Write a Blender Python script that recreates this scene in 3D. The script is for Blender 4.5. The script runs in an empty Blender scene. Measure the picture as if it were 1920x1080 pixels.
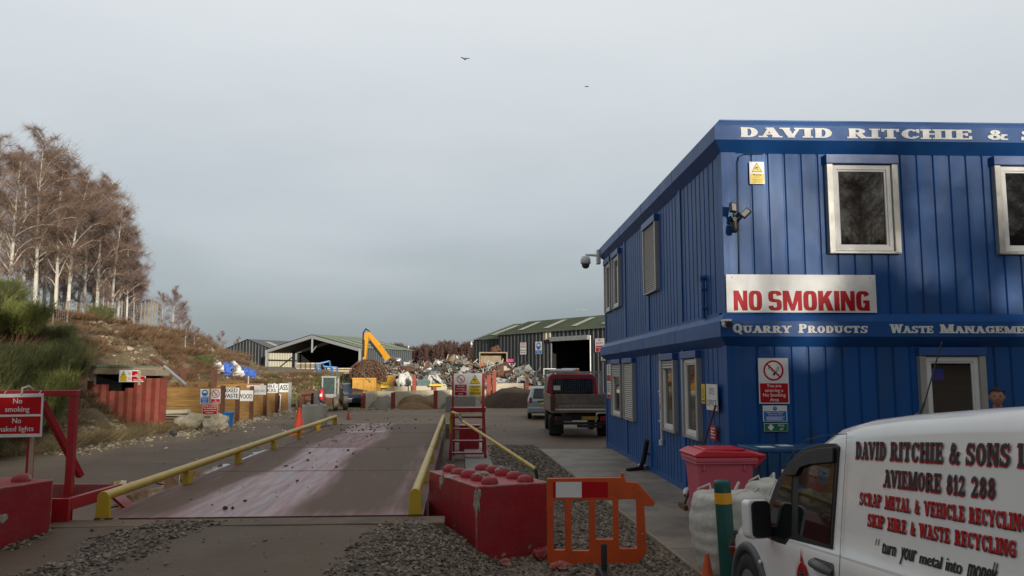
import bpy, bmesh, math, random
import numpy as np
from mathutils import Matrix, Vector, Euler, noise
S = bpy.context.scene
R = math.radians
PI = math.pi
rnd = random.Random(7)
# ------------------------------------------------------------------ camera
F_PX, CAM_H = 1500.0, 2.0
PITCH = math.atan(162/1500)
cd = bpy.data.cameras.new('camera')
cd.sensor_width = 36.0
cd.lens = 36.0*F_PX/1920.0
cd.clip_start = 0.1
cd.clip_end = 3000.0
cam = bpy.data.objects.new('camera', cd)
S.collection.objects.link(cam)
cam.location = (0, 0, CAM_H)
cam.rotation_euler = (PI/2+PITCH, 0, 0)
S.camera = cam
# ------------------------------------------------------------------ sky and sun
SUN_AZ, SUN_EL = R(23), R(9.5)          # sun behind the camera, to the right, low winter sun
w = bpy.data.worlds.new('World')
S.world = w
w.use_nodes = True
nt = w.node_tree
bg = nt.nodes['Background']
sky = nt.nodes.new('ShaderNodeTexSky')
sky.sky_type = 'NISHITA'
sky.sun_disc = False
sky.sun_elevation = SUN_EL
sky.sun_rotation = PI-SUN_AZ
tc = nt.nodes.new('ShaderNodeTexCoord')
sep = nt.nodes.new('ShaderNodeSeparateXYZ')
nt.links.new(tc.outputs['Generated'], sep.inputs[0])
mp = nt.nodes.new('ShaderNodeMapping')
mp.inputs['Scale'].default_value = (1.2, 1.2, 4.0)
nt.links.new(tc.outputs['Generated'], mp.inputs[0])
nz = nt.nodes.new('ShaderNodeTexNoise')
nz.inputs['Scale'].default_value = 1.6
nz.inputs['Detail'].default_value = 5
nz.inputs['Roughness'].default_value = 0.55
nt.links.new(mp.outputs[0], nz.inputs[0])
ma = nt.nodes.new('ShaderNodeMath')
ma.operation = 'MULTIPLY_ADD'
ma.inputs[1].default_value = 0.2
nt.links.new(nz.outputs['Fac'], ma.inputs[0])
nt.links.new(sep.outputs['Z'], ma.inputs[2])
cr = nt.nodes.new('ShaderNodeValToRGB')
el = cr.color_ramp.elements
STOPS = [(0.0, (1.7, 2.1, 2.45)), (0.09, (2.15, 2.6, 2.95)), (0.16, (2.75, 3.2, 3.5)), (0.28, (4.6, 5.1, 5.45)),
         (0.42, (6.1, 6.5, 6.8)), (0.55, (6.9, 7.25, 7.5)), (0.8, (6.6, 6.7, 6.7)), (1.0, (6.0, 6.1, 6.1))]
el[0].position = 0.0
el[1].position = 1.0
for p, c in STOPS[1:-1]:
    el.new(p)
for e, (p, c) in zip(el, STOPS):
    e.color = (c[0]/10, c[1]/10, c[2]/10, 1)
nt.links.new(ma.outputs[0], cr.inputs[0])
sc = nt.nodes.new('ShaderNodeVectorMath')
sc.operation = 'SCALE'
sc.inputs['Scale'].default_value = 10.0     # cloud radiance brought to the sky texture's scale
nt.links.new(cr.outputs[0], sc.inputs[0])
mix = nt.nodes.new('ShaderNodeMix')
mix.data_type = 'RGBA'
mix.inputs['Factor'].default_value = 0.93   # heavy cloud over a little clear sky
nt.links.new(sky.outputs[0], mix.inputs['A'])
# unseen sky behind the camera dimmed on purpose, to darken the near yard
mrr = nt.nodes.new('ShaderNodeMapRange')
mrr.interpolation_type = 'SMOOTHSTEP'
mrr.inputs['From Min'].default_value = -0.35
mrr.inputs['From Max'].default_value = 0.6
mrr.inputs['To Min'].default_value = 0.52
mrr.inputs['To Max'].default_value = 1.0
nt.links.new(sep.outputs['Y'], mrr.inputs['Value'])
sc2 = nt.nodes.new('ShaderNodeVectorMath')
sc2.operation = 'SCALE'
nt.links.new(sc.outputs[0], sc2.inputs[0])
nt.links.new(mrr.outputs[0], sc2.inputs['Scale'])
nt.links.new(sc2.outputs[0], mix.inputs['B'])
nt.links.new(mix.outputs['Result'], bg.inputs['Color'])
bg.inputs['Strength'].default_value = 0.1
sl = bpy.data.lights.new('sun', 'SUN')
sl.energy = 4.0
sl.angle = R(0.5)
sl.color = (1.0, 0.93, 0.81)
sun = bpy.data.objects.new('sun', sl)
S.collection.objects.link(sun)
SUNDIR = Vector((-math.sin(SUN_AZ)*math.cos(SUN_EL), math.cos(SUN_AZ)*math.cos(SUN_EL), -math.sin(SUN_EL)))
sun.rotation_euler = SUNDIR.to_track_quat('-Z', 'Y').to_euler()
sun.location = (30, -40, 30)
S.view_settings.view_transform = 'Standard'
S.view_settings.look = 'None'
S.view_settings.exposure = 0.16
S.view_settings.gamma = 1.0
# ------------------------------------------------------------------ helpers
def ray(px, py):
    x = (px-960)/F_PX
    y = (540-py)/F_PX
    return Vector((x, math.cos(PITCH)-y*math.sin(PITCH), math.sin(PITCH)+y*math.cos(PITCH)))
def gnd(px, py, z=0.0):
    d = ray(px, py)
    return Vector((0, 0, CAM_H))+d*((z-CAM_H)/d.z)
def at(px, py, Y):
    d = ray(px, py)
    return Vector((0, 0, CAM_H))+d*(Y/d.y)
def lerp(a, b, t): return a+(b-a)*t
def sm(t):
    t = max(0.0, min(1.0, t))
    return t*t*(3-2*t)
def T(x=0, y=0, z=0): return Matrix.Translation((x, y, z))
def RZ(a): return Matrix.Rotation(a, 4, 'Z')
def RX(a): return Matrix.Rotation(a, 4, 'X')
def RY(a): return Matrix.Rotation(a, 4, 'Y')

# ---- materials
def mat(name, col, rough=0.6, metal=0.0, var=0.18, scale=4.0, bump=0.0, bscale=30.0, dirt=None, spots=None, spec=0.5, stretch=(1, 1, 1), island=0.0, coat=0.0, trans=0.0, ior=1.5):
    m = bpy.data.materials.new(name)
    m.use_nodes = True
    n = m.node_tree
    b = n.nodes['Principled BSDF']
    b.inputs['Roughness'].default_value = rough
    b.inputs['Metallic'].default_value = metal
    b.inputs['Specular IOR Level'].default_value = spec
    b.inputs['Coat Weight'].default_value = coat
    b.inputs['IOR'].default_value = ior
    b.inputs['Transmission Weight'].default_value = trans
    t = n.nodes.new('ShaderNodeTexCoord')
    mpp = n.nodes.new('ShaderNodeMapping')
    mpp.inputs['Scale'].default_value = stretch
    n.links.new(t.outputs['Object'], mpp.inputs[0])
    def noise_node(s, d=6, r=0.6):
        q = n.nodes.new('ShaderNodeTexNoise')
        q.inputs['Scale'].default_value = s
        q.inputs['Detail'].default_value = d
        q.inputs['Roughness'].default_value = r
        n.links.new(mpp.outputs[0], q.inputs[0])
        return q
    def mixc(fac, a, bb):
        x = n.nodes.new('ShaderNodeMix')
        x.data_type = 'RGBA'
        if isinstance(fac, float): x.inputs['Factor'].default_value = fac
        else: n.links.new(fac, x.inputs['Factor'])
        for s, v in (('A', a), ('B', bb)):
            if isinstance(v, tuple): x.inputs[s].default_value = (*v[:3], 1)
            else: n.links.new(v, x.inputs[s])
        return x.outputs['Result']
    def ramp(src, lo, hi):
        q = n.nodes.new('ShaderNodeMapRange')
        q.inputs['From Min'].default_value = lo
        q.inputs['From Max'].default_value = hi
        n.links.new(src, q.inputs['Value'])
        return q.outputs[0]
    nn = noise_node(scale)
    lo = tuple(c*(1-var) for c in col)
    hi = tuple(min(1, c*(1+var)) for c in col)
    c = mixc(ramp(nn.outputs['Fac'], 0.3, 0.7), lo, hi)
    if island:
        g = n.nodes.new('ShaderNodeNewGeometry')
        h = n.nodes.new('ShaderNodeHueSaturation')
        n.links.new(c, h.inputs['Color'])
        mr = n.nodes.new('ShaderNodeMapRange')
        mr.inputs['To Min'].default_value = 1-island
        mr.inputs['To Max'].default_value = 1+island
        n.links.new(g.outputs['Random Per Island'], mr.inputs['Value'])
        n.links.new(mr.outputs[0], h.inputs['Value'])
        c = h.outputs['Color']
    if dirt:                     # (colour, low, high, scale): broad soft dirt
        q = noise_node(dirt[3], 8, 0.65)
        c = mixc(ramp(q.outputs['Fac'], dirt[1], dirt[2]), c, dirt[0])
    if spots:                    # (colour, threshold, scale): crisp chips
        q = noise_node(spots[2], 5, 0.6)
        c = mixc(ramp(q.outputs['Fac'], spots[1], spots[1]+0.03), c, spots[0])
    n.links.new(c, b.inputs['Base Color'])
    q = noise_node(scale*2.3)
    mr = n.nodes.new('ShaderNodeMapRange')
    mr.inputs['To Min'].default_value = max(0.02, rough*0.8)
    mr.inputs['To Max'].default_value = min(1, rough*1.2)
    n.links.new(q.outputs['Fac'], mr.inputs['Value'])
    n.links.new(mr.outputs[0], b.inputs['Roughness'])
    if bump:
        q = noise_node(bscale, 8, 0.65)
        bp = n.nodes.new('ShaderNodeBump')
        bp.inputs['Strength'].default_value = bump
        bp.inputs['Distance'].default_value = 0.03
        n.links.new(q.outputs['Fac'], bp.inputs['Height'])
        n.links.new(bp.outputs[0], b.inputs['Normal'])
    return m

def vgrad(m, top, bot):     # helper used by glass so panes keep plain, dark, glossy
    return m

class MB:
    """collects geometry; build() links it as one mesh object"""
    def __init__(s):
        s.v, s.f, s.mi, s.sm = [], [], [], []
        s.X = Matrix.Identity(4)
    def add(s, vs, fs, mi=0, smooth=False):
        o = len(s.v)
        X = s.X
        s.v.extend([(X @ Vector(p))[:] for p in vs])
        for f in fs:
            s.f.append([i+o for i in f])
            s.mi.append(mi)
            s.sm.append(smooth)
        return s
    def box(s, x0, x1, y0, y1, z0, z1, mi=0, M=None):
        vs = [Vector((x, y, z)) for z in (z0, z1) for y in (y0, y1) for x in (x0, x1)]
        if M is not None: vs = [M @ p for p in vs]
        return s.add(vs, [(0, 2, 3, 1), (4, 5, 7, 6), (0, 1, 5, 4), (2, 6, 7, 3), (0, 4, 6, 2), (1, 3, 7, 5)], mi)
    def cbox(s, c, d, M=None, mi=0):
        Q = T(*c) if M is None else T(*c) @ M
        return s.box(-d[0]/2, d[0]/2, -d[1]/2, d[1]/2, -d[2]/2, d[2]/2, mi, Q)
    def prism(s, poly, y0, y1, mi=0, plane='xz', M=None):
        n = len(poly)
        if plane == 'xz': f = lambda a, b, c: Vector((a, c, b))
        elif plane == 'yz': f = lambda a, b, c: Vector((c, a, b))
        else: f = lambda a, b, c: Vector((a, b, c))
        vs = [f(a, b, y0) for a, b in poly]+[f(a, b, y1) for a, b in poly]
        if M is not None: vs = [M @ p for p in vs]
        fs = [list(range(n)), list(range(2*n-1, n-1, -1))]
        for i in range(n):
            j = (i+1) % n
            fs.append((i, i+n, j+n, j))
        return s.add(vs, fs, mi)
    def tube(s, pts, r, n=8, mi=0, caps=True, smooth=True):
        pts = [Vector(p) for p in pts]
        rs = r if isinstance(r, (list, tuple)) else [r]*len(pts)
        vs, fs = [], []
        up = None
        for i, p in enumerate(pts):
            d = (pts[min(i+1, len(pts)-1)]-pts[max(i-1, 0)])
            if d.length < 1e-9: d = Vector((0, 0, 1))
            d.normalize()
            if up is None:
                up = Vector((0, 0, 1)) if abs(d.z) < 0.9 else Vector((1, 0, 0))
            a = d.cross(up)
            if a.length < 1e-6:
                up = Vector((1, 0, 0)) if abs(d.x) < 0.9 else Vector((0, 1, 0))
                a = d.cross(up)
            a.normalize()
            b = a.cross(d)
            up = b
            for k in range(n):
                t = 2*PI*k/n
                vs.append(p+(a*math.cos(t)+b*math.sin(t))*rs[i])
        for i in range(len(pts)-1):
            for k in range(n):
                j = (k+1) % n
                fs.append((i*n+k, i*n+j, (i+1)*n+j, (i+1)*n+k))
        s.add(vs, fs, mi, smooth)
        if caps:
            m = len(pts)-1
            s.add(vs[:n], [list(range(n))[::-1]], mi)
            s.add(vs[m*n:], [list(range(n))], mi)
        return s
    def bar(s, a, b, wd, th, mi=0, up=(0, 0, 1)):
        a, b = Vector(a), Vector(b)
        d = (b-a)
        L = d.length
        d.normalize()
        u = Vector(up)
        x = d.cross(u)
        if x.length < 1e-4: x = d.cross(Vector((1, 0, 0)))
        x.normalize()
        z = x.cross(d)
        M = Matrix((x, d, z)).transposed().to_4x4()
        M.translation = (a+b)/2
        return s.box(-wd/2, wd/2, -L/2, L/2, -th/2, th/2, mi, M)
    def lathe(s, prof, n=20, M=None, mi=0, smooth=True, axis='z'):
        vs, fs = [], []
        for r, z in prof:
            for k in range(n):
                t = 2*PI*k/n
                p = Vector((r*math.cos(t), r*math.sin(t), z))
                if axis == 'x': p = Vector((p.z, p.x, p.y))
                if axis == 'y': p = Vector((p.x, p.z, p.y))
                vs.append(M @ p if M is not None else p)
        for i in range(len(prof)-1):
            for k in range(n):
                j = (k+1) % n
                fs.append((i*n+k, i*n+j, (i+1)*n+j, (i+1)*n+k))
        return s.add(vs, fs, mi, smooth)
    def blob(s, c, r, seed=0, rough=0.25, n=2, mi=0, smooth=False, freq=1.2):
        bm = bmesh.new()
        bmesh.ops.create_icosphere(bm, subdivisions=n, radius=1)
        off = Vector((seed*3.17, seed*1.31, seed*7.7))
        vs = []
        for v in bm.verts:
            k = 1+rough*noise.noise(v.co*freq+off)*1.6
            vs.append((c[0]+v.co.x*r[0]*k, c[1]+v.co.y*r[1]*k, c[2]+v.co.z*r[2]*k))
        fs = [[q.index for q in f.verts] for f in bm.faces]
        bm.free()
        return s.add(vs, fs, mi, smooth)
    def grid(s, fn, nu, nv, mi=0, smooth=True):
        vs = [fn(i/nu, j/nv) for j in range(nv+1) for i in range(nu+1)]
        fs = [(j*(nu+1)+i, j*(nu+1)+i+1, (j+1)*(nu+1)+i+1, (j+1)*(nu+1)+i) for j in range(nv) for i in range(nu)]
        return s.add(vs, fs, mi, smooth)
    def build(s, name, mats, parent=None, bevel=0.0, seg=2, fix=False):
        me = bpy.data.meshes.new(name)
        me.from_pydata(s.v, [], s.f)
        mats = mats if isinstance(mats, (list, tuple)) else [mats]
        for m in mats: me.materials.append(m)
        if len(mats) > 1: me.polygons.foreach_set('material_index', s.mi)
        me.polygons.foreach_set('use_smooth', s.sm)
        me.validate()
        if fix:
            bm = bmesh.new()
            bm.from_mesh(me)
            bmesh.ops.remove_doubles(bm, verts=bm.verts, dist=1e-4)
            bmesh.ops.recalc_face_normals(bm, faces=bm.faces)
            bm.to_mesh(me)
            bm.free()
        me.update()
        o = bpy.data.objects.new(name, me)
        S.collection.objects.link(o)
        if parent is not None: o.parent = parent
        if bevel:
            b = o.modifiers.new('bevel', 'BEVEL')
            b.width = bevel
            b.segments = seg
            b.limit_method = 'ANGLE'
            b.angle_limit = R(40)
        return o

def npmesh(name, V, Fq, mats, parent=None, smooth=False):
    """fast mesh from numpy arrays: V (n,3), Fq (m,k) all faces with k corners"""
    me = bpy.data.meshes.new(name)
    V = np.asarray(V, dtype=np.float32)
    Fq = np.asarray(Fq, dtype=np.int32)
    m, k = Fq.shape
    me.vertices.add(len(V))
    me.vertices.foreach_set('co', V.ravel())
    me.loops.add(m*k)
    me.loops.foreach_set('vertex_index', Fq.ravel())
    me.polygons.add(m)
    me.polygons.foreach_set('loop_start', np.arange(0, m*k, k, dtype=np.int32))
    me.polygons.foreach_set('loop_total', np.full(m, k, dtype=np.int32))
    me.polygons.foreach_set('use_smooth', np.full(m, smooth, dtype=bool))
    for q in (mats if isinstance(mats, (list, tuple)) else [mats]): me.materials.append(q)
    me.update(calc_edges=True)
    o = bpy.data.objects.new(name, me)
    S.collection.objects.link(o)
    if parent is not None: o.parent = parent
    return o

def tag(o, label, cat, group=None, kind=None):
    if label: o['label'] = label
    if cat: o['category'] = cat
    if group: o['group'] = group
    if kind: o['kind'] = kind
    return o
def struct(o):
    o['kind'] = 'structure'
    return o
def thing(name, label, cat, M=None, group=None):
    o = bpy.data.objects.new(name, None)
    o.empty_display_size = 0.2
    S.collection.objects.link(o)
    if M is not None: o.matrix_world = M
    return tag(o, label, cat, group)
def kids(o): return [c for c in S.collection.objects if c.parent == o]
def dup(o, M=None, label=None, parent=None, ch=None):
    c = o.copy()
    S.collection.objects.link(c)
    if parent is not None:
        c.parent = parent
        c.matrix_parent_inverse = o.matrix_parent_inverse.copy()
    if M is not None: c.matrix_world = M
    if label: c['label'] = label
    for k in (kids(o) if ch is None else ch): dup(k, parent=c)
    return c

# ---- lettering
_txt = {}
def text_geo(s, bold=0.0):
    key = (s, bold)
    if key not in _txt:
        cu = bpy.data.curves.new('lettering', 'FONT')
        cu.body = s
        cu.size = 1.0
        cu.offset = bold
        cu.align_x = 'CENTER'
        cu.resolution_u = 3
        ob = bpy.data.objects.new('lettering', cu)
        S.collection.objects.link(ob)
        dg = bpy.context.evaluated_depsgraph_get()
        ev = ob.evaluated_get(dg)
        me = ev.to_mesh()
        V = [(v.co.x, v.co.y) for v in me.vertices]
        Fs = [list(p.vertices) for p in me.polygons]
        ev.to_mesh_clear()
        bpy.data.objects.remove(ob)
        bpy.data.curves.remove(cu)
        _txt[key] = (V, Fs)
    return _txt[key]
def put_text(mb, s, x0, x1, z0, z1, y, mi=0, bold=0.02, shear=0.0, rot=0.0):
    """flat lettering fitted to a rectangle in the xz plane at depth y (viewer at -y)"""
    V, Fs = text_geo(s)
    xs = [v[0] for v in V]
    ys = [v[1] for v in V]
    a0, a1, b0, b1 = min(xs), max(xs), min(ys), max(ys)
    # heavier strokes: the same outlines laid side by side, each a hair in front of the last
    e = bold*1.0*(x1-x0)/(a1-a0)
    offs = [0.0] if bold <= 0 else [-e, -e/2, 0.0, e/2, e]
    for i, dx in enumerate(offs):
        vs = []
        for (a, b) in V:
            x = lerp(x0+e, x1-e, (a-a0)/(a1-a0))
            z = lerp(z0, z1, (b-b0)/(b1-b0))
            vs.append((x+dx+shear*(z-z0), y-.0002*i, z+rot*(x-x0)))
        mb.add(vs, Fs, mi)
def para(mb, lines, x0, x1, z0, z1, y, mi=0, bold=0.02, fill=0.72, narrow=1.0):
    """several lines of text filling a rectangle, each line at its natural width"""
    n = len(lines)
    h = (z1-z0)/n
    wid = []
    for l in lines:
        V, _ = text_geo(l)
        wid.append(max(v[0] for v in V)-min(v[0] for v in V))
    k = min((x1-x0)/max(wid), h*fill/0.72*narrow)
    for i, l in enumerate(lines):
        V, _ = text_geo(l)
        ys = [v[1] for v in V]
        zc = z1-(i+0.5)*h-0.36*h*fill
        kz = h*fill/0.72
        kz = min(kz, k*1.5)
        cx = (x0+x1)/2
        put_text(mb, l, cx-wid[i]*k/2, cx+wid[i]*k/2, zc+min(ys)*kz, zc+max(ys)*kz, y, mi, bold)

# slab-serif capitals drawn from strokes (cap height 1)
def slab_glyph(c, Tk, t):
    P = []
    h = t
    def st(x, y0=0, y1=1, w=None):
        w = w or Tk
        P.append([(x-w/2, y0), (x+w/2, y0), (x+w/2, y1), (x-w/2, y1)])
    def hz(x0, x1, y, w=None):
        w = w or t
        P.append([(x0, y), (x1, y), (x1, y+w), (x0, y+w)])
    def dg(x0, y0, x1, y1, w): P.append([(x0-w/2, y0), (x0+w/2, y0), (x1+w/2, y1), (x1-w/2, y1)])
    def sf(x, y, w): P.append([(x-w/2, y), (x+w/2, y), (x+w/2, y+h), (x-w/2, y+h)])
    def arc(cx, cy, rx, ry, a0, a1, tx, ty, n=12):
        for i in range(n):
            p, q = R(lerp(a0, a1, i/n)), R(lerp(a0, a1, (i+1)/n))
            P.append([(cx+rx*math.cos(p), cy+ry*math.sin(p)), (cx+rx*math.cos(q), cy+ry*math.sin(q)),
                      (cx+(rx-tx)*math.cos(q), cy+(ry-ty)*math.sin(q)), (cx+(rx-tx)*math.cos(p), cy+(ry-ty)*math.sin(p))])
    k = Tk+0.2
    W = 0.9
    if c == 'A':
        dg(.16, 0, .47, 1, t*1.2); dg(.8, 0, .47, 1, Tk*1.1); hz(.25, .7, .28); sf(.14, 0, k*.85); sf(.8, 0, k); sf(.42, 1-h, .3); W = .96
    elif c == 'V':
        dg(.47, 0, .16, 1, Tk*1.1); dg(.47, 0, .8, 1, t*1.2); sf(.15, 1-h, k); sf(.8, 1-h, k*.85); W = .95
    elif c == 'D':
        st(.22); hz(.05, .45, 0); hz(.05, .45, 1-t); arc(.42, .5, .43, .5, -90, 90, Tk, t); W = .9
    elif c == 'I':
        st(.22); sf(.22, 0, k); sf(.22, 1-h, k); W = .46
    elif c in 'RPB':
        st(.22); hz(.05, .5, 1-t); hz(.3, .5, .46); arc(.48, .73, .33, .27, -90, 90, Tk*.95, t); sf(.22, 0, k)
        W = .84
        if c == 'R': dg(.76, 0, .5, .5, Tk); sf(.82, 0, k*.8); W = .98
        if c == 'B': hz(.05, .5, 0); arc(.5, .27, .36, .27, -90, 90, Tk, t); W = .9
    elif c == 'T':
        st(.43); sf(.43, 0, k); hz(.04, .82, 1-t); st(.09, .7, 1, t); st(.77, .7, 1, t); W = .86
    elif c in 'CG':
        arc(.48, .5, .44, .5, 40, 320, Tk, t, 18); st(.8, .62, 1, t); W = .9
        if c == 'G': st(.76, .04, .45, Tk*.9); hz(.52, .92, .38); W = .95
        else: P.append([(.74, .14), (.86, .2), (.8, .32), (.7, .26)])
    elif c == 'H':
        st(.22); st(.78); hz(.3, .7, .45); W = 1.0
        for x in (.22, .78): sf(x, 0, k); sf(x, 1-h, k)
    elif c in 'EFL':
        st(.22); W = .82; sf(.22, 1-h, k); sf(.22, 0, k)
        if c != 'L': hz(.05, .76, 1-t); st(.71, .7, 1, t); hz(.3, .58, .46); st(.55, .36, .66, t)
        if c != 'F': hz(.05, .78, 0); st(.73, 0, .34, t)
    elif c == 'S':
        arc(.43, .73, .36, .27, 30, 270, Tk, t, 14); arc(.43, .27, .38, .28, -150, 90, Tk, t, 14); st(.74, .66, 1, t); st(.1, 0, .34, t); W = .86
    elif c == 'Q' or c == 'O' or c == '0':
        arc(.47, .5, .43, .5, 0, 360, Tk, t, 24); W = .94
        if c == 'Q': dg(.8, -.16, .5, .26, Tk*.8)
        if c == '0': W = .9
    elif c == 'U':
        st(.22, .3, 1); st(.76, .3, 1, t*1.3); arc(.49, .34, .38, .34, 180, 360, Tk, t, 12); sf(.22, 1-h, k); sf(.76, 1-h, k*.85); W = .98
    elif c == 'Y':
        st(.45, 0, .5); dg(.45, .42, .14, 1, Tk); dg(.47, .42, .78, 1, t*1.3); sf(.45, 0, k); sf(.15, 1-h, k*.9); sf(.78, 1-h, k*.8); W = .92
    elif c == 'W':
        dg(.33, 0, .14, 1, Tk); dg(.33, 0, .6, .9, t*1.3); dg(.88, 0, .6, 1, Tk); dg(.88, 0, 1.1, 1, t*1.3); sf(.14, 1-h, k*.9); sf(.6, 1-h, .3); sf(1.1, 1-h, k*.8); W = 1.24
    elif c == 'M':
        st(.18, 0, 1, t*1.4); st(1.0); dg(.6, 0, .2, 1, Tk); dg(.6, 0, .95, 1, t*1.3); sf(.18, 0, k*.85); sf(1.0, 0, k); sf(.18, 1-h, k*.7); sf(1.0, 1-h, k*.9); W = 1.2
    elif c == 'N':
        st(.18, 0, 1, t*1.4); st(.82, 0, 1, t*1.4); dg(.8, 0, .24, 1, Tk*1.1); sf(.18, 0, k*.9); sf(.82, 1-h, k*.9); sf(.16, 1-h, k*.7); W = 1.0
    elif c == 'K':
        st(.22); dg(.36, .4, .76, 1, t*1.4); dg(.8, 0, .48, .58, Tk); sf(.22, 0, k); sf(.22, 1-h, k); sf(.76, 1-h, k*.8); sf(.84, 0, k*.8); W = 1.0
    elif c == '&':
        arc(.42, .77, .25, .23, 0, 360, Tk*.7, t, 16); arc(.38, .28, .35, .28, 60, 340, Tk*.9, t, 16); dg(.86, 0, .28, .72, Tk*.9); dg(.66, .12, .86, .52, t*1.2); sf(.86, .44, .3); sf(.9, 0, .26); W = 1.04
    elif c == '8':
        arc(.42, .74, .31, .26, 0, 360, Tk*.9, t, 18); arc(.42, .27, .36, .28, 0, 360, Tk, t, 18); W = .84
    elif c == '1':
        st(.32); sf(.32, 0, k*1.1); dg(.1, .72, .3, 1, t*1.4); W = .62
    elif c == '2':
        arc(.4, .72, .34, .28, -20, 180, Tk, t, 14); dg(.14, .06, .64, .62, Tk*.9); hz(.06, .76, 0, t*1.4); st(.72, 0, .3, t); W = .84
    elif c == ' ': W = .5
    return P, W
def slab(mb, s, x0, x1, z0, z1, y, th=0.0, mi=0, Tk=0.26, t=0.13, big=None, skew=0.0):
    """slab lettering between x0 and x1; big = heights of first letters of words as a factor (small capitals)"""
    gl = []
    x = 0.0
    first = True
    for c in s:
        P, W = slab_glyph(c, Tk, t)
        k = (big if (big and first) else 1.0)
        gl.append((P, x, k))
        x += W*(k if k == 1 else 1+(k-1)*.6)+0.05
        first = (c == ' ')
    tot = x
    i = 0
    for P, xx, k in gl:
        for p in P:
            i += 1
            q = [(lerp(x0, x1, (xx+a*(1+(k-1)*.6))/tot)+skew*(z1-z0)*b, z0+(z1-z0)*b*k) for a, b in p]
            d = (i % 7)*0.0004
            ar = sum(q[n][0]*q[(n+1) % 4][1]-q[(n+1) % 4][0]*q[n][1] for n in range(4))
            if ar < 0: q = q[::-1]
            if th: mb.prism(q, y-th-d, y, mi)
            else: mb.add([(a, y-d, b) for a, b in q], [(0, 1, 2, 3)], mi)

# heavy condensed capitals (cap height 1)
def block_glyph(c):
    s_ = .235
    P = []
    def st(x0, y0, x1, y1): P.append([(x0, y0), (x1, y0), (x1, y1), (x0, y1)])
    def ring(x0, x1, y0, y1, a0, a1, tx=s_, ty=.17, n=10):
        cx, cy, rx, ry = (x0+x1)/2, (y0+y1)/2, (x1-x0)/2, (y1-y0)/2
        f = lambda v, e: math.copysign(abs(v)**e, v)
        for i in range(n):
            p, q = R(lerp(a0, a1, i/n)), R(lerp(a0, a1, (i+1)/n))
            P.append([(cx+rx*f(math.cos(p), .6), cy+ry*f(math.sin(p), .6)), (cx+rx*f(math.cos(q), .6), cy+ry*f(math.sin(q), .6)),
                      (cx+(rx-tx)*f(math.cos(q), .6), cy+(ry-ty)*f(math.sin(q), .6)), (cx+(rx-tx)*f(math.cos(p), .6), cy+(ry-ty)*f(math.sin(p), .6))])
    W = .62
    if c == 'N': st(0, 0, .2, 1); st(.44, 0, .64, 1); P.append([(.4, 0), (.62, 0), (.24, 1), (.02, 1)]); W = .64
    elif c == 'O': ring(0, .62, 0, 1, 0, 360, n=32)
    elif c == 'S':
        ring(0, .6, .42, 1, 4, 285, .22, .16, 20); ring(0, .6, 0, .58, -176, 105, .22, .16, 20); W = .6
    elif c == 'M': st(0, 0, .19, 1); st(.67, 0, .86, 1); P.append([(.35, 0), (.51, 0), (.27, 1), (.03, 1)]); P.append([(.35, 0), (.51, 0), (.83, 1), (.59, 1)]); W = .86
    elif c == 'K': st(0, 0, s_, 1); P.append([(.2, .28), (.2, .62), (.41, 1), (.67, 1)]); P.append([(.42, 0), (.69, 0), (.47, .68), (.27, .42)]); W = .67
    elif c == 'I': st(0, 0, s_, 1); W = s_
    elif c == 'G': ring(0, .62, 0, 1, 25, 335, n=28); st(.4, 0, .61, .5); st(.32, .38, .6, .53)
    return P, W
def block(mb, s, x0, x1, z0, z1, y, mi):
    gl = []
    x = 0.0
    for c in s:
        P, W = block_glyph(c)
        gl.append((P, x))
        x += W+.055
    tot = x-.055
    i = 0
    for P, xx in gl:
        for p in P:
            i += 1
            q = [(lerp(x0, x1, (xx+a)/tot), lerp(z0, z1, b)) for a, b in p]
            if sum(q[n][0]*q[(n+1) % 4][1]-q[(n+1) % 4][0]*q[n][1] for n in range(4)) < 0: q = q[::-1]
            mb.add([(a, y-(i % 7)*.0003, b) for a, b in q], [(0, 1, 2, 3)], mi)

# ---- sign pictograms in the xz plane (viewer at -y)
def disc(mb, cx, cz, r, y, mi, n=28, r2=0.0, a0=0, a1=360):
    vs, fs = [], []
    for k in range(n+1):
        a = R(lerp(a0, a1, k/n))
        vs += [(cx+r*math.cos(a), y, cz+r*math.sin(a)), (cx+r2*math.cos(a), y, cz+r2*math.sin(a))]
    for k in range(n): fs.append((2*k, 2*k+2, 2*k+3, 2*k+1))
    mb.add(vs, fs, mi)
def rect(mb, x0, x1, z0, z1, y, mi=0): mb.add([(x0, y, z0), (x1, y, z0), (x1, y, z1), (x0, y, z1)], [(0, 1, 2, 3)], mi)
def poly(mb, pts, y, mi=0): mb.add([(a, y, b) for a, b in pts], [list(range(len(pts)))], mi)
def line(mb, x0, z0, x1, z1, w, y, mi=0):
    d = Vector((x1-x0, z1-z0))
    n = Vector((-d.y, d.x)).normalized()*w/2
    poly(mb, [(x0-n.x, z0-n.y), (x1-n.x, z1-n.y), (x1+n.x, z1+n.y), (x0+n.x, z0+n.y)], y, mi)
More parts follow.
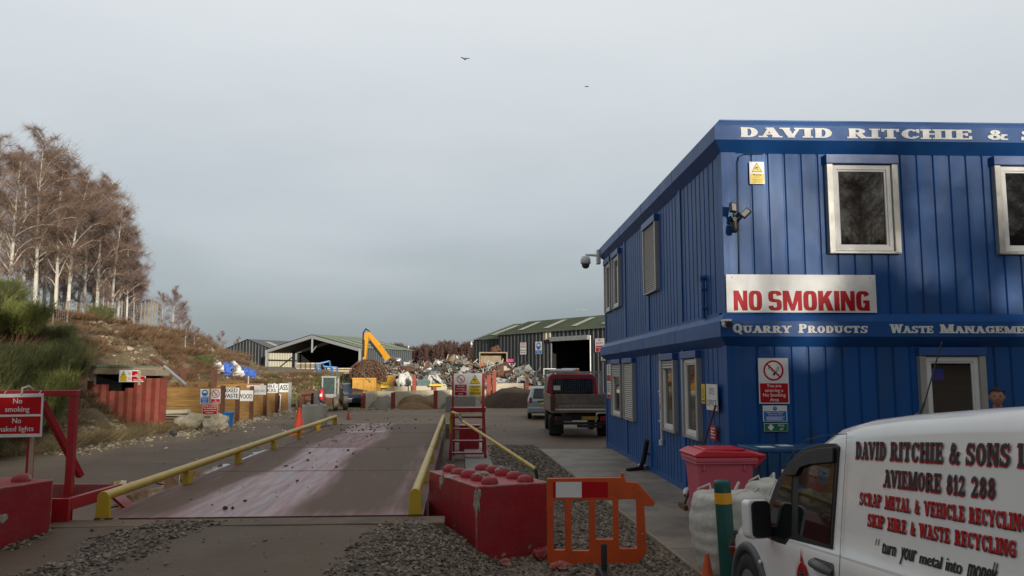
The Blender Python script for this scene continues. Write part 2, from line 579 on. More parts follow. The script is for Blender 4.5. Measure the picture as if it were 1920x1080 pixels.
# sign palette indices
WHT, RED, BLK, YEL, BLU, GRN = range(6)
def pic_nosmoke(mb, cx, cz, r, y):
    line(mb, cx-r*.02, cz-r*.45, cx+r*.5, cz+r*.32, r*.2, y-.0004, BLK)
    line(mb, cx+r*.14, cz-r*.16, cx+r*.46, cz+r*.30, r*.11, y-.0008, WHT)
    for k in range(5):
        a = k/4
        disc(mb, cx-r*(.15+.35*a)+r*.08*math.sin(a*7), cz-r*.1+r*.38*a, r*.05, y-.0005, BLK, 8)
    disc(mb, cx, cz, r, y-.0012, RED, 32, r*.83)
    line(mb, cx-r*.64, cz+r*.64, cx+r*.64, cz-r*.64, r*.16, y-.0016, RED)
def pic_warn(mb, cx, cz, r, y):
    tr = lambda k: [(cx-r*k*.95, cz-r*.75*k+(1-k)*r*-.12), (cx+r*k*.95, cz-r*.75*k+(1-k)*r*-.12), (cx, cz+r*.9*k+(1-k)*r*-.12)]
    poly(mb, tr(1), y-.0004, BLK)
    poly(mb, tr(.84), y-.0008, YEL)
    M = .32*r
    poly(mb, [(cx-r*.34, cz-r*.22), (cx+r*.22, cz+r*.02), (cx+r*.14, cz+r*.2), (cx-r*.4, cz-r*.02)], y-.0012, BLK)
    poly(mb, [(cx+r*.05, cz-r*.4), (cx+r*.4, cz-r*.4), (cx+r*.4, cz-r*.32), (cx+r*.05, cz-r*.32)], y-.0012, BLK)
    line(mb, cx+r*.02, cz-r*.08, cx+r*.1, cz-r*.36, r*.08, y-.0014, BLK)
def pic_mask(mb, cx, cz, r, y):
    disc(mb, cx, cz, r, y-.0004, BLU, 30)
    disc(mb, cx, cz+r*.06, r*.6, y-.0008, WHT, 24)
    poly(mb, [(cx-r*.6, cz-r*.02), (cx+r*.6, cz-r*.02), (cx+r*.45, cz-r*.45), (cx, cz-r*.7), (cx-r*.45, cz-r*.45)], y-.0012, BLU)
# ------------------------------------------------------------------ materials
MUD = (0.10, 0.078, 0.062)
m_blue = mat('blue_paint', (0.010, 0.09, 0.31), 0.46, spec=.3, var=0.14, scale=1.1, stretch=(2.2, 2.2, .45), dirt=((0.04, 0.075, 0.14), 0.46, 0.85, 1.3), bump=0.035, bscale=5, spots=((0.10, 0.13, 0.2), .735, 7))
m_bluefas = mat('blue_fascia_paint', (0.013, 0.088, 0.3), 0.45, spec=.3, var=0.1, scale=1.2, dirt=((0.05, 0.09, 0.2), 0.55, 0.9, 1.5))
m_bluetrim = mat('blue_shutter_paint', (0.03, 0.095, 0.3), 0.4, var=0.1)
m_white = mat('white_board', (0.78, 0.78, 0.77), 0.45, var=0.05, dirt=((0.55, 0.54, 0.5), 0.55, 0.95, 3))
m_letter = mat('white_letters', (0.8, 0.8, 0.79), 0.5, var=0.05)
m_red_ink = mat('red_ink', (0.47, 0.006, 0.012), 0.5, spec=.2, var=0.08)
m_blk_ink = mat('black_ink', (0.012, 0.012, 0.013), 0.5, var=0.2)
m_yel_ink = mat('yellow_ink', (0.75, 0.55, 0.02), 0.45, var=0.08)
m_blu_ink = mat('blue_ink', (0.01, 0.16, 0.5), 0.45, var=0.08)
m_grn_ink = mat('green_ink', (0.005, 0.17, 0.07), 0.45, var=0.08)
m_navy_ink = mat('navy_ink', (0.012, 0.04, 0.25), 0.45, var=0.08)
INK = [m_white, m_red_ink, m_blk_ink, m_yel_ink, m_blu_ink, m_grn_ink]
m_alu = mat('grey_aluminium', (0.42, 0.41, 0.38), 0.42, metal=0.3, var=0.08)
m_upvc = mat('white_plastic_frame', (0.78, 0.77, 0.75), 0.4, var=0.05)
m_slat = mat('shutter_slats', (0.36, 0.34, 0.3), 0.45, var=0.06)
m_glass = mat('window_glass', (0.008, 0.009, 0.01), 0.02, var=0.1, ior=2.3)
m_sill = mat('muddy_sill_concrete', (0.17, 0.122, 0.08), 0.85, var=0.2, scale=3, bump=.2, dirt=((.11, .08, .055), .42, .66, 1.2))
m_vglass = mat('vehicle_glass', (0.01, 0.013, 0.013), 0.03, var=0.1, spec=0.5)
m_black = mat('black_plastic', (0.014, 0.014, 0.015), 0.5, var=0.2)
m_rubber = mat('rubber', (0.018, 0.017, 0.016), 0.85, var=0.25, dirt=(MUD, 0.55, 0.9, 6))
m_galv = mat('galvanised_steel', (0.42, 0.43, 0.43), 0.45, metal=0.5, var=0.15)
m_redp = mat('red_machine_paint', (0.40, 0.014, 0.022), 0.42, var=0.15, scale=3, dirt=((0.2, 0.05, 0.04), 0.58, 0.85, 4), spots=((0.16, 0.07, 0.05), 0.72, 22))
m_block = mat('red_painted_concrete', (0.34, 0.012, 0.022), 0.5, var=0.16, scale=5, bump=0.25, bscale=18, dirt=((0.24, 0.035, 0.035), 0.46, 0.75, 2.5), spots=((0.34, 0.24, 0.2), 0.665, 5))
def edge_wear(m, col, r=.03, lo=.02, hi=.1):
    """paint knocked off along the edges"""
    n = m.node_tree
    b = n.nodes['Principled BSDF']
    old = b.inputs['Base Color'].links[0].from_socket
    bv = n.nodes.new('ShaderNodeBevel')
    bv.inputs['Radius'].default_value = r
    bv.samples = 4
    g = n.nodes.new('ShaderNodeNewGeometry')
    d = n.nodes.new('ShaderNodeVectorMath')
    d.operation = 'DISTANCE'
    n.links.new(bv.outputs[0], d.inputs[0])
    n.links.new(g.outputs['Normal'], d.inputs[1])
    t = n.nodes.new('ShaderNodeTexCoord')
    q = n.nodes.new('ShaderNodeTexNoise')
    q.inputs['Scale'].default_value = 7
    q.inputs['Detail'].default_value = 8
    n.links.new(t.outputs['Object'], q.inputs[0])
    mu = n.nodes.new('ShaderNodeMath')
    mu.operation = 'MULTIPLY_ADD'
    n.links.new(d.outputs['Value'], mu.inputs[0])
    mu.inputs[1].default_value = .8
    n.links.new(q.outputs['Fac'], mu.inputs[2])
    rg_ = n.nodes.new('ShaderNodeMapRange')
    rg_.inputs['From Min'].default_value = .70
    rg_.inputs['From Max'].default_value = .76
    n.links.new(mu.outputs[0], rg_.inputs['Value'])
    x = n.nodes.new('ShaderNodeMix')
    x.data_type = 'RGBA'
    n.links.new(rg_.outputs[0], x.inputs['Factor'])
    n.links.new(old, x.inputs['A'])
    x.inputs['B'].default_value = (*col, 1)
    n.links.new(x.outputs['Result'], b.inputs['Base Color'])
edge_wear(m_block, (.34, .27, .2))
edge_wear(m_redp, (.15, .07, .05), .012)
m_bareconc = mat('bare_concrete', (0.36, 0.33, 0.26), 0.9, var=0.25, scale=14, bump=0.5, bscale=40)
m_conc = mat('grey_concrete', (0.3, 0.29, 0.26), 0.85, var=0.15, scale=3, bump=0.2, bscale=30, dirt=((0.17, 0.15, 0.12), 0.5, 0.8, 1.5))
m_concl = mat('cream_concrete_panel', (0.56, 0.5, 0.38), 0.85, var=0.12, scale=2, dirt=((0.28, 0.24, 0.17), 0.5, 0.85, 2))
m_slab = mat('wet_slab_concrete', (0.25, 0.205, 0.155), 0.6, var=0.15, scale=1.2, bump=0.12, bscale=30, dirt=((0.10, 0.085, 0.07), 0.42, 0.7, 1.1))
m_yel = mat('yellow_rail_paint', (0.55, 0.37, 0.03), 0.4, var=0.1, scale=4, dirt=((0.3, 0.22, 0.06), 0.55, 0.85, 5), spots=((0.3, 0.22, 0.12), 0.72, 18))
m_orange = mat('orange_plastic', (0.62, 0.085, 0.015), 0.45, var=0.1, scale=4, dirt=((0.36, 0.07, 0.025), 0.5, 0.9, 5))
m_cone = mat('orange_cone', (0.62, 0.055, 0.02), 0.5, var=0.1, dirt=((0.3, 0.05, 0.03), 0.55, 0.9, 8))
m_binred = mat('faded_red_bin', (0.6, 0.11, 0.16), 0.42, var=0.08, scale=2)
m_binlid = mat('red_bin_lid', (0.6, 0.02, 0.035), 0.35, var=0.08, scale=2)
m_bluecr = mat('blue_crate', (0.012, 0.08, 0.2), 0.45, var=0.15)
m_bag = mat('woven_bag', (0.55, 0.53, 0.48), 0.75, var=0.1, scale=5, bump=0.5, bscale=14, dirt=((0.33, 0.3, 0.25), 0.48, 0.8, 3))
m_green = mat('green_bollard', (0.005, 0.075, 0.06), 0.4, var=0.12)
m_bandy = mat('amber_band', (0.75, 0.34, 0.01), 0.4, var=0.06)
m_van = mat('white_van_paint', (0.8, 0.79, 0.77), 0.22, var=0.03, coat=0.5, dirt=((0.52, 0.47, 0.42), 0.62, 1.0, 1.4))
m_grey = mat('grey_plastic', (0.07, 0.072, 0.078), 0.5, var=0.12)
m_dgrey = mat('dark_handle', (0.1, 0.1, 0.1), 0.45, var=0.1)
m_rim = mat('steel_wheel', (0.3, 0.3, 0.31), 0.4, metal=0.6, var=0.1)
m_rust = mat('rust_red_steel', (0.27, 0.058, 0.036), 0.7, var=0.25, scale=4, bump=0.15, bscale=20, dirt=((0.15, 0.05, 0.03), 0.5, 0.8, 2))
m_rustd = mat('rusty_brown_steel', (0.13, 0.055, 0.032), 0.8, var=0.3, scale=8, bump=0.2)
m_post = mat('red_oxide_post', (0.3, 0.055, 0.03), 0.65, var=0.2, scale=5)
m_wood = mat('amber_sleeper_timber', (0.36, 0.2, 0.06), 0.75, var=0.3, scale=3, stretch=(0.6, 4, 5), bump=0.15, dirt=((0.2, 0.105, 0.04), 0.5, 0.8, 2))
m_woodg = mat('weathered_timber', (0.3, 0.24, 0.17), 0.8, var=0.2, scale=3, stretch=(0.5, 3, 5), bump=0.15)
m_plank = mat('pale_planks', (0.5, 0.42, 0.3), 0.75, var=0.25, scale=3)
m_dark = mat('interior_shade', (0.012, 0.012, 0.012), 0.9, var=0.2)  # near-black colour stands in for the shade inside the sheds
m_shed = mat('black_sheet_cladding', (0.024, 0.029, 0.034), 0.5, var=0.4, scale=1.2, stretch=(5, 5, .25), dirt=((0.13, 0.12, 0.10), 0.5, 0.85, 0.9))
m_roofg = mat('green_roof_sheet', (0.17, 0.215, 0.14), 0.6, var=0.12, scale=0.6, dirt=((0.17, 0.18, 0.13), 0.5, 0.85, 0.5))
m_skyl = mat('rooflight_sheet', (0.42, 0.4, 0.3), 0.5, var=0.1)
m_cream = mat('cream_lining', (0.52, 0.49, 0.38), 0.6, var=0.1)
m_yelm = mat('yellow_machine', (0.66, 0.3, 0.015), 0.42, var=0.12, dirt=((0.35, 0.17, 0.03), 0.58, 0.9, 2))
m_skip = mat('yellow_skip', (0.62, 0.33, 0.05), 0.55, var=0.15, dirt=((0.3, 0.16, 0.06), 0.5, 0.85, 1.5))
m_oskip = mat('orange_skip', (0.55, 0.12, 0.025), 0.6, var=0.15, dirt=((0.28, 0.1, 0.05), 0.5, 0.85, 2))
m_tskip = mat('teal_skip', (0.10, 0.17, 0.155), 0.6, var=0.15)
m_bframe = mat('blue_steel_frame', (0.05, 0.2, 0.48), 0.5, var=0.15)
m_silver = mat('silver_car_paint', (0.34, 0.4, 0.42), 0.28, metal=0.4, var=0.04)
m_truck = mat('red_truck_paint', (0.36, 0.016, 0.024), 0.35, var=0.1, dirt=((0.16, 0.05, 0.04), 0.55, 0.9, 2))
m_dropside = mat('muddy_dropside', (0.23, 0.19, 0.14), 0.75, var=0.2, scale=3, dirt=((0.12, 0.095, 0.07), 0.45, 0.75, 2.5))
m_underb = mat('truck_chassis', (0.03, 0.028, 0.026), 0.8, var=0.3)
m_amberl = mat('amber_lens', (0.6, 0.14, 0.01), 0.25, var=0.05)
m_skin = mat('skin', (0.40, 0.19, 0.125), 0.55, var=0.08, scale=20)
m_hair = mat('dark_hair', (0.022, 0.016, 0.012), 0.7, var=0.3, scale=40, bump=0.4, bscale=80)
m_coat = mat('dark_jacket', (0.03, 0.035, 0.045), 0.85, var=0.2)
m_trous = mat('dark_trousers', (0.02, 0.02, 0.024), 0.85, var=0.2)
m_soil = mat('dark_topsoil', (0.062, 0.037, 0.024), 0.95, var=0.3, scale=6, bump=0.6, bscale=20)
m_sand = mat('brown_sand', (0.22, 0.13, 0.06), 0.95, var=0.25, scale=4, bump=0.3, bscale=20)
m_chip = mat('grey_chippings', (0.24, 0.22, 0.18), 0.9, var=0.35, scale=12, bump=0.7, bscale=30)
m_stone = mat('loose_stones', (0.17, 0.135, 0.1), 0.8, var=0.3, scale=20, island=0.75)
m_rubble = mat('pale_rubble', (0.36, 0.29, 0.2), 0.85, var=0.25, scale=8, island=0.55)
m_bould = mat('pale_boulder', (0.46, 0.41, 0.3), 0.85, var=0.25, scale=3, bump=0.4, bscale=9, dirt=((0.25, 0.2, 0.14), 0.5, 0.85, 2.5))
m_birch = mat('birch_bark', (0.6, 0.56, 0.48), 0.7, var=0.2, scale=3, spots=((0.08, 0.065, 0.055), 0.6, 6), stretch=(1, 1, 0.6))
m_twig = mat('birch_twigs', (0.22, 0.145, 0.105), 0.8, var=0.2, scale=0.6, island=0.35)
m_twig2 = mat('purple_twigs', (0.21, 0.14, 0.12), 0.8, var=0.2, scale=0.6, island=0.35)
m_twigf = mat('far_wood_twigs', (0.095, 0.05, 0.042), 0.85, var=0.2, scale=0.1, island=0.3)
m_broom = mat('broom_green', (0.125, 0.135, 0.045), 0.7, var=0.3, scale=1.2, island=0.5)
m_broom2 = mat('broom_bright', (0.17, 0.19, 0.045), 0.7, var=0.3, scale=1.2, island=0.5)
m_heath = mat('brown_heather', (0.16, 0.088, 0.045), 0.85, var=0.3, scale=0.9, island=0.5)
m_dryg = mat('dry_grass', (0.24, 0.18, 0.09), 0.85, var=0.3, scale=1.5, island=0.5)
m_grass = mat('rough_grass', (0.10, 0.12, 0.03), 0.85, var=0.35, scale=1.5, island=0.5)
m_conif = mat('dark_conifer', (0.02, 0.028, 0.015), 0.9, var=0.3, scale=1, island=0.4)
m_water = mat('puddle_water', (0.03, 0.027, 0.022), 0.03, var=0.2, spec=0.6)

# ------------------------------------------------------------------ weighbridge frame and terrain
WB_H = R(-3.8)
WB_O = Vector((-2.76, 9.0, 0.45))         # middle of the near end of the deck
WB_W, WB_L = 3.55, 16.8
WBM = T(*WB_O) @ RZ(-WB_H)
def wb_uv(x, y):
    dx, dy = x-WB_O.x, y-WB_O.y
    c, s = math.cos(WB_H), math.sin(WB_H)
    return dx*c-dy*s, dx*s+dy*c
def gz(x, y):
    u, v = wb_uv(x, y)
    # earth ramp up to the near end of the weighbridge
    if v < 0: zr = max(0.2, 0.45+0.085*min(0, v+.42)-0.02)
    else: zr = 0.43*(1-sm(v/0.35))
    lat = 1-sm((abs(u)-1.75)/(0.95 if u > 0 else 3.2))
    z = zr*lat
    # far ramp down
    vf = v-WB_L
    if vf > 0: z = max(z, 0.43*(1-sm(vf/4))*(1-sm((abs(u)-1.8)/1.5)))
    if x > 0.4 and y < 6.6: z = max(z, 0.077*(6.6-y)*sm((x-0.4)/0.8))
    n = noise.noise(Vector((x*0.5, y*0.5, 0)))*0.018+noise.noise(Vector((x*1.7, y*1.7, 3)))*0.008
    if 2.2 < x < 14 and 9 < y < 24: n *= 0.1
    return z+n*(0.4 if y > 30 else 1)
def gravel_zone(x, y):
    """0..1: how much loose gravel lies here"""
    u, v = wb_uv(x, y)
    e = 0.22*noise.noise(Vector((x*1.3, y*1.3, 9)))+0.1*noise.noise(Vector((x*4, y*4, 2)))
    g = 0.0
    if -5 < v < -0.15:           # middle strip and the two shoulders of the ramp
        g = max(g, sm((0.52-abs(u+0.72+0.28*(-v-.2))+e)/0.45))
        g = max(g, sm((u-1.12+e-0.22*(v+1.0))/0.45)*(1-sm((u-5)/.5)))
        g = max(g, sm((-u-1.95+e)/0.3))
    if v > -0.4:
        # strip between weighbridge path and the slab beside the offices
        left = 2.95
        xr = path_edge(y)
        if y < 23: g = max(g, sm((u-left+e*.4)/0.15)*sm((xr-x+e*.2)/0.1))
    if y <= 9.4 and 0.2 < x < path_edge(y): g = max(g, sm((path_edge(y)-x)/0.1))
    return g
def path_edge(y):                # left edge of the concrete slab along the offices
    return lerp(1.95, 0.72, (y-7.5)/14.5)
def axis(lst):
    out = []
    for a, b, st in lst:
        n = max(1, int(round((b-a)/st)))
        out += [a+(b-a)*i/n for i in range(n)]
    out.append(lst[-1][1])
    return out
xs = axis([(-900, -120, 130), (-120, -24, 6), (-24, -9, .6), (-9, 4.2, .1), (4.2, 14, .7), (14, 120, 8), (120, 900, 130)])
ys = axis([(-300, -20, 40), (-20, 3, 2), (3, 12.5, .1), (12.5, 32, .3), (32, 66, 1.2), (66, 200, 10), (200, 1800, 200)])
gv = np.array([(x, y, gz(x, y)) for y in ys for x in xs])
nx = len(xs)
gf = np.array([(j*nx+i, j*nx+i+1, (j+1)*nx+i+1, (j+1)*nx+i) for j in range(len(ys)-1) for i in range(nx-1)])

m_ground = mat('yard_mud', (0.14, 0.09, 0.053), 0.75, var=0.22, scale=0.7, bump=0.35, bscale=9, dirt=((0.085, 0.057, 0.036), 0.42, 0.68, 0.35))
n_ = m_ground.node_tree
b_ = n_.nodes['Principled BSDF']
old = b_.inputs['Base Color'].links[0].from_socket
at_ = n_.nodes.new('ShaderNodeAttribute')
at_.attribute_name = 'zone'
sp_ = n_.nodes.new('ShaderNodeSeparateColor')
n_.links.new(at_.outputs['Color'], sp_.inputs[0])
tcx = n_.nodes.new('ShaderNodeTexCoord')
vo_ = n_.nodes.new('ShaderNodeTexVoronoi')
vo_.inputs['Scale'].default_value = 34
n_.links.new(tcx.outputs['Object'], vo_.inputs[0])
hs_ = n_.nodes.new('ShaderNodeMix')
hs_.data_type = 'RGBA'
hs_.inputs['A'].default_value = (0.035, 0.028, 0.022, 1)
hs_.inputs['B'].default_value = (0.17, 0.14, 0.11, 1)
n_.links.new(vo_.outputs['Color'], hs_.inputs['Factor'])
mx_ = n_.nodes.new('ShaderNodeMix')
mx_.data_type = 'RGBA'
n_.links.new(sp_.outputs[0], mx_.inputs['Factor'])
n_.links.new(old, mx_.inputs['A'])
n_.links.new(hs_.outputs['Result'], mx_.inputs['B'])
mb_ = n_.nodes.new('ShaderNodeMix')          # paler yard further off
mb_.data_type = 'RGBA'
n_.links.new(sp_.outputs[1], mb_.inputs['Factor'])
n_.links.new(mx_.outputs['Result'], mb_.inputs['A'])
mb_.inputs['B'].default_value = (0.19, 0.135, 0.08, 1)
n_.links.new(mb_.outputs['Result'], b_.inputs['Base Color'])
ground = struct(npmesh('ground', gv, gf, m_ground, smooth=True))
ca = ground.data.color_attributes.new('zone', 'FLOAT_COLOR', 'POINT')
zc = np.zeros((len(gv), 4), dtype=np.float32)
for i, (x, y, z) in enumerate(gv):
    if -9 < x < 4.5 and 3 < y < 26: zc[i, 0] = gravel_zone(x, y)
    n1 = noise.noise(Vector((x*.12, y*.3, 5)))
    if y > 31: zc[i, 1] = max(0, min(1, 0.55+n1*1.1))*sm((y-31)/4)
    if x < -6.5 and y < 60: zc[i, 1] = max(zc[i, 1], sm((-x-9.6+n1)/1.2)*.7)
ca.data.foreach_set('color', zc.ravel())

# loose stones (uncountable): gravel on the ramp shoulders and the strip by the slab
def stones(name, pts, mats, kind='stuff', seed=1, smin=.012, smax=.04, flat=.6):
    rs = np.random.RandomState(seed)
    n = len(pts)
    P = np.array(pts)
    base = np.array([(1, 0, 0), (0, 1, 0), (-1, 0, 0), (0, -1, 0), (0, 0, 1), (0, 0, -1)], dtype=float)
    V = base[None]*(0.75+.6*rs.rand(n, 6, 1))
    V = V+rs.uniform(-.28, .28, (n, 6, 3))
    s = smin+(smax-smin)*rs.rand(n)**2.2
    V = V*s[:, None, None]
    V[:, :, 2] *= flat
    a = rs.rand(n)*6.28
    t = rs.uniform(-.6, .6, n)
    x, y, z = V[:, :, 0].copy(), V[:, :, 1].copy(), V[:, :, 2].copy()
    y2 = y*np.cos(t)[:, None]-z*np.sin(t)[:, None]
    z2 = y*np.sin(t)[:, None]+z*np.cos(t)[:, None]
    V[:, :, 0] = x*np.cos(a)[:, None]-y2*np.sin(a)[:, None]
    V[:, :, 1] = x*np.sin(a)[:, None]+y2*np.cos(a)[:, None]
    V[:, :, 2] = z2
    V += P[:, None, :]
    V[:, :, 2] += (s*.25)[:, None]
    f = np.array([(0, 1, 4), (1, 2, 4), (2, 3, 4), (3, 0, 4), (1, 0, 5), (2, 1, 5), (3, 2, 5), (0, 3, 5)])
    Fq = (np.arange(n)[:, None, None]*6+f[None]).reshape(-1, 3)
    o = npmesh(name, V.reshape(-1, 3), Fq, mats)
    if kind: o['kind'] = kind
    return o
pts = []
pts2 = []
rs = random.Random(3)
def scatter(n, x0, x1, y0, y1, out, thr=0.0):
    for _ in range(n):
        x, y = rs.uniform(x0, x1), rs.uniform(y0, y1)
        if rs.random() < gravel_zone(x, y)-thr: out.append((x, y, gz(x, y)))
scatter(48000, -6.5, 0.6, 6.3, 9.3, pts)
scatter(26000, 0, 2.2, 6.5, 12.5, pts2)
scatter(12000, 0, 2.2, 12.5, 18, pts2)
scatter(9000, -.8, 1.8, 18, 23, pts2)
for _ in range(160):
    x, y = rs.uniform(-6, .5), rs.uniform(6.5, 9)
    pts.append((x, y, gz(x, y)))
g1 = stones('gravel', pts, m_stone, seed=2, smin=.005, smax=.03)
tag(g1, 'loose brown and grey gravel on the mud ramp before the weighbridge', 'gravel')
g2 = stones('gravel', pts2, m_stone, seed=5, smin=.016, smax=.042)
tag(g2, 'rounded grey gravel strip between the weighbridge and the concrete slab', 'gravel')

def sheet(name, poly_fn, m, dz=.006, nu=8, nv=30):
    """ground-hugging sheet: poly_fn(u, v) -> (x, y)"""
    mb = MB()
    def fn(a, b):
        x, y = poly_fn(a, b)
        return (x, y, gz(x, y)+dz)
    mb.grid(fn, nu, nv)
    return struct(mb.build(name, m))
# concrete slab beside the offices, with a small step up
mb = MB()
for (y0, y1) in ((5.2, 9.35), (9.37, 13.2), (13.22, 17.2), (17.22, 21.6)):
    vs = [(path_edge(y0), y0), (15, y0), (15, y1), (path_edge(y1), y1)]
    mb.prism(vs, -.1, .034, plane='xy')
struct(mb.build('concrete_slab', m_slab, fix=True, bevel=.008))
mb = MB()                        # timber edging of the slab
mb.bar((path_edge(5.2)-.02, 5.2, .0), (path_edge(21.6)-.02, 21.6, .0), .03, .09)
struct(mb.build('slab_edging', m_woodg))
# narrow concrete strip along the right side of the weighbridge
mb = MB()
mb.X = WBM
mb.box(2.32, 2.92, 1.0, 15.6, -.6, -.41)
struct(mb.build('side_path', m_conc, bevel=.01))

# puddles beside the weighbridge
def puddle(u0, u1, v0, v1, seed):
    out = []
    n = 160
    for k in range(n):
        a = 2*PI*k/n
        w_ = 1+.55*noise.noise(Vector((math.cos(a)*2.6, math.sin(a)*2.6, seed)))+.25*noise.noise(Vector((math.cos(a)*8, math.sin(a)*8, seed)))
        p = WBM @ Vector((lerp(u0, u1, .5+.5*math.cos(a)*w_), lerp(v0, v1, .5+.5*math.sin(a)*w_), 0))
        out.append((p.x, p.y))
    c = (sum(p[0] for p in out)/n, sum(p[1] for p in out)/n)
    mb = MB()
    vs = [(c[0], c[1], .02)]+[(x, y, .02) for x, y in out]
    mb.add(vs, [(0, k+1, (k+1) % n+1) for k in range(n)])
    return struct(mb.build('puddle', m_water, fix=True))
puddle(-3.3, -1.85, 3.2, 9.2, 1)
puddle(-2.9, -1.9, 9.6, 14.6, 5)
puddle(-4.3, -3.5, 4.5, 6.5, 9)

# ------------------------------------------------------------------ bank, earth plateau
def bank_h(x, y):
    if y < 27: xt = -12.2
    elif y < 31: xt = lerp(-12.2, -14.9, (y-27)/4)
    else: xt = -14.9
    Tt = 4.5
    if y > 46: Tt = lerp(4.5, 2.4, sm((y-46)/18))
    if y < 14: Tt = lerp(3.2, 4.5, sm((y-5)/9))
    n1 = noise.noise(Vector((x*.22, y*.22, 1)))
    n2 = noise.noise(Vector((x*.9, y*.9, 4)))
    wd = 6.2 if y < 30 else 5.2
    t = (xt-x+n1*1.1)/wd
    hb = Tt*sm(t)+max(0, (xt-x-wd)*.05)
    hp = 1.95*sm((y-49.5+n1*2)/8)*sm((-7.2-x+n1)/4)
    h = max(hb, hp)
    if h <= 0.001: return -.3
    return h+(n2*.13+n1*.28)*min(1, h)-.02
bx = axis([(-140, -40, 10), (-40, -24, 1.0), (-24, -5, .4)])
by = axis([(4, 60, .5), (60, 130, 4), (130, 400, 30)])
bv = np.array([(x, y, bank_h(x, y)) for y in by for x in bx])
nb = len(bx)
bf = np.array([(j*nb+i, j*nb+i+1, (j+1)*nb+i+1, (j+1)*nb+i) for j in range(len(by)-1) for i in range(nb-1)])
m_bank = mat('bank_earth', (0.19, 0.135, 0.08), 0.95, var=0.3, scale=1.2, bump=0.6, bscale=6, dirt=((0.09, 0.08, 0.035), 0.45, 0.7, 0.5), spots=((0.3, 0.24, 0.16), 0.63, 2.2))
struct(npmesh('bank', bv, bf, m_bank, smooth=True))

# blades, leaves and twigs as one soup of thin strips
def strips(P, D, wdt, bend=None, seed=0):
    """P (n,3) roots, D (n,3) direction*length, two-quad strips; returns V, F"""
    rs = np.random.RandomState(seed)
    n = len(P)
    P = np.asarray(P, float)
    D = np.asarray(D, float)
    wv = rs.normal(size=(n, 3))
    wv -= D*((wv*D).sum(1)/((D*D).sum(1)+1e-9))[:, None]
    wv /= np.linalg.norm(wv, axis=1)[:, None]+1e-9
    wv = wv*(np.asarray(wdt).reshape(-1, 1) if np.ndim(wdt) else wdt)
    B = np.zeros_like(P) if bend is None else bend
    mid = P+D*.55
    tip = P+D+B
    V = np.stack([P-wv/2, P+wv/2, mid-wv*.4, mid+wv*.4, tip-wv*.12, tip+wv*.12], 1).reshape(-1, 3)
    b = np.arange(n)[:, None, None]*6
    Fq = (b+np.array([(0, 1, 3, 2), (2, 3, 5, 4)])[None]).reshape(-1, 4)
    return V, Fq
def tufts(name, spots, m, n_per, hgt, spread, wdt, seed, lean=.35):
    rs = np.random.RandomState(seed)
    P, D = [], []
    for (x, y, z, k) in spots:
        n = int(n_per*k)
        a = rs.rand(n)*6.28
        r = np.sqrt(rs.rand(n))*spread*k
        hh = hgt*k*(.5+.7*rs.rand(n))*(1-.45*(r/(spread*k))**2)
        P.append(np.stack([x+r*np.cos(a), y+r*np.sin(a), np.full(n, z)], 1))
        l = lean*(.4+r/(spread*k))
        D.append(np.stack([np.cos(a)*l*hh+rs.normal(0, .12, n)*hh, np.sin(a)*l*hh+rs.normal(0, .12, n)*hh, hh], 1))
    P, D = np.concatenate(P), np.concatenate(D)
    V, Fq = strips(P, D, wdt, seed=seed)
    return npmesh(name, V, Fq, m)
rs = random.Random(11)
def spots_on(n, x0, x1, y0, y1, cond=None, k0=.6, k1=1.3):
    out = []
    while len(out) < n:
        x, y = rs.uniform(x0, x1), rs.uniform(y0, y1)
        z = bank_h(x, y)
        if z < 0.02 or (cond and not cond(x, y, z)):
            n -= 0.2
            continue
        out.append((x, y, z-.03, rs.uniform(k0, k1)))
    return out
hn = lambda x, y, z: z > .9 and noise.noise(Vector((x*.3, y*.3, 7))) > -.22 and y > 25.5
tag(tufts('heather', spots_on(1150, -26, -13.5, 25, 60, hn), m_heath, 170, .34, .6, .013, 3, .8), 'brown heather and dead bracken covering the upper bank', 'heather', kind='stuff')
dn = lambda x, y, z: noise.noise(Vector((x*.3, y*.3, 7))) < .25
tag(tufts('dry_grass', spots_on(1500, -22, -10, 12, 60, dn)+spots_on(420, -16.5, -12, 21, 31, None), m_dryg, 40, .26, .32, .01, 4, .9), 'dry straw coloured grass on the lower bank', 'grass', kind='stuff')
tag(tufts('grass', spots_on(420, -17, -8, 49, 58, lambda x, y, z: z < 1.9), m_grass, 22, .3, .35, .03, 6, .7), 'rough green grass on the earth slope before the open shed', 'grass', kind='stuff')
pts = []
while len(pts) < 5200:
    x, y = rs.uniform(-23, -9), rs.uniform(22, 62)
    z = bank_h(x, y)
    if z > .02 and noise.noise(Vector((x*.35, y*.25, 21))) > -.02 and (y > 36 or z < .5): pts.append((x, y, z))
tag(stones('rubble', pts, m_rubble, seed=9, smin=.03, smax=.17), 'pale broken stones scattered down the bank', 'rubble', kind='stuff')
pts = []
for _ in range(2200):                       # crumbs of stone along the yard edge
    y = rs.uniform(20, 46)
    x = rs.gauss(-11.0-.085*(y-30) if y > 26 else -11.4, .5)
    pts.append((x, y, max(gz(x, y), bank_h(x, y))))
for _ in range(900):
    x = rs.uniform(-13, -6.2)
    pts.append((x, rs.gauss(46.4, .5), 0.0))
for _ in range(500):
    y = rs.uniform(16, 46)
    pts.append((rs.uniform(-9.5, 0), y, 0.0))
tag(stones('loose_stones', pts, m_rubble, seed=12, smin=.012, smax=.075), 'pale loose stones along the edge of the yard road', 'stones', kind='stuff')
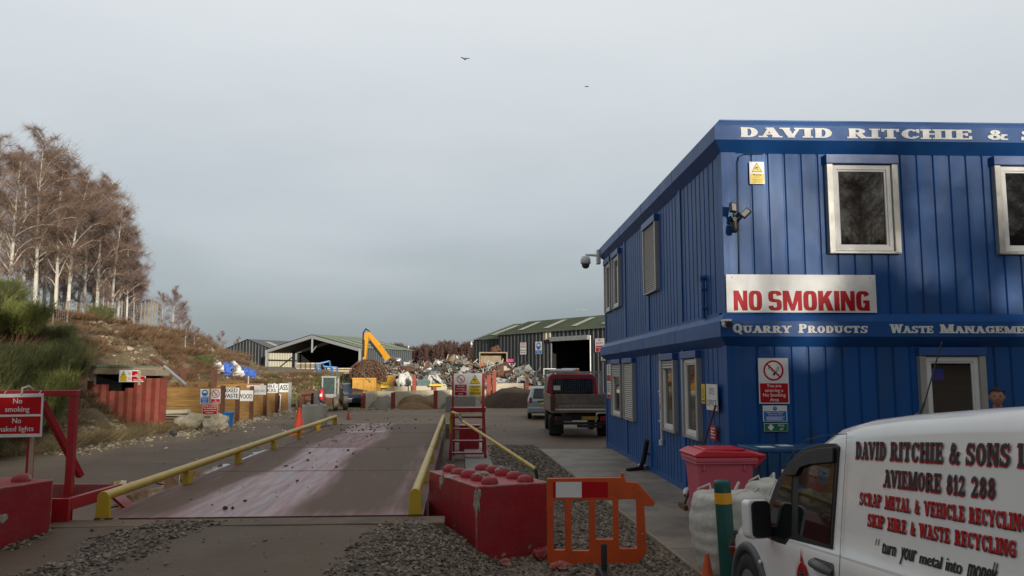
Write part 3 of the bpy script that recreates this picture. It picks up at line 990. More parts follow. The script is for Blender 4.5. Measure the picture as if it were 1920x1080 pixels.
# ------------------------------------------------------------------ site offices: two stacked blue cabins
HD = R(-2.1)
BM = T(3.05, 11.37, 0.0) @ RZ(-HD)
SIDE = Matrix(((0, 1, 0, 0), (-1, 0, 0, 0), (0, 0, 1, 0), (0, 0, 0, 1)))    # panel frame of the long left side (x right, z up, y into the wall)
BL, BW = 11.2, 11.0
office = thing('site_office', 'two storey blue cabin office building with raised white lettering on its fascias', 'building', BM)
def ribwall(mb, x0, x1, z0, z1, M=None, pitch=.245, d=.02, y=0.0):
    pr = []
    x = x0
    n = max(1, int(round((x1-x0)/pitch)))
    p = (x1-x0)/n
    for i in range(n):
        a = x0+i*p
        pr += [(a, y), (a+p-.045, y), (a+p-.03, y+d), (a+p-.016, y+d), (a+p-.003, y-.004)]
    pr.append((x1, y))
    vs = [(a, b, z) for z in (z0, z1) for a, b in pr]
    k = len(pr)
    if M is not None: vs = [M @ Vector(q) for q in vs]
    mb.add(vs, [(i, i+1, k+i+1, k+i) for i in range(k-1)])
for nm, z0, z1 in (('ground_floor', 0.04, 2.42), ('upper_floor', 2.8, 5.24)):
    mb = MB()
    ribwall(mb, .2, BW, z0, z1)
    for (a, b) in ((.2, 2.42), (2.58, 5.2), (5.36, 7.9), (8.06, BL-.16)): ribwall(mb, -b, -a, z0, z1, SIDE)
    for u0 in (0, 2.42, 5.2, 7.9, BL-.16):
        mb.box(-.022 if u0 else -.012, .06, u0-(0.012 if u0 == 0 else 0), u0+(.2 if u0 == 0 else .16), z0, z1)
    mb.box(.061, .2, -.012, .05, z0, z1)
    mb.box(.06, BW, .05, BL-.02, z0+.01, z1-.01)
    mb.box(-.03, .05, 0.22, BL, z0-.03, z0+.09)
    wall = mb.build('wall', m_blue, office)
def fascia(z, k):
    prof = [(.0, z[0]), (.16, z[1]), (.16, z[2]), (.02, z[3]), (-.25, z[3]+.03)]
    mb = MB()
    vs = []
    seams = [BL, 8.0, 5.3, 2.5]
    for d, zz in prof: vs += [(-d*.85, BL+d, zz), (-d*.85, -d, zz), (BW, -d, zz)]
    fs = []
    for i in range(len(prof)-1):
        for j in range(2): fs.append((i*3+j, i*3+j+1, i*3+3+j+1, i*3+3+j))
    mb.add(vs, fs)
    mb.add([(-d*.85, BL+d, zz) for d, zz in prof]+[(.25, BL, prof[-1][1]), (.25, BL, z[0])], [list(range(len(prof)+2))])
    for u in (2.5, 5.3, 8.0):
        mb.prism([(-(d+.003)*.85-.001, zz) for d, zz in prof[:4]]+[(0, z[3]), (0, z[0])], u-.012, u+.012)
    return mb.build('fascia', m_bluefas, office)
fa = fascia((5.2, 5.36, 5.575, 5.68), 0)
fb = fascia((2.39, 2.53, 2.745, 2.86), 1)
mb = MB()
mb.box(-.02, BW, -.02, BL, 5.66, 5.7)
mb.build('roof', m_bluefas, office)
mb = MB()
yy = -.161
for s, a, b in (('DAVID', .22, 1.60), ('RITCHIE', 1.80, 3.66), ('&', 3.86, 4.19), ('SONS', 4.36, 5.5)):
    mb = MB()
    slab(mb, s, a, b, 5.395, 5.54, yy, .01, Tk=.3, t=.14)
    mb.build('lettering', m_letter, fa)
for s, a, b in (('QUARRY', .03, .87), ('PRODUCTS', .97, 1.97), ('WASTE', 2.29, 2.91), ('MANAGEMENT', 3.0, 4.52), ('SKIP', 4.9, 5.4)):
    mb = MB()
    slab(mb, s, a, b, 2.58, 2.68, yy, .008, Tk=.3, t=.15, big=1.25)
    mb.build('lettering', m_letter, fb)

def window(parent, M, x0, x1, z0, z1, shutter=0.0, rail=.1, header=.14):
    mb = MB()
    mb.X = M
    f = .065
    a, b, c, d = x0+rail, x1-rail, z0+.03, z1-.01
    mb.box(a, b, -.05, .02, c, c+f)
    mb.box(a, b, -.05, .02, d-f, d)
    mb.box(a, a+f, -.05, .02, c+f, d-f)
    mb.box(b-f, b, -.05, .02, c+f, d-f)
    g = .028                               # opening sash inside the frame
    mb.box(a+f, b-f, -.034, .02, c+f, c+f+g)
    mb.box(a+f, b-f, -.034, .02, d-f-g, d-f)
    mb.box(a+f, a+f+g, -.034, .02, c+f+g, d-f-g)
    mb.box(b-f-g, b-f, -.034, .02, c+f+g, d-f-g)
    wn = mb.build('window', m_upvc, parent, bevel=.004)
    mb = MB()
    mb.X = M
    mb.box(a+f+g, b-f-g, -.014, .0, c+f+g, d-f-g)
    mb.build('pane', m_glass, wn)
    mb = MB()
    mb.X = M
    mb.box(x0, a-.003, -.085, .02, z0, z1)
    mb.build('guide_rail', m_alu, wn, bevel=.005)
    mb = MB()
    mb.X = M
    mb.box(b+.003, x1, -.085, .02, z0, z1)
    mb.build('guide_rail', m_alu, wn, bevel=.005)
    mb = MB()
    mb.X = M
    mb.box(x0, x1, -.075, .02, z0-.012, z0+.024)
    mb.build('sill', m_alu, wn, bevel=.003)
    if header:
        mb = MB()
        mb.X = M
        mb.box(x0-.01, x1+.01, -.1, .02, z1+.004, z1+header)
        mb.build('shutter_box', m_bluetrim, wn, bevel=.006)
    if shutter:
        mb = MB()
        mb.X = M
        zt, zb = d, lerp(d, c, shutter)
        n = int((zt-zb)/.045)
        for i in range(n):
            za = zb+(zt-zb)*i/n
            zb2 = zb+(zt-zb)*(i+1)/n
            mb.prism([(-.062, za+.004), (-.072, za+.02), (-.062, zb2-.006), (-.056, zb2), (-.056, za)], a, b, plane='yz')
        mb.build('roller_shutter', m_slat, wn)
    return wn
I4 = Matrix.Identity(4)
window(office, I4, 1.51, 2.56, 3.74, 5.04, 0, .095)
window(office, I4, 4.0, 5.05, 3.74, 5.04, 0, .095)
lw = window(office, I4, 2.73, 3.69, .98, 2.26, 0, .095, .12)
mb = MB()
mb.box(2.92, 3.1, -.02, -.0155, 1.92, 2.08)
st_ = mb.build('window_sticker', m_navy_ink, lw)
mb = MB()
para(mb, ['No', 'cold callers'], 2.93, 3.09, 1.94, 2.02, -.0215, 0)
mb.build('print', m_red_ink, st_)
window(office, SIDE, -10.9, -9.85, 3.7, 5.02, .0, .1)
window(office, SIDE, -9.6, -8.5, 3.7, 5.02, .0, .1)
window(office, SIDE, -5.45, -4.2, 3.66, 5.02, 1.0, .1)
window(office, SIDE, -9.9, -8.45, .95, 2.26, .25, .1, .12)
window(office, SIDE, -8.1, -6.85, .95, 2.26, 1.0, .1, .12)
window(office, SIDE, -3.97, -2.92, .97, 2.26, .12, .1, .12)
window(office, SIDE, -2.36, -1.36, .97, 2.26, .0, .1, .12)

# ---- signs
def sign(name, label, M, wd, h, draw, t=.008, board=None, cat='sign', group=None, border=None):
    r = thing(name, label, cat, M, group)
    mb = MB()
    mb.box(-wd/2, wd/2, -t, 0, -h/2, h/2)
    mb.build('board', board or m_white, r, bevel=.002, seg=1)
    mb = MB()
    if border is not None:
        bw = min(wd, h)*.03
        for (a, b, c, d) in ((-wd/2, wd/2, h/2-bw, h/2), (-wd/2, wd/2, -h/2, -h/2+bw), (-wd/2, -wd/2+bw, -h/2+bw, h/2-bw), (wd/2-bw, wd/2, -h/2+bw, h/2-bw)): rect(mb, a, b, c, d, -t-.0012, border)
    draw(mb, -t-.0012)
    if mb.v: mb.build('print', INK, r)
    return r
def onfront(x0, x1, z0, z1, y=-.03): return BM @ T((x0+x1)/2, y, (z0+z1)/2)
def onside(u0, u1, z0, z1, y=-.03): return BM @ SIDE @ T(-(u0+u1)/2, y, (z0+z1)/2)
def d_big(mb, y):
    block(mb, 'NO', -.985, -.575, -.245, .04, y, RED)
    block(mb, 'SMOKING', -.485, .985, -.245, .04, y, RED)
    for a in (-1.0, 1.0):
        for b in (.23, ): disc(mb, a, b, .008, y, BLK, 8)
sign('no_smoking_board', 'long white board reading NO SMOKING in large red capitals above the lower fascia', onfront(0.0, 2.17, 2.875, 3.42, -.03), 2.17, .545, d_big, t=.012)
def d_warn(mb, y):
    pic_warn(mb, 0, .075, .085, y)
    rect(mb, -.1, .1, -.155, -.01, y, YEL)
    para(mb, ['Warning'], -.075, .075, -.05, -.012, y-.001, BLK)
    para(mb, ['CCTV', 'Cameras in', 'operation'], -.075, .075, -.15, -.055, y-.001, BLK, bold=.0)
sign('camera_warning_sign', 'small white and yellow camera warning sign high on the office front wall', onfront(.39, .61, 4.74, 5.07), .22, .33, d_warn)
def d_area(mb, y):
    pic_nosmoke(mb, 0, .145, .145, y)
    rect(mb, -.2, .2, -.305, -.035, y, RED)
    para(mb, ['You are', 'entering a', 'No Smoking', 'Area'], -.18, .18, -.3, -.04, y-.001, WHT, bold=.015)
sign('no_smoking_area_sign', 'white and red sign with crossed cigarette on the lower front wall of the office', onfront(.425, .855, 1.59, 2.23), .43, .64, d_area)
def d_hs(mb, y):
    rect(mb, -.16, .16, -.105, .035, y, BLU)
    disc(mb, 0, .072, .03, y, BLU, 16)
    rect(mb, -.004, .004, .066, .092, y-.001, WHT)
    para(mb, ['Health and Safety at', 'Work Act 1974'], -.145, .145, -.03, .032, y-.001, WHT, bold=.01)
    for k in range(4): rect(mb, -.13+.01*(k % 2), .13-.02*(k % 3), -.05-.014*k, -.043-.014*k, y-.001, WHT)
sign('safety_act_sign', 'small white and blue health and safety notice just above the green sign', onfront(.47, .815, 1.34, 1.565), .345, .225, d_hs)
def d_fa(mb, y):
    rect(mb, -.165, .165, -.052, .052, y, GRN)
    rect(mb, -.075-.04+.02, -.075+.04-.02+.0, -.04, .04, y-.001, WHT)
    rect(mb, -.115, -.035, -.016, .016, y-.0015, WHT)
    para(mb, ['First', 'aid'], .0, .15, -.048, .048, y-.001, WHT, bold=.02)
sign('first_aid_sign', 'small green First aid sign with a white cross, lowest on the front wall', onfront(.48, .82, 1.205, 1.32), .34, .115, d_fa)
def d_so(mb, y):
    put_text(mb, 'SITE', -.13, .13, .04, .13, y, BLK, bold=.0)
    put_text(mb, 'OFFICE', -.24, .24, -.13, -.04, y, BLK, bold=.0)
sign('site_office_sign', 'white square sign with black border reading SITE OFFICE on the side wall', onside(.27, .93, 1.46, 1.87, -.06), .6, .41, d_so, border=BLK)
def d_ys(mb, y):
    pic_warn(mb, 0, .06, .07, y)
    rect(mb, -.1, .1, -.14, -.02, y, BLK)
    rect(mb, -.095, .095, -.135, -.025, y-.0005, YEL)
    para(mb, ['CCTV', 'in operation'], -.08, .08, -.13, -.03, y-.001, BLK)
sign('yellow_camera_sign', 'narrow yellow camera sign on the side wall beside the white SITE OFFICE sign', onside(1.0, 1.22, 1.55, 1.85, -.045), .2, .3, d_ys, board=m_yel_ink)
def d_rs(mb, y):
    for k in range(4): rect(mb, -.12, .1-.03*(k % 2), .06-.045*k, .075-.045*k, y, WHT)
    disc(mb, -.05, .02, .03, y-.001, WHT, 12)
sign('red_fire_notice', 'small red notice low on the side wall behind the brown pole', onside(.43, .79, 1.04, 1.24, -.05), .3, .22, d_rs, board=m_red_ink)
def d_ns(mb, y):
    pic_nosmoke(mb, 0, .05, .055, y)
    rect(mb, -.07, .07, -.15, -.03, y, RED)
    para(mb, ['No', 'smoking'], -.06, .06, -.14, -.04, y-.001, WHT)
sign('slim_no_smoking_sign', 'slim white and red no smoking sign on the side wall beside the white conduit', onside(4.0, 4.16, 1.3, 1.64, -.05), .16, .34, d_ns)
def d_far(mb, y):
    rect(mb, -.3, .3, .0, .16, y, RED)
    rect(mb, -.3, .3, -.44, -.36, y, RED)
    para(mb, ['Visitors', 'report to', 'site office'], -.27, .27, .2, .43, y, BLK)
    for k in range(5): rect(mb, -.25, .22-.05*(k % 3), -.08-.05*k, -.06-.05*k, y, BLK)
sign('faded_notice', 'tall faded red and cream notice by the far corner of the office side wall', onside(9.98, 10.75, 1.38, 2.26, -.05), .7, .9, d_far)

# ---- fittings hung on the offices
r = thing('dome_camera', 'white dome security camera hung from an arm at the far top corner of the office', 'security camera', BM @ T(-.1, BL+.2, 5.35))
mb = MB()
mb.box(-.1, .0, -.12, .12, -.2, .2)
mb.tube([(-.1, 0, .05), (-.3, 0, .06), (-.42, 0, .05)], [.04, .035, .05], 10)
mb.build('bracket', m_white, r)
mb = MB()
mb.lathe([(0, .02), (.1, .0), (.14, -.08), (.15, -.2), (.13, -.22), (0, -.22)], 16, T(-.42, 0, .02))
mb.build('housing', m_white, r)
mb = MB()
mb.lathe([(.115, -.2), (.11, -.28), (.07, -.34), (0, -.36)], 16, T(-.42, 0, .02))
mb.build('dome', m_grey, r)
r = thing('bullet_camera', 'small white and black camera on the lower fascia corner before the word QUARRY', 'security camera', BM @ T(-.07, -.2, 2.7))
mb = MB()
mb.tube([(0, .06, .0), (0, -.08, .0)], .05, 14)
mb.box(-.055, .05, -.12, .05, .03, .062)
mb.build('housing', m_white, r, bevel=.006)
mb = MB()
mb.tube([(.012, -.081, -.008), (.012, -.13, -.01)], [.046, .044], 14)
mb.build('lens', m_black, r)
r = thing('floodlight', 'black twin headed floodlight with motion sensor on the front corner of the upper cabin', 'floodlight', BM @ T(.12, -.03, 4.2))
mb = MB()
mb.box(-.05, .05, -.05, .0, -.05, .06)
mb.tube([(0, -.05, 0), (0, -.12, .0)], .03, 8)
mb.tube([(0, -.1, .0), (-.02, -.12, .08)], .015, 6)
mb.tube([(0, -.1, .0), (.12, -.12, .05)], .015, 6)
mb.build('bracket', m_black, r, bevel=.006)
for dx, dz, ry, rz in ((-.03, .16, .12, .25), (.15, .08, .75, -.5)):
    mb = MB()
    M = T(dx, -.14, dz) @ RZ(rz) @ RY(ry) @ RX(-.25)
    mb.box(-.045, .045, -.025, .02, -.07, .07, 0, M)
    mb.box(-.034, .034, -.03, -.0255, -.056, .056, 1, M)
    for k in range(5): mb.box(-.04+.02*k-.003, -.04+.02*k+.003, .02, .034, -.065, .065, 0, M)
    mb.build('lamp_head', [m_black, m_slat], r)
mb = MB()
mb.tube([(0, -.1, -.05), (0, -.1, -.1)], .04, 12)
mb.lathe([(.05, 0), (.05, -.06), (.03, -.09), (0, -.1)], 12, T(0, -.1, -.1))
mb.build('sensor', m_black, r)
mb = MB()
mb.X = BM
mb.tube([(.62, -.03, 5.2), (.33, -.03, 5.19), (.25, -.03, 5.15), (.22, -.03, 5.05), (.21, -.03, 4.2), (.2, -.03, 3.43)], .008, 6)
tag(mb.build('cable', m_black), 'thin black cable running down the front wall to the floodlight', 'cable')
mb = MB()
mb.X = BM @ SIDE
mb.tube([(-.98, -.05, 2.86), (-.98, -.05, 3.45), (-.98, -.05, 3.5)], .035, 10)
mb.tube([(-.98, -.1, 3.48), (-.98, .03, 3.5)], .045, 10)
for z in (3.0, 3.3): mb.box(-1.03, -.93, -.09, .0, z, z+.03)
tag(mb.build('vent_pipe', m_bluetrim), 'short blue vent pipe standing on the lower fascia against the upper side wall', 'pipe')
mb = MB()
mb.X = BM @ SIDE
mb.tube([(-4.16, -.04, 2.4), (-4.2, -.04, 1.7), (-4.12, -.04, .74)], .02, 8)
mb.tube([(-4.12, -.05, .76), (-4.12, -.05, .66)], .045, 8)
for z in (1.1, 1.66): mb.box(-4.24, -4.08, -.07, .0, z, z+.025)
tag(mb.build('conduit', m_upvc), 'thin white conduit down the side wall beside the third window', 'pipe')
mb = MB()
mb.X = BM @ SIDE
mb.tube([(-5.25, -.09, .66), (-5.4, -.14, .25), (-5.5, -.2, .05)], .05, 10)
mb.tube([(-5.5, -.2, .06), (-5.3, -.5, .045)], .05, 10)
mb.box(-5.5, -5.3, -.1, .0, .36, .39)
tag(mb.build('drain_pipe', m_black), 'short black drain pipe leaning against the foot of the side wall', 'pipe')
mb = MB()
mb.X = BM @ SIDE
mb.tube([(-.32, -.09, 1.56), (-.68, -.45, .2), (-.72, -.5, .04)], .017, 8)
mb.box(-.9, -.55, -.53, -.47, .036, .1)
tag(mb.build('broom', m_rustd), 'old brown broom leaning on the side wall by the SITE OFFICE sign', 'broom')
for k, (u, z) in enumerate(((5.6, .12), (1.9, .12))):
    mb = MB()
    mb.X = BM @ SIDE
    mb.blob((-u, -.12, z*.7), (.12, .09, .07), k+3, .5, 2)
    tag(mb.build('rag', m_galv), ['crumpled grey rag at the foot of the side wall by the drain pipe', 'crumpled grey rag at the foot of the side wall near the red bin'][k], 'rag')

# ------------------------------------------------------------------ weighbridge
wb = thing('weighbridge', 'long steel weighbridge deck with worn red paint and muddy wheel tracks', 'weighbridge', WBM)
m_deck = mat('worn_red_deck', (0.27, 0.028, 0.04), 0.5, var=0.25, scale=1.6, stretch=(3.2, .3, 1), dirt=((0.15, 0.105, 0.1), 0.42, 0.68, 1.6), bump=.06, bscale=25)
n_ = m_deck.node_tree
b_ = n_.nodes['Principled BSDF']
old = b_.inputs['Base Color'].links[0].from_socket
oldr = b_.inputs['Roughness'].links[0].from_socket
at_ = n_.nodes.new('ShaderNodeAttribute')
at_.attribute_name = 'tracks'
sp_ = n_.nodes.new('ShaderNodeSeparateColor')
n_.links.new(at_.outputs['Color'], sp_.inputs[0])
tx = n_.nodes.new('ShaderNodeTexCoord')
mpp = n_.nodes.new('ShaderNodeMapping')
mpp.inputs['Scale'].default_value = (5.0, .35, 1)
n_.links.new(tx.outputs['Object'], mpp.inputs[0])
qn = n_.nodes.new('ShaderNodeTexNoise')
qn.inputs['Scale'].default_value = 2.2
qn.inputs['Detail'].default_value = 8
n_.links.new(mpp.outputs[0], qn.inputs[0])
mm = n_.nodes.new('ShaderNodeMath')
mm.operation = 'MULTIPLY_ADD'
mm.inputs[1].default_value = 1.15
mm.inputs[2].default_value = -.57
n_.links.new(qn.outputs['Fac'], mm.inputs[0])
m2 = n_.nodes.new('ShaderNodeMath')
m2.operation = 'ADD'
m2.use_clamp = True
n_.links.new(sp_.outputs[0], m2.inputs[0])
n_.links.new(mm.outputs[0], m2.inputs[1])
mxx = n_.nodes.new('ShaderNodeMix')
mxx.data_type = 'RGBA'
n_.links.new(m2.outputs[0], mxx.inputs['Factor'])
n_.links.new(old, mxx.inputs['A'])
mxx.inputs['B'].default_value = (0.125, 0.074, 0.046, 1)
n_.links.new(mxx.outputs['Result'], b_.inputs['Base Color'])
rr = n_.nodes.new('ShaderNodeMix')
n_.links.new(m2.outputs[0], rr.inputs['Factor'])
rr.inputs['A'].default_value = 0.26
rr.inputs['B'].default_value = 0.8
n_.links.new(rr.outputs['Result'], b_.inputs['Roughness'])
mb = MB()
hw = WB_W/2
NU, NV = 48, 90
mb.grid(lambda a, b: (lerp(-hw, hw, a), lerp(0, WB_L, b), 0.0), NU, NV)
mb.box(-hw, hw, 0, WB_L, -.32, -.004)
for v in (4.2, 8.4, 12.6): mb.box(-hw+.1, hw-.1, v-.012, v+.012, -.003, .004)
deck = mb.build('deck', m_deck, wb)
ca = deck.data.color_attributes.new('tracks', 'FLOAT_COLOR', 'POINT')
buf = np.zeros((len(deck.data.vertices), 4), dtype=np.float32)
for i, v in enumerate(deck.data.vertices):
    u = v.co.x
    st_w = sm((u+1.15+.1*math.sin(v.co.y*.9))/.35)*(1-sm((u-.02-.12*math.sin(v.co.y*.7))/.4))
    k = .93*(1-st_w)*(1-.35*sm((u-1.15)/.3)*(1-sm((v.co.y-7)/3)))*(1-.3*sm((-u-1.3)/.25))+.1
    if 8.5 < v.co.y < 12.8: k = max(k, .5)
    if v.co.y < .5: k *= .55+v.co.y*.9
    if v.co.y > 13.5: k = max(k, .35)
    buf[i, 0] = k*1.05
ca.data.foreach_set('color', buf.ravel())
mb = MB()
mb.prism([(-2.25, -.42), (2.02, -.42), (2.02, -.02), (-2.05, -.02)], -.3, -.012, plane='xy')
mb.build('concrete_sill', m_sill, wb, bevel=.01, fix=True)
mb = MB()
mb.prism([(-2.0, WB_L+.02), (2.0, WB_L+.02), (2.0, WB_L+.5), (-2.0, WB_L+.5)], -.3, -.02, plane='xy')
mb.build('concrete_sill', m_conc, wb, bevel=.01, fix=True)
for v in np.arange(.6, WB_L, 2.6):
    mb = MB()
    mb.box(-1.5, 1.5, v, v+.4, -.46, -.322)
    mb.build('support', m_conc, wb)
mb = MB()                       # mud clods on the deck belong to the yard's dirt
pts = []
for _ in range(190):
    q = WBM @ Vector((rnd.gauss(-.45, .5), rnd.uniform(.3, WB_L) if rnd.random() < .32 else rnd.uniform(13.2, 16.6), 0))
    pts.append((q.x, q.y, q.z))
tag(stones('mud_clods', pts, mat('mud_clod', (.05, .038, .03), .95), seed=4, smin=.008, smax=.042), 'dark clods of mud dropped along the weighbridge deck', 'mud', kind='stuff')

def rail(label, u, sd):
    r = thing('guard_rail', label, 'rail', WBM @ T(u, 0, 0), 'yellow tube rails along the weighbridge')
    mb = MB()
    zc = .23
    mb.tube([(0, .06, zc), (0, WB_L-.2, zc)], .054, 14)
    for v in (5.3, 10.7): mb.tube([(0, v, zc), (0, v+.05, zc)], .058, 14)
    mb.build('tube', m_yel, r)
    vs_ = [.0, 2.75, 5.4, 8.1, 10.8, 13.5, 16.3]
    for i, v in enumerate(vs_):
        mb = MB()
        if i in (0, 6):
            pr = [(-.075, 0), (.075, 0), (.062, .225)]+[(.062*math.cos(R(a)), .225+.062*math.sin(R(a))) for a in (20, 45, 70, 90, 110, 135, 160)]+[(-.062, .225)]
            mb.prism(pr, v-.01 if i == 0 else v+.1, v+.05 if i == 0 else v+.16)
        else:
            mb.box(-.04, .04, v-.1, v+.1, 0.0, .185)
        mb.build('post', m_yel, r, bevel=.006)
    return r
rail('long yellow tube guard rail on the left edge of the weighbridge', -hw+.09, -1)
rail('long yellow tube guard rail on the right edge of the weighbridge, beside the red steps', hw-.09, 1)

# ---- interlocking concrete blocks painted red
def lego(name, label, M, L, W, H, rows, cols, m, chips=(), group=None, stud_m=None):
    r = thing(name, label, 'concrete block', M, group)
    mb = MB()
    mb.box(0, W, 0, L, 0, H)
    body = mb.build('body', m, r, bevel=.01)
    for i in range(rows):
        for j in range(cols):
            mb = MB()
            mb.X = T(rnd.uniform(-.008, .008), rnd.uniform(-.008, .008), rnd.uniform(-.012, .003))
            cx, cy = W*(i+.5)/rows, L*(j+.5)/cols
            rr_ = .095
            mb.lathe([(rr_, -.005), (rr_, .025), (rr_*.9, .055), (rr_*.6, .078), (0, .085)], 18, T(cx, cy, H))
            mb.build('stud', stud_m or m, r)
    for c, s, sd in chips:
        mb = MB()
        mb.blob(c, s, sd, .45, 3, smooth=False, freq=1.8)
        mb.build('broken_edge', m_bareconc, r)
    return r
A = gnd(893, 912, .8)
lego('concrete_block', 'large red concrete block with two rows of studs beside the orange barrier', T(A.x, A.y, 0.0) @ RZ(R(25)), 1.55, .88, .8, 2, 5, m_block,
     (((0.02, .02, .65), (.035, .04, .15), 1), ((.06, .9, .795), (.07, .12, .018), 2), ((.87, .01, .74), (.022, .022, .05), 3), ((.01, 1.1, .72), (.018, .07, .09), 6), ((.25, .46, .855), (.09, .08, .045), 8), ((.66, .78, .86), (.08, .07, .04), 9)))
A = gnd(101, 899, .93)
lego('concrete_block', 'red concrete block with studs at the left edge before the hanging sign', T(A.x, A.y, .13) @ RZ(R(-17)) @ T(-.85, -1.5, 0), 1.5, .85, .8, 2, 4, m_block,
     (((.85, 1.49, .17), (.02, .02, .13), 4), ((.845, .9, .5), (.012, .1, .06), 5)))
for k, (px, py, s) in enumerate(((950, 1063, .07), (1020, 1050, .12), (1048, 1072, .09))):
    p = gnd(px, py)
    mb = MB()
    mb.blob((0, 0, s*.5), (s, s*.8, s*.75), k, .4, 2)
    o = mb.build('broken_lump', [m_block], None)
    o.location = p
    tag(o, ['smallest red lump of broken concrete on the gravel, furthest left', 'largest lump of broken red concrete at the foot of the red block', 'red lump of broken concrete before the corner of the orange barrier'][k], 'rubble')

# ---- steps with sign beside the weighbridge (right)
LX = gnd(845, 862)
LM = T(LX.x, LX.y, 0) @ RZ(R(2))
st = thing('step_platform', 'red steel steps and platform for drivers at the right side of the weighbridge', 'steps', LM)
Wd = .76
mb = MB()
for x in (.03, Wd):
    mb = MB()
    mb.bar((x-.04 if x < .1 else x+.06, 0, .0), (x, .25, 1.2), .06, .06)
    mb.build('stile', m_redp, st)
for x, wv in ((.03, .045), (Wd, .07)):
    mb = MB()
    mb.box(x-wv/2, x+wv/2, .28, .28+wv, 1.1, 2.03)
    mb.build('post', m_redp, st, bevel=.005)
for k in range(4):
    mb = MB()
    t = (k+.5)/4.3
    mb.box(.03, Wd, .22*t-.02, .22*t+.22, 1.2*t-.02, 1.2*t+.02)
    mb.build('tread', m_redp, st)
mb = MB()
mb.box(-.02, Wd+.06, .22, 1.1, 1.17, 1.19)
mb.box(-.02, Wd+.06, .2, .235, 1.1, 1.2)
for k in range(12): mb.box(.0+k*.065, .02+k*.065, .23, 1.1, 1.19, 1.205)
mb.build('platform', m_redp, st)
for x in (.03, Wd):
    mb = MB()
    mb.box(x-.025, x+.025, 1.05, 1.1, 0, 1.17)
    mb.build('rear_leg', m_redp, st)
mb = MB()
mb.box(-.03, .0, .1, .13, -.05+.05, 1.1)
mb.build('strut', m_yel, st)
def d_lad(mb, y):
    pic_nosmoke(mb, -.17, .13, .1, y)
    pic_warn(mb, .17, .12, .13, y)
    rect(mb, -.315, -.03, -.255, .0, y, RED)
    para(mb, ['You are', 'entering a', 'no smoking', 'zone'], -.305, -.04, -.25, -.005, y-.001, WHT, bold=.015)
    rect(mb, .03, .315, -.255, -.02, y, YEL)
    para(mb, ['CAUTION', 'CCTV IN', 'OPERATION'], .04, .305, -.25, -.025, y-.001, BLK, bold=.02)
sign('no_smoking_camera_sign', 'white sign with crossed cigarette and yellow triangle between the red step posts', LM @ T(.03+Wd/2-.02, .272, 1.755), .68, .54, d_lad)
h0 = at(845, 775, 18.6)
h1 = at(1003, 880, 12.3)
r = thing('barrier_arm', 'yellow pole sloping down from the red steps towards the gravel strip', 'pole', T(*h1))
mb = MB()
q0 = h0-h1
pth = [q0+Vector((.0, .1, -.35)), q0+Vector((0, .05, -.1)), q0+Vector((.05, -.1, .03)), q0+Vector((.25, -.7, -.0)), Vector((-.25, 1.0, .1)), Vector((0, 0, 0)), Vector((.02, -.05, -.12))]
mb.tube([pth[0], pth[1], pth[2], pth[3]], .032, 10)
mb.tube([q0.lerp(Vector(), .2), Vector((-.03, .1, .02)), Vector((.01, 0, 0))], .03, 10)
mb.build('pole', m_yel, r)
mb = MB()
mb.tube([pth[3]+Vector((-.06, .16, .005)), q0.lerp(Vector(), .205)], .034, 10)
mb.build('sleeve', m_black, r)
mb = MB()
mb.tube([(.01, 0, .0), (.03, -.03, -.12), (.03, -.03, -h1.z)], .025, 8)
mb.build('foot', m_black, r)
mb = MB()
p = gnd(875, 818, 0.0)
p = Vector((-1.3, 21.5, 0))
mb.box(p.x-.1, p.x+.42, p.y, p.y+.4, 0, .62)
mb.box(p.x-.13, p.x+.45, p.y-.03, p.y+.43, .62, .66)
tag(mb.build('cabinet', m_redp, bevel=.01), 'dark red steel cabinet behind the red steps', 'cabinet')

# ---- left: red frame, hanging sign, grille platform
FY = 9.05
pr_ = at(140, 735, FY)
fr = thing('sign_frame', 'red box section frame with a diagonal brace standing by the left end of the weighbridge', 'frame', T(pr_.x, FY, .35))
zt = pr_.z-.35
mb = MB()
mb.box(-.038, .038, -.038, .038, 0, zt-.05)
mb.build('post', m_redp, fr, bevel=.006)
mb = MB()
mb.box(-1.6, .045, -.045, .045, zt-.049, zt+.02)
mb.build('beam', m_redp, fr, bevel=.006)
a0 = at(78, 752, FY+.05)-Vector((pr_.x, FY, .35))
a1 = at(151, 893, FY+.6)-Vector((pr_.x, FY, .35))
mb = MB()
mb.bar(a0, a1, .07, .07)
mb.build('brace', m_redp, fr, bevel=.006)
sx_ = at(55, 800, FY).x-pr_.x
mb = MB()
mb.box(sx_-.035, sx_+.025, .03, .09, -.1, zt-.051)
mb.build('post', m_redp, fr, bevel=.006)
mb = MB()
mb.box(sx_+.027, sx_+.05, -.02, .03, .2, zt-.3)
mb.build('batten', m_plank, fr)
def d_nn(mb, y):
    rect(mb, -.26, .26, .012, .2, y, RED)
    rect(mb, -.26, .26, -.2, -.012, y, RED)
    para(mb, ['No', 'smoking'], -.21, .21, .018, .198, y-.001, WHT, bold=.02, fill=.66)
    para(mb, ['No', 'naked lights'], -.245, .245, -.196, -.018, y-.001, WHT, bold=.02, fill=.66)
c_ = at(33, 779, FY-.1)
sg = sign('hanging_sign', 'white edged red sign reading No smoking and No naked lights tied to the red frame', T(c_.x, FY-.1, c_.z) @ RY(R(-1.0)), .56, .475, d_nn)
mb = MB()
for x in (-.17, .22): mb.tube([(x, -.012, .2), (x, .04, .262), (x, .12, .268)], .006, 5)
mb.tube([(.04, -.01, .22), (.05, -.02, .3), (.08, .05, .32), (.08, .13, .28)], .012, 6)
mb.build('tie', m_bag, sg)
pl = thing('side_platform', 'low red steel platform with open grating beside the near left end of the weighbridge', 'platform', T(-5.35, 9.35, 0))
mb = MB()
mb.box(-.75, .62, -.62, -.56, .38, .68)
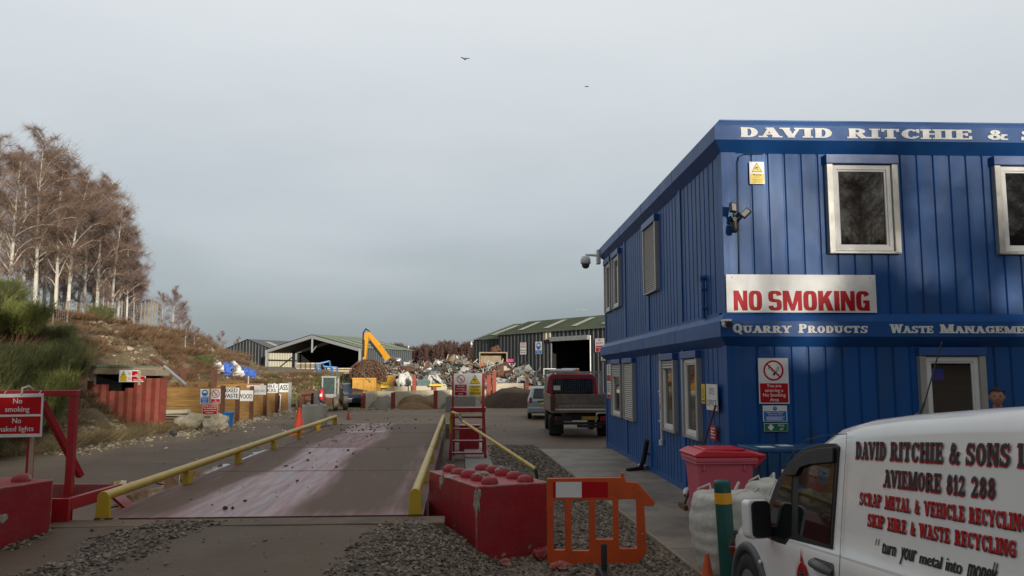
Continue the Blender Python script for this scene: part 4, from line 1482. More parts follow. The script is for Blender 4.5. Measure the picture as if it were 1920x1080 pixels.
mb.box(-.75, .62, .5, .56, .55, .68)
mb.box(.56, .62, -.555, .495, .55, .68)
mb.build('side_beam', m_redp, pl, bevel=.005)
mb = MB()
for k in range(18): mb.box(-.74, .56, -.55+k*.06, -.545+k*.06, .66, .685)
for k in range(20): mb.box(-.72+k*.066, -.715+k*.066, -.55, .495, .655, .68)
mb.build('grating', m_redp, pl)
mb = MB()
mb.bar((.6, .35, .62), (.95, .4, .3), .3, .03)
mb.build('bracket', m_redp, pl)
for q in ((.5, -.58, .38), (-.6, .53, .55)):
    mb = MB()
    mb.bar(q, (q[0], q[1], 0), .08, .08)
    mb.build('leg', m_redp, pl)

# ---- plates with holes
def rrect(x0, x1, z0, z1, r, n=4):
    out = []
    for cx, cz, a in ((x1-r, z1-r, 0), (x0+r, z1-r, 90), (x0+r, z0+r, 180), (x1-r, z0+r, 270)):
        for k in range(n+1):
            t = R(a+90*k/n)
            out.append((cx+r*math.cos(t), cz+r*math.sin(t)))
    return out
def plate(mb, outer, holes, th, bev=0.0, mi=0):
    cu = bpy.data.curves.new('plate', 'CURVE')
    cu.dimensions = '2D'
    cu.fill_mode = 'BOTH'
    cu.extrude = th/2-bev
    cu.bevel_depth = bev
    cu.bevel_resolution = 1
    for p in [outer]+holes:
        sp = cu.splines.new('POLY')
        sp.points.add(len(p)-1)
        for q, (a, b) in zip(sp.points, p): q.co = (a, b, 0, 1)
        sp.use_cyclic_u = True
    ob = bpy.data.objects.new('plate', cu)
    S.collection.objects.link(ob)
    ev = ob.evaluated_get(bpy.context.evaluated_depsgraph_get())
    me = ev.to_mesh()
    mb.add([(v.co.x, -v.co.z, v.co.y) for v in me.vertices], [list(f.vertices) for f in me.polygons], mi)
    ev.to_mesh_clear()
    bpy.data.objects.remove(ob)
    bpy.data.curves.remove(cu)
    return mb
BY = 8.72
def bp(px, py):
    q = at(px, py, BY)
    return (q.x, q.z)
bar_ = thing('plastic_barrier', 'orange plastic pedestrian barrier panel with a red and white reflective strip', 'barrier', T(0, BY, 0))
mb = MB()
x0 = .38
o_ = [(x0, bp(0, 1062)[1]), bp(1192, 1058), bp(1211, 1035), bp(1206, 947), bp(1224, 947), bp(1226, 941), bp(1195, 906), bp(1172, 904), bp(1170, 896), (x0, bp(0, 898)[1])]
def hole(xa, xb, ya, yb):
    a, b = bp(xa, yb), bp(xb, ya)
    return rrect(a[0], b[0], a[1], b[1], .025)
plate(mb, o_, [hole(1037, 1060, 936, 1032), hole(1070, 1105, 936, 1033), hole(1115, 1150, 936, 1012), hole(1159, 1194, 934, 1029), [(bp(1203, 998)[0]+.02*math.cos(R(t)), bp(1203, 998)[1]+.02*math.sin(R(t))) for t in range(0, 360, 30)]], .05, .008)
pn = mb.build('panel', m_orange, bar_)
mb = MB()
a, b = bp(1166, 900), bp(1172, 890)
mb.box(a[0]-.012, a[0]+.025, -.02, .02, a[1], b[1]+.02)
mb.build('hinge_peg', m_orange, bar_, bevel=.006)
mb = MB()
for (xa, xb, mi) in ((1037, 1041, 0), (1042, 1090, 1), (1091, 1139, 0)):
    a, b = bp(xa, 932), bp(xb, 903)
    mb.box(a[0], b[0], -.029, -.0255, a[1], b[1], mi)
mb.build('reflective_strip', [m_red_ink, m_white], bar_)
p = gnd(1133, 1085)
r = thing('rubber_foot', 'black rubber foot with an upright peg before the orange barrier', 'barrier foot', T(p.x, p.y, 0))
mb = MB()
mb.lathe([(.03, .04), (.03, .32), (.024, .335), (0, .34)], 12)
mb.build('peg', m_black, r)
mb = MB()
mb.prism([(-.09, 0), (.09, 0), (.05, .09), (-.05, .09)], -.25, .12)
mb.build('base', m_black, r, bevel=.01)
# ------------------------------------------------------------------ bins, bags, bollard, cones
r = thing('wheelie_bin', 'faded red wheelie bin with bright red lid at the corner of the blue office', 'bin', T(2.58, 10.15, .035) @ RZ(R(4)))
mb = MB()
def taper(mb, x0, x1, y0, y1, z0, z1, k, mi=0):
    cx, cy = (x0+x1)/2, (y0+y1)/2
    vs = [(cx+(x-cx)*k, cy+(y-cy)*k, z0) for x, y in ((x0, y0), (x1, y0), (x1, y1), (x0, y1))]+[(x, y, z1) for x, y in ((x0, y0), (x1, y0), (x1, y1), (x0, y1))]
    mb.add(vs, [(3, 2, 1, 0), (4, 5, 6, 7), (0, 1, 5, 4), (1, 2, 6, 5), (2, 3, 7, 6), (3, 0, 4, 7)], mi)
taper(mb, -.35, .34, -.3, .3, .05, .95, .84)
mb.build('body', m_binred, r, bevel=.03, seg=3)
mb = MB()
mb.box(-.39, .38, -.34, .34, .91, .965)
mb.box(-.385, .375, -.335, .335, .885, .909)
mb.box(-.3, -.27, -.32, -.28, .8, .89)
mb.box(.2, .23, -.32, -.28, .8, .89)
mb.build('rim', m_binred, r, bevel=.012)
mb = MB()
pr = [(-.4, .968), (.42, .968), (.42, 1.0), (.3, 1.03), (-.3, 1.05), (-.41, 1.0)]
mb.prism(pr, -.35, .35)
mb.box(-.25, .25, -.24, .24, 1.035, 1.065)
mb.build('lid', m_binlid, r, bevel=.018, seg=3)
mb = MB()
mb.tube([(.36, -.3, .96), (.47, -.3, .985), (.47, .3, .985), (.36, .3, .96)], .02, 8)
for y in (-.28, .28): mb.bar((.34, y, .86), (.47, y, .98), .04, .05)
mb.build('handle', m_binlid, r)
for y in (-.3, .3):
    mb = MB()
    mb.lathe([(0, -.03), (.1, -.03), (.1, .03), (0, .03)], 16, T(.3, y, .1), axis='y')
    mb.build('wheel', m_rubber, r)
for k, (x, y, z, lb) in enumerate(((3.42, 10.6, .035, 'lower blue plastic crate stacked between the red bin and the van'), (3.45, 10.6, .56, 'upper blue plastic crate with paper labels in the stack beside the red bin'), (4.35, 10.7, .035, 'lower blue crate behind the nose of the van'), (4.25, 10.7, .56, 'upper blue crate with a white label behind the nose of the van'))):
    r = thing('plastic_crate', lb, 'crate', T(x, y, z) @ RZ(R(3+k*4)), 'blue crates by the office')
    mb = MB()
    taper(mb, -.38, .38, -.3, .3, 0, .46, .93)
    mb.box(-.4, .4, -.32, .32, .46, .51)
    for q in (-.25, -.08, .08, .25): mb.box(q-.015, q+.015, -.325, -.29, .05, .459)
    mb.build('body', m_bluecr, r, bevel=.012)
    mb = MB()
    mb.box(-.3, -.1, -.2, .0, .511, .514)
    mb.box(.05, .22, -.05, .15, .511, .514)
    mb.box(-.1, .12, -.338, -.326, .12, .25)
    mb.build('label', m_white, r)
def bulk_bag(name, label, x, y, s, seed, hh=.84):
    r = thing(name, label, 'bulk bag', T(x, y, .03) @ RZ(R(8+seed*9)), 'white bulk bags')
    mb = MB()
    n, m = 96, 44
    def fn(a, b):
        t = a*2*PI
        c, q = math.cos(t), math.sin(t)
        p = 0.42
        k = 1/((abs(c)**(1/p)+abs(q)**(1/p))**p)
        z = hh*min(1, b/.8)
        pr_ = .84+.2*math.sin(min(1, b/.8)*PI*.9)
        if b > .8: pr_ *= 1-((b-.8)/.2)**1.5*.93
        zz = z+(.05*math.sin((b-.8)/.2*PI) if b > .8 else 0)
        wv = .05*noise.noise(Vector((c*2+seed, q*2, z*11)))+.07*noise.noise(Vector((c*1.2, q*1.2+seed, z*2.5)))+.05*abs(noise.noise(Vector((c*7+z*2, q*7, z*2.2+seed))))*(.4+b)
        rr_ = s*.5*(pr_*k+wv)
        return (rr_*c, rr_*q, zz+.05*noise.noise(Vector((c*2, q*2, seed*3.1)))*b)
    mb.grid(fn, n, m)
    mb.build('sack', m_bag, r)
    for a in (45, 135, 225, 315):
        mb = MB()
        c, q = math.cos(R(a))*s*.44, math.sin(R(a))*s*.44
        mb.tube([(c*.9, q*.9, hh-.16), (c*1.0, q*1.02, hh+.06), (c*.75+.05, q*.8, hh+.11), (c*.6, q*.62, hh+.02)], .016, 6)
        mb.build('lifting_loop', m_bag, r)
bulk_bag('bulk_bag', 'dirty white bulk bag standing on the slab right behind the green bollard', 2.24, 8.4, .74, 1, .72)
bulk_bag('bulk_bag', 'white bulk bag behind the van mirror, further back than the bag at the green bollard', 2.95, 9.0, .74, 4, .74)
p = gnd(1358, 1100)
q = at(1356, 905, p.y)
r = thing('bollard', 'dark green steel bollard with an amber band in front of the bulk bag', 'bollard', T(q.x+.03, p.y, 0.03) @ RY(R(-2.5)))
mb = MB()
H_ = q.z
mb.lathe([(.079, 0), (.079, H_-.225), (.078, H_-.22)], 24)
mb.lathe([(.078, H_-.12), (.079, H_-.115), (.079, H_-.03), (.074, H_-.012), (.06, H_-.004), (0, H_)], 24)
mb.build('post', m_green, r)
mb = MB()
mb.lathe([(.081, H_-.222), (.081, H_-.118)], 24)
mb.build('band', m_bandy, r)
def cone(label, x, y, z, h, m=None):
    r = thing('traffic_cone', label, 'traffic cone', T(x, y, z), 'orange traffic cones')
    mb = MB()
    b = h*.3
    mb.lathe([(b*.78, .03), (b*.72, .045), (b*.22, h*.96), (b*.2, h), (0, h)], 18)
    mb.build('cone', m or m_cone, r)
    mb = MB()
    mb.box(-b, b, -b, b, 0, .03)
    mb.build('base', m or m_cone, r, bevel=.008)
    return r
p = gnd(1327, 1095)
cone('orange traffic cone at the foot of the green bollard', p.x, p.y, gz(p.x, p.y), 2-(1030-702)/1500*p.y+.02, m_orange)
p = gnd(560, 816)
cone('tall orange traffic cone behind the left yellow rail beside the puddle', p.x, p.y, 0, .9)
p = gnd(653, 786)
cone('small orange traffic cone alone past the far end of the weighbridge', p.x, p.y, 0, .34)

# ------------------------------------------------------------------ white van
vh, vt = R(-3.8), R(4.4)
vf = Vector((math.sin(vh)*math.cos(vt), math.cos(vh)*math.cos(vt), -math.sin(vt)))
vr = Vector((math.cos(vh), -math.sin(vh), 0))
vu = vr.cross(vf)
VM = Matrix((vr, vf, vu)).transposed().to_4x4()
VM.translation = Vector((1.87, 6.5, .05))
th_ = math.atan(.13)
PM = Matrix(((0, math.cos(th_), math.sin(th_), 0), (-1, 0, 0, 0), (0, -math.sin(th_), math.cos(th_), .65), (0, 0, 0, 1)))
SM_ = VM @ PM
SI = SM_.inverted()
def vp(px, py, off=0.0):
    """point of the van's side (x rearwards, z up) seen at a pixel of the photograph"""
    o = SI @ Vector((0, 0, CAM_H))
    d = SI.to_3x3() @ ray(px, py)
    t = (off-o.y)/d.y
    q = o+d*t
    return (q.x, q.z)
van = thing('panel_van', 'small white panel van with black and red slab lettering on its side', 'van', VM)
STN = [(-3.45, 1.60, 0), (-2.8, 1.595, 0), (-2.2, 1.585, 0), (-1.75, 1.565, 0), (-1.45, 1.53, 0), (-1.2, 1.445, 0), (-.95, 1.275, 0), (-.68, 1.085, 0), (-.41, .9, 0), (-.3, .87, 0), (0, .835, .0), (.25, .79, .02), (.45, .72, .07), (.58, .64, .14), (.68, .55, .26), (.74, .44, .4)]
def zroof(a):
    for (a0, z0, _), (a1, z1, _) in zip(STN, STN[1:]):
        if a0 <= a <= a1: return lerp(z0, z1, (a-a0)/(a1-a0))
    return STN[0][1]
mb = MB()
secs = []
for a, zt, ins in STN:
    zg = zt-.135
    P = []
    for z in (.12, .25, .5, .65, .75, .765, .9, 1.1, 1.3, 1.47):
        zz = min(z, zg) if z > .12 else z
        x = .13*max(0, zz-.65)+(.05 if z == .12 else 0.0)-(.012 if .2 < z < .76 else 0)
        P.append((x, zz))
    xg = P[-1][0]
    P += [(xg+.018, zg+.05), (xg+.06, zg+.095), (xg+.13, zg+.118), (.4, zt-.008), (.88, zt)]
    P = [(ins+x*(1-ins/.9), z) for x, z in P]
    full = P+[(1.76-x, z) for x, z in P[-2::-1]]
    secs.append([(x, a, z) for x, z in full])
k = len(secs[0])
vs = [p for s_ in secs for p in s_]
fs = [(i*k+j, i*k+j+1, (i+1)*k+j+1, (i+1)*k+j) for i in range(len(secs)-1) for j in range(k-1)]
mb.add(vs, fs, 0, True)
mb.add(secs[0], [list(range(k))])
mb.add(secs[-1], [list(range(k))[::-1]])
body = mb.build('body', m_van, van, fix=True)
md = body.modifiers.new('edges', 'EDGE_SPLIT')
md.split_angle = R(40)
# windscreen
mb = MB()
vs, fs = [], []
ww = [(-1.27, .0), (-1.0, .0), (-.75, .0), (-.5, 0)]
for a, _ in ww:
    zt = zroof(a)
    for x in (.22, .45, .88, 1.31, 1.54):
        vs.append((x, a+.012, zt+.012-(.03 if x in (.22, 1.54) else .006 if x != .88 else 0)))
for i in range(3):
    for j in range(4): fs.append((i*5+j, i*5+j+1, (i+1)*5+j+1, (i+1)*5+j))
mb.add(vs, fs, 0, True)
mb.build('windscreen', m_vglass, van)
# everything on the left flank is laid out in the flank's own plane
def flank(name, m, parent=None, bevel=0.0):
    o = MBF.build(name, m, parent or van, bevel=bevel)
    return o
def newf():
    global MBF
    MBF = MB()
    MBF.X = PM
    return MBF
f = newf()
pl_ = [vp(*p) for p in ((1428, 1004), (1431, 985), (1445, 943), (1458, 905), (1478, 872), (1497, 851), (1516, 838), (1540, 832), (1568, 831.5), (1576, 838), (1575, 850), (1562, 1030), (1484, 1011), (1476, 1023), (1462, 1019))]
f.prism(pl_[::-1], -.012, .05)
dr = flank('door_window', m_black, bevel=.004)
f = newf()
g1_ = [vp(*p) for p in ((1440, 996), (1450, 958), (1466, 918), (1489, 878), (1487, 1004), (1474, 1012))]
f.prism(g1_[::-1], -.0155, -.0125)
g2_ = [vp(*p) for p in ((1500, 1003), (1501, 885), (1507, 872), (1522, 866), (1570, 862), (1559, 1022))]
f.prism(g2_[::-1], -.0155, -.0125)
flank('pane', m_vglass, dr)
f = newf()
g3_ = [vp(*p) for p in ((1478, 893), (1500, 862), (1520, 848), (1545, 841), (1571, 840), (1570, 868), (1526, 872), (1508, 878), (1500, 892))]
f.prism(g3_[::-1], -.035, -.018)
flank('wind_deflector', m_black, dr, bevel=.004)
mb = MB()                       # door shut lines
mb.X = PM
def seam(pts, wv=.006):
    P = [vp(*p) for p in pts]
    for a, b in zip(P, P[1:]): line(mb, a[0], a[1], b[0], b[1], wv, -.0135)
seam([(1592, 814), (1588, 880), (1581, 1000), (1577, 1085)])
seam([(1592, 814), (1545, 817), (1515, 825), (1490, 848), (1468, 880), (1445, 930)])
P0 = vp(1577, 1085)
line(mb, P0[0], P0[1], P0[0], -.4, .006, -.0135)
mb.build('door_seam', m_black, van)
f = newf()
h0_, h1_ = vp(1531, 1049), vp(1566, 1074)
f.tube([(h0_[0], -.012, h0_[1]-.012), (h0_[0]+.04, -.045, h0_[1]-.022), (h1_[0]-.05, -.055, h0_[1]-.03), (h1_[0], -.02, h0_[1]-.045)], [.022, .028, .03, .022], 10)
f.prism(rrect(h0_[0]-.01, h1_[0]+.01, h0_[1]-.065, h0_[1]+.012, .025), -.02, .0)
flank('door_handle', m_dgrey)
c0_ = vp(1480, 1012)
f = newf()
f.prism([(c0_[0], .075), (3.4, .075), (3.4, .1), (c0_[0]+.02, .1)], -.012, .0)
flank('body_crease', m_van, bevel=.005)
f = newf()
f.prism([(p[0], p[1]) for p in [(2.4, -.1), (3.4, -.1), (3.4, .02), (2.4, .02)]], -.014, .0)
flank('side_moulding', m_grey)
q = vp(1429, 1054)
f = newf()
f.lathe([(.016, 0), (.014, -.012), (0, -.014)], 14, T(q[0], -.012, q[1]), axis='y')
flank('side_repeater', m_white)
# mirror
M = VM @ T(-.11, -.58, .87) @ RZ(R(10))
mb = MB()
mb.X = VM.inverted() @ M
mb.prism(rrect(-.095, .085, -.15, .13, .045), -.03, .075)
mr_ = mb.build('door_mirror', m_van, van, bevel=.02, seg=3)
mb = MB()
mb.X = VM.inverted() @ M
mb.prism(rrect(-.07, .082, -.14, .12, .04), -.042, -.028)
mb.build('mirror_face', m_black, mr_, bevel=.006)
mb = MB()
mb.X = VM.inverted() @ M
mb.bar((.04, .03, -.09), (.17, .03, -.11), .07, .07)
mb.build('mirror_arm', m_black, mr_, bevel=.01)
# wheels and arches
for a, side in ((-.07, 0), (-2.73, 0), (-.07, 1), (-2.73, 1)):
    X0 = 0 if not side else 1.76
    sg_ = -1 if not side else 1
    Mw = T(X0, a, .25)
    mb = MB()
    mb.lathe([(.0, sg_*.014), (.315, sg_*.014)], 32, Mw, axis='x')
    ar = mb.build('wheel_arch', m_black, van)
    vsn = []
    mb = MB()
    n = 24
    for k2 in range(n+1):
        t = R(-15+210*k2/n)
        for rr_, xx in ((.315, .014), (.325, .04), (.372, .04), (.39, .012)):
            vsn.append((X0+sg_*xx, a+rr_*math.cos(t), .25+rr_*math.sin(t)))
    mb.add(vsn, [(i*4+j, i*4+j+1, (i+1)*4+j+1, (i+1)*4+j) for i in range(n) for j in range(3)], 0, True)
    mb.build('arch_flare', m_grey, ar)
    mb = MB()
    mb.lathe([(.18, sg_*.02), (.2, sg_*.032), (.27, sg_*.036), (.295, sg_*.022), (.3, -sg_*.1), (.18, -sg_*.1)], 32, Mw, axis='x')
    wh = mb.build('wheel', m_rubber, van)
    mb = MB()
    mb.lathe([(0, sg_*.03), (.05, sg_*.03), (.09, sg_*.018), (.16, sg_*.022), (.182, sg_*.026)], 32, Mw, axis='x')
    mb.build('rim', m_rim, wh)
mb = MB()
mb.prism([(.3, .6), (.5, .66), (.68, .52), (.6, .42), (.4, .46)], -.004, .02, plane='yz', M=T(.08, 0, 0))
mb.build('headlight', m_glass, van)
mb = MB()
mb.box(.35, 1.4, .6, .755, .12, .42)
mb.build('bumper', m_grey, van, bevel=.03)
mb = MB()
p0 = Vector((.62, -1.52, zroof(-1.52)))
mb.tube([p0+Vector((0, .08, -.01)), p0+Vector((0, 0, .03)), p0+Vector((0, -.08, .0))], [.03, .026, .02], 10)
mb.tube([p0+Vector((0, 0, .02)), p0+Vector((.02, -.06, .12))], [.012, .009], 6)
mb.tube([p0+Vector((.02, -.06, .12)), p0+Vector((.06, -.24, .48))], .0045, 6)
mb.build('aerial', m_black, van)
# flank lettering
mb = MB()
mb.X = PM
VB, VR = 0, 1
def vrow(words, pl0, pl1, main, shade, sh=.009, Tk=.25, t=.12):
    z1, z0 = vp(*pl0)[1], vp(*pl1)[1]
    for s, xa, xb, py in words:
        a, b = vp(xa, py)[0], vp(xb, py)[0]
        slab(mb, s, a-sh, b-sh, z0-sh, z1-sh, -.003, 0, shade, Tk, t)
        slab(mb, s, a, b, z0, z1, -.0062, 0, main, Tk, t)
vrow((('DAVID', 1606, 1664, 845), ('RITCHIE', 1671, 1772, 850), ('&', 1782, 1803, 852), ('SONS', 1813, 1899, 858), ('LTD', 1911, 1985, 862)), (1605, 828), (1605, 859), VB, VR)
vrow((('AVIEMORE', 1659, 1768, 905), ('812', 1777, 1813, 910), ('288', 1823, 1871, 915)), (1657, 880), (1657, 911), VB, VR)
vrow((('SCRAP', 1613, 1655, 937), ('METAL', 1661, 1710, 942), ('&', 1717, 1727, 945), ('VEHICLE', 1735, 1812, 950), ('RECYCLING', 1819, 1934, 960)), (1612, 922), (1612, 945), VR, VB, .006, .26, .13)
vrow((('SKIP', 1628, 1661, 977), ('HIRE', 1666, 1702, 982), ('&', 1709, 1719, 987), ('WASTE', 1726, 1784, 993), ('RECYCLING', 1792, 1909, 1005)), (1627, 962), (1627, 985), VR, VB, .006, .26, .13)
z1, z0 = vp(1650, 1015)[1], vp(1650, 1036)[1]
for s, xa, xb, py in (('turn', 1653, 1680, 1030), ('your', 1687, 1716, 1042), ('metal', 1724, 1766, 1050), ('into', 1773, 1804, 1060), ('money', 1812, 1866, 1070)):
    a, b = vp(xa, py)[0], vp(xb, py)[0]
    dz = .03 if 'y' in s else 0
    put_text(mb, s, a, b, z0-dz, z1, -.004, VB, bold=.045, shear=.25)
for xa, py in ((1645, 1010), (1650, 1011), (1867, 1054), (1872, 1056)):
    a, b = vp(xa, py)
    line(mb, a, b, a-.012, b-.035, .007, -.004, VB)
mb.build('lettering', [m_blk_ink, m_red_ink], body)
mb = MB()                       # wheel and flame emblem on the door
mb.X = PM
ex, ez = vp(1508, 1072)
disc(mb, ex, ez-.02, .075, -.0165, 1, 24, .05)
disc(mb, ex, ez-.02, .055, -.0172, 0, 24, .035)
for k in range(6):
    a = R(60*k+10)
    line(mb, ex, ez-.02, ex+.045*math.cos(a), ez-.02+.045*math.sin(a), .014, -.0178, 0)
for k in range(8):
    t = k/7
    xx, zz = ex-.09+.012*k, ez+.0+.05*t*t
    poly(mb, [(xx, zz-.05), (xx+.008, zz-.05), (xx-.012+.01*t, zz+.05+.05*t)], -.0160-.0003*k, 1)
poly(mb, [(ex-.02, ez+.05), (ex+.05, ez+.035), (ex+.085, ez-.04), (ex+.10, ez-.12), (ex+.075, ez-.12), (ex+.06, ez-.04), (ex+.03, ez+.01)], -.0189, 1)
poly(mb, [(ex-.03, ez+.155), (ex-.02, ez+.1), (ex+.015, ez+.06), (ex-.03, ez+.055)], -.0192, 1)
mb.build('emblem', [m_blk_ink, m_red_ink], body)

# ------------------------------------------------------------------ person behind the van
def skin_geo(V, E, rad, sub=1):
    me = bpy.data.meshes.new('figure')
    me.from_pydata(V, E, [])
    ob = bpy.data.objects.new('figure', me)
    S.collection.objects.link(ob)
    m1 = ob.modifiers.new('skin', 'SKIN')
    for d, rr_ in zip(me.skin_vertices[0].data, rad): d.radius = (rr_, rr_*.85)
    me.skin_vertices[0].data[0].use_root = True
    m2 = ob.modifiers.new('sub', 'SUBSURF')
    m2.levels = m2.render_levels = sub
    ev = ob.evaluated_get(bpy.context.evaluated_depsgraph_get())
    mm_ = ev.to_mesh()
    out = [tuple(v.co) for v in mm_.vertices], [list(f.vertices) for f in mm_.polygons]
    ev.to_mesh_clear()
    bpy.data.objects.remove(ob)
    bpy.data.meshes.remove(me)
    return out
def head_geo():
    bm = bmesh.new()
    bmesh.ops.create_uvsphere(bm, u_segments=32, v_segments=24, radius=1)
    vs = []
    for v in bm.verts:
        x, y, z = v.co
        X, Y, Z = x*.078, y*.098, z*.122
        if z < 0: X *= 1-.28*z*z; Y *= 1-.12*z*z
        if y < 0:
            Y *= .94
            g = lambda cx, cz, s: math.exp(-(((x-cx)/s)**2+((z-cz)/s)**2))
            Y -= .026*math.exp(-((x/.16)**2+((z+.12)/.2)**2))          # nose
            Y -= .008*math.exp(-((x/.6)**2+((z-.24)/.1)**2))            # brow
            Y += .012*(g(.4, .06, .2)+g(-.4, .06, .2))                  # eye sockets
            Y -= .008*math.exp(-((x/.3)**2+((z+.5)/.1)**2))             # lips
            Y += .006*math.exp(-((x/.35)**2+((z+.42)/.05)**2))
            Y -= .012*math.exp(-((x/.3)**2+((z+.85)/.18)**2))           # chin
        vs.append((X, Y, Z))
    fs = [[q.index for q in f_.verts] for f_ in bm.faces]
    bm.free()
    return vs, fs
PX = at(1868, 727, 10.3)
pH = PX.z-.03
k = pH/1.8
PMx = T(PX.x, PX.y, .034) @ RZ(R(-28)) @ Matrix.Scale(k, 4)
person = thing('person', 'short haired person in a dark jacket standing between the van and the blue office', 'person', PMx)
SK = [(0, 0, .95), (0, 0, 1.15), (0, .01, 1.38), (0, .01, 1.5), (0, -.01, 1.62),
      (.17, .01, 1.43), (.24, .02, 1.16), (.25, -.06, .92), (.245, -.09, .83),
      (-.17, .01, 1.43), (-.24, .02, 1.16), (-.25, -.06, .92), (-.245, -.09, .83),
      (.1, 0, .88), (.12, -.01, .5), (.13, .02, .1), (.14, -.12, .04),
      (-.1, 0, .88), (-.12, -.01, .5), (-.13, .02, .1), (-.14, -.12, .04)]
SE = [(0, 1), (1, 2), (2, 3), (3, 4), (2, 5), (5, 6), (6, 7), (7, 8), (2, 9), (9, 10), (10, 11), (11, 12), (0, 13), (13, 14), (14, 15), (15, 16), (0, 17), (17, 18), (18, 19), (19, 20)]
SR = [.14, .135, .15, .06, .055, .06, .045, .03, .03, .06, .045, .03, .03, .085, .06, .042, .04, .085, .06, .042, .04]
mb = MB()
V_, F_ = skin_geo(SK, SE, SR)
mb.add(V_, F_, 0, True)
V_, F_ = head_geo()
mb.add([(x, y-.02, z+1.68) for x, y, z in V_], F_, 0, True)
for sx in (1, -1):
    mb.blob((sx*.08, 0.0, 1.675), (.014, .025, .035), 1, .1, 2, smooth=True)
    hx, hy, hz = sx*.245, -.1, .8
    for j in range(4):
        o_ = (-.03+.02*j)
        mb.tube([(hx, hy+o_, hz), (hx-sx*.005, hy+o_-.005, hz-.05), (hx-sx*.02, hy+o_-.01, hz-.085+.006*abs(j-1.5))], [.0095, .009, .007], 6)
    mb.tube([(hx-sx*.01, hy-.03, hz+.03), (hx-sx*.025, hy-.055, hz-.005), (hx-sx*.03, hy-.06, hz-.03)], [.011, .0095, .008], 6)
    disc(mb, sx*.031, 1.687, .007, -.0995, 1, 12)
mb.build('body', [m_skin, m_hair], person)
mb = MB()
def hairf(a, b):
    t, p = a*2*PI, b
    ph = lerp(0, PI*.52, p)
    x, y, z = math.sin(ph)*math.cos(t), math.sin(ph)*math.sin(t), math.cos(ph)
    if y < -.05 and z < .62: z = .62+.02*math.cos(t*3); 
    rr_ = 1.05+.03*noise.noise(Vector((x*9, y*9, z*9)))
    return (x*.079*rr_, y*.1*rr_-.018, z*.124*rr_+1.68)
mb.grid(hairf, 28, 12)
mb.build('hair', m_hair, person)
mb = MB()
J = [0, 1, 2, 5, 6, 7, 9, 10, 11]
jm = {j: i for i, j in enumerate(J)}
V_, F_ = skin_geo([SK[j] for j in J]+[(0, .01, 1.47)], [(jm[a], jm[b]) for a, b in SE if a in jm and b in jm]+[(jm[2], 9)], [.17, .165, .175, .08, .065, .05, .08, .065, .05, .085])
mb.add(V_, F_, 0, True)
mb.build('jacket', m_coat, person)
mb = MB()
J = [0, 13, 14, 15, 17, 18, 19]
jm = {j: i for i, j in enumerate(J)}
V_, F_ = skin_geo([SK[j] for j in J], [(jm[a], jm[b]) for a, b in SE if a in jm and b in jm], [.15, .105, .08, .065, .105, .08, .065])
mb.add(V_, F_, 0, True)
mb.build('trousers', m_trous, person)
for sx in (1, -1):
    mb = MB()
    mb.tube([(sx*.13, .06, .045), (sx*.135, -.04, .05), (sx*.14, -.16, .035)], [.05, .055, .04], 10)
    mb.build('shoe', m_rubber, person)
# ------------------------------------------------------------------ timber sorting bays on the left
BAY = [(-11.12, 31.2), (-11.42, 33.8), (-11.64, 36.3), (-11.95, 39.3), (-12.1, 41.8), (-12.27, 44.8)]
BLAB = ['nearest timber bay partition, carrying the blue mask sign and the no smoking sign', 'timber bay partition under the MIXED WASTE sign', 'timber bay partition under the WOOD sign', 'timber bay partition under the PLASTERBOARD sign', 'timber bay partition under the RUBBLE sign', 'farthest timber bay partition, with a pale grey end post, under the GLASS sign']
tops = [1.52, 1.46, 1.42, 1.5, 1.5, 1.5]
for i, (x, y) in enumerate(BAY):
    r = thing('bay_partition', BLAB[i], 'partition', T(x, y, 0), 'timber bay partitions')
    hh = tops[i]
    n = 4
    mb = MB()
    for k in range(n): mb.box(-3.1+.02*(k % 2), -.13, -.06, .06, .02+k*(hh-.02)/n, .02+(k+1)*(hh-.02)/n-.008)
    mb.build('boarding', [m_wood if i else m_woodg][0] if i else m_wood, r, bevel=.008)
    mb = MB()
    mb.box(-.128, 0, -.1, -.075, 0, hh+.05)
    mb.box(-.128, 0, .075, .1, 0, hh+.05)
    mb.box(-.07, -.05, -.0745, .0745, 0, hh+.05)
    mb.build('steel_post', m_galv if i == 5 else m_rustd, r)
r = thing('timber_wall', 'long timber back wall of the sorting bays below the bank', 'wall', T(-14.2, 31, 0))
mb = MB()
d = Vector((-1.15, 15.0, 0))
for k in range(5): mb.bar((0, 0, .02+k*.33+.16), (d.x, d.y, .02+k*.33+.16), .12, .32)
mb.build('boarding', m_wood, r, bevel=.01)
for k in range(6):
    mb = MB()
    q = d*(k/5)
    mb.box(q.x+.065, q.x+.2, q.y-.07, q.y+.07, 0, 1.55)
    mb.build('steel_post', m_rustd, r)
def bsign(name, label, i, px0, px1, py0, py1, lines, draw=None, board=None, bold=.03):
    y = BAY[i][1]-.105
    a, b = at(px0, py1, y), at(px1, py0, y)
    wd, h = b.x-a.x, b.z-a.z
    def dr(mb, yy):
        if draw: draw(mb, yy, wd, h)
        else: para(mb, lines, -wd*.46, wd*.46, -h*.46, h*.46, yy, BLK, bold=bold, fill=.78)
    return sign(name, label, T((a.x+b.x)/2, y, (a.z+b.z)/2), wd, h, dr, t=.01, board=board)
bsign('mixed_waste_sign', 'white sign reading MIXED WASTE on the second timber partition', 1, 414, 449, 727, 748.5, ['MIXED', 'WASTE'])
bsign('wood_sign', 'white sign reading WOOD on the third timber partition, hung lowest of the bay signs', 2, 445, 475, 732, 752, ['WOOD'])
bsign('plasterboard_sign', 'wide white sign reading PLASTERBOARD on the fourth timber partition', 3, 462, 499.5, 722, 740, ['PLASTERBOARD'], bold=.0)
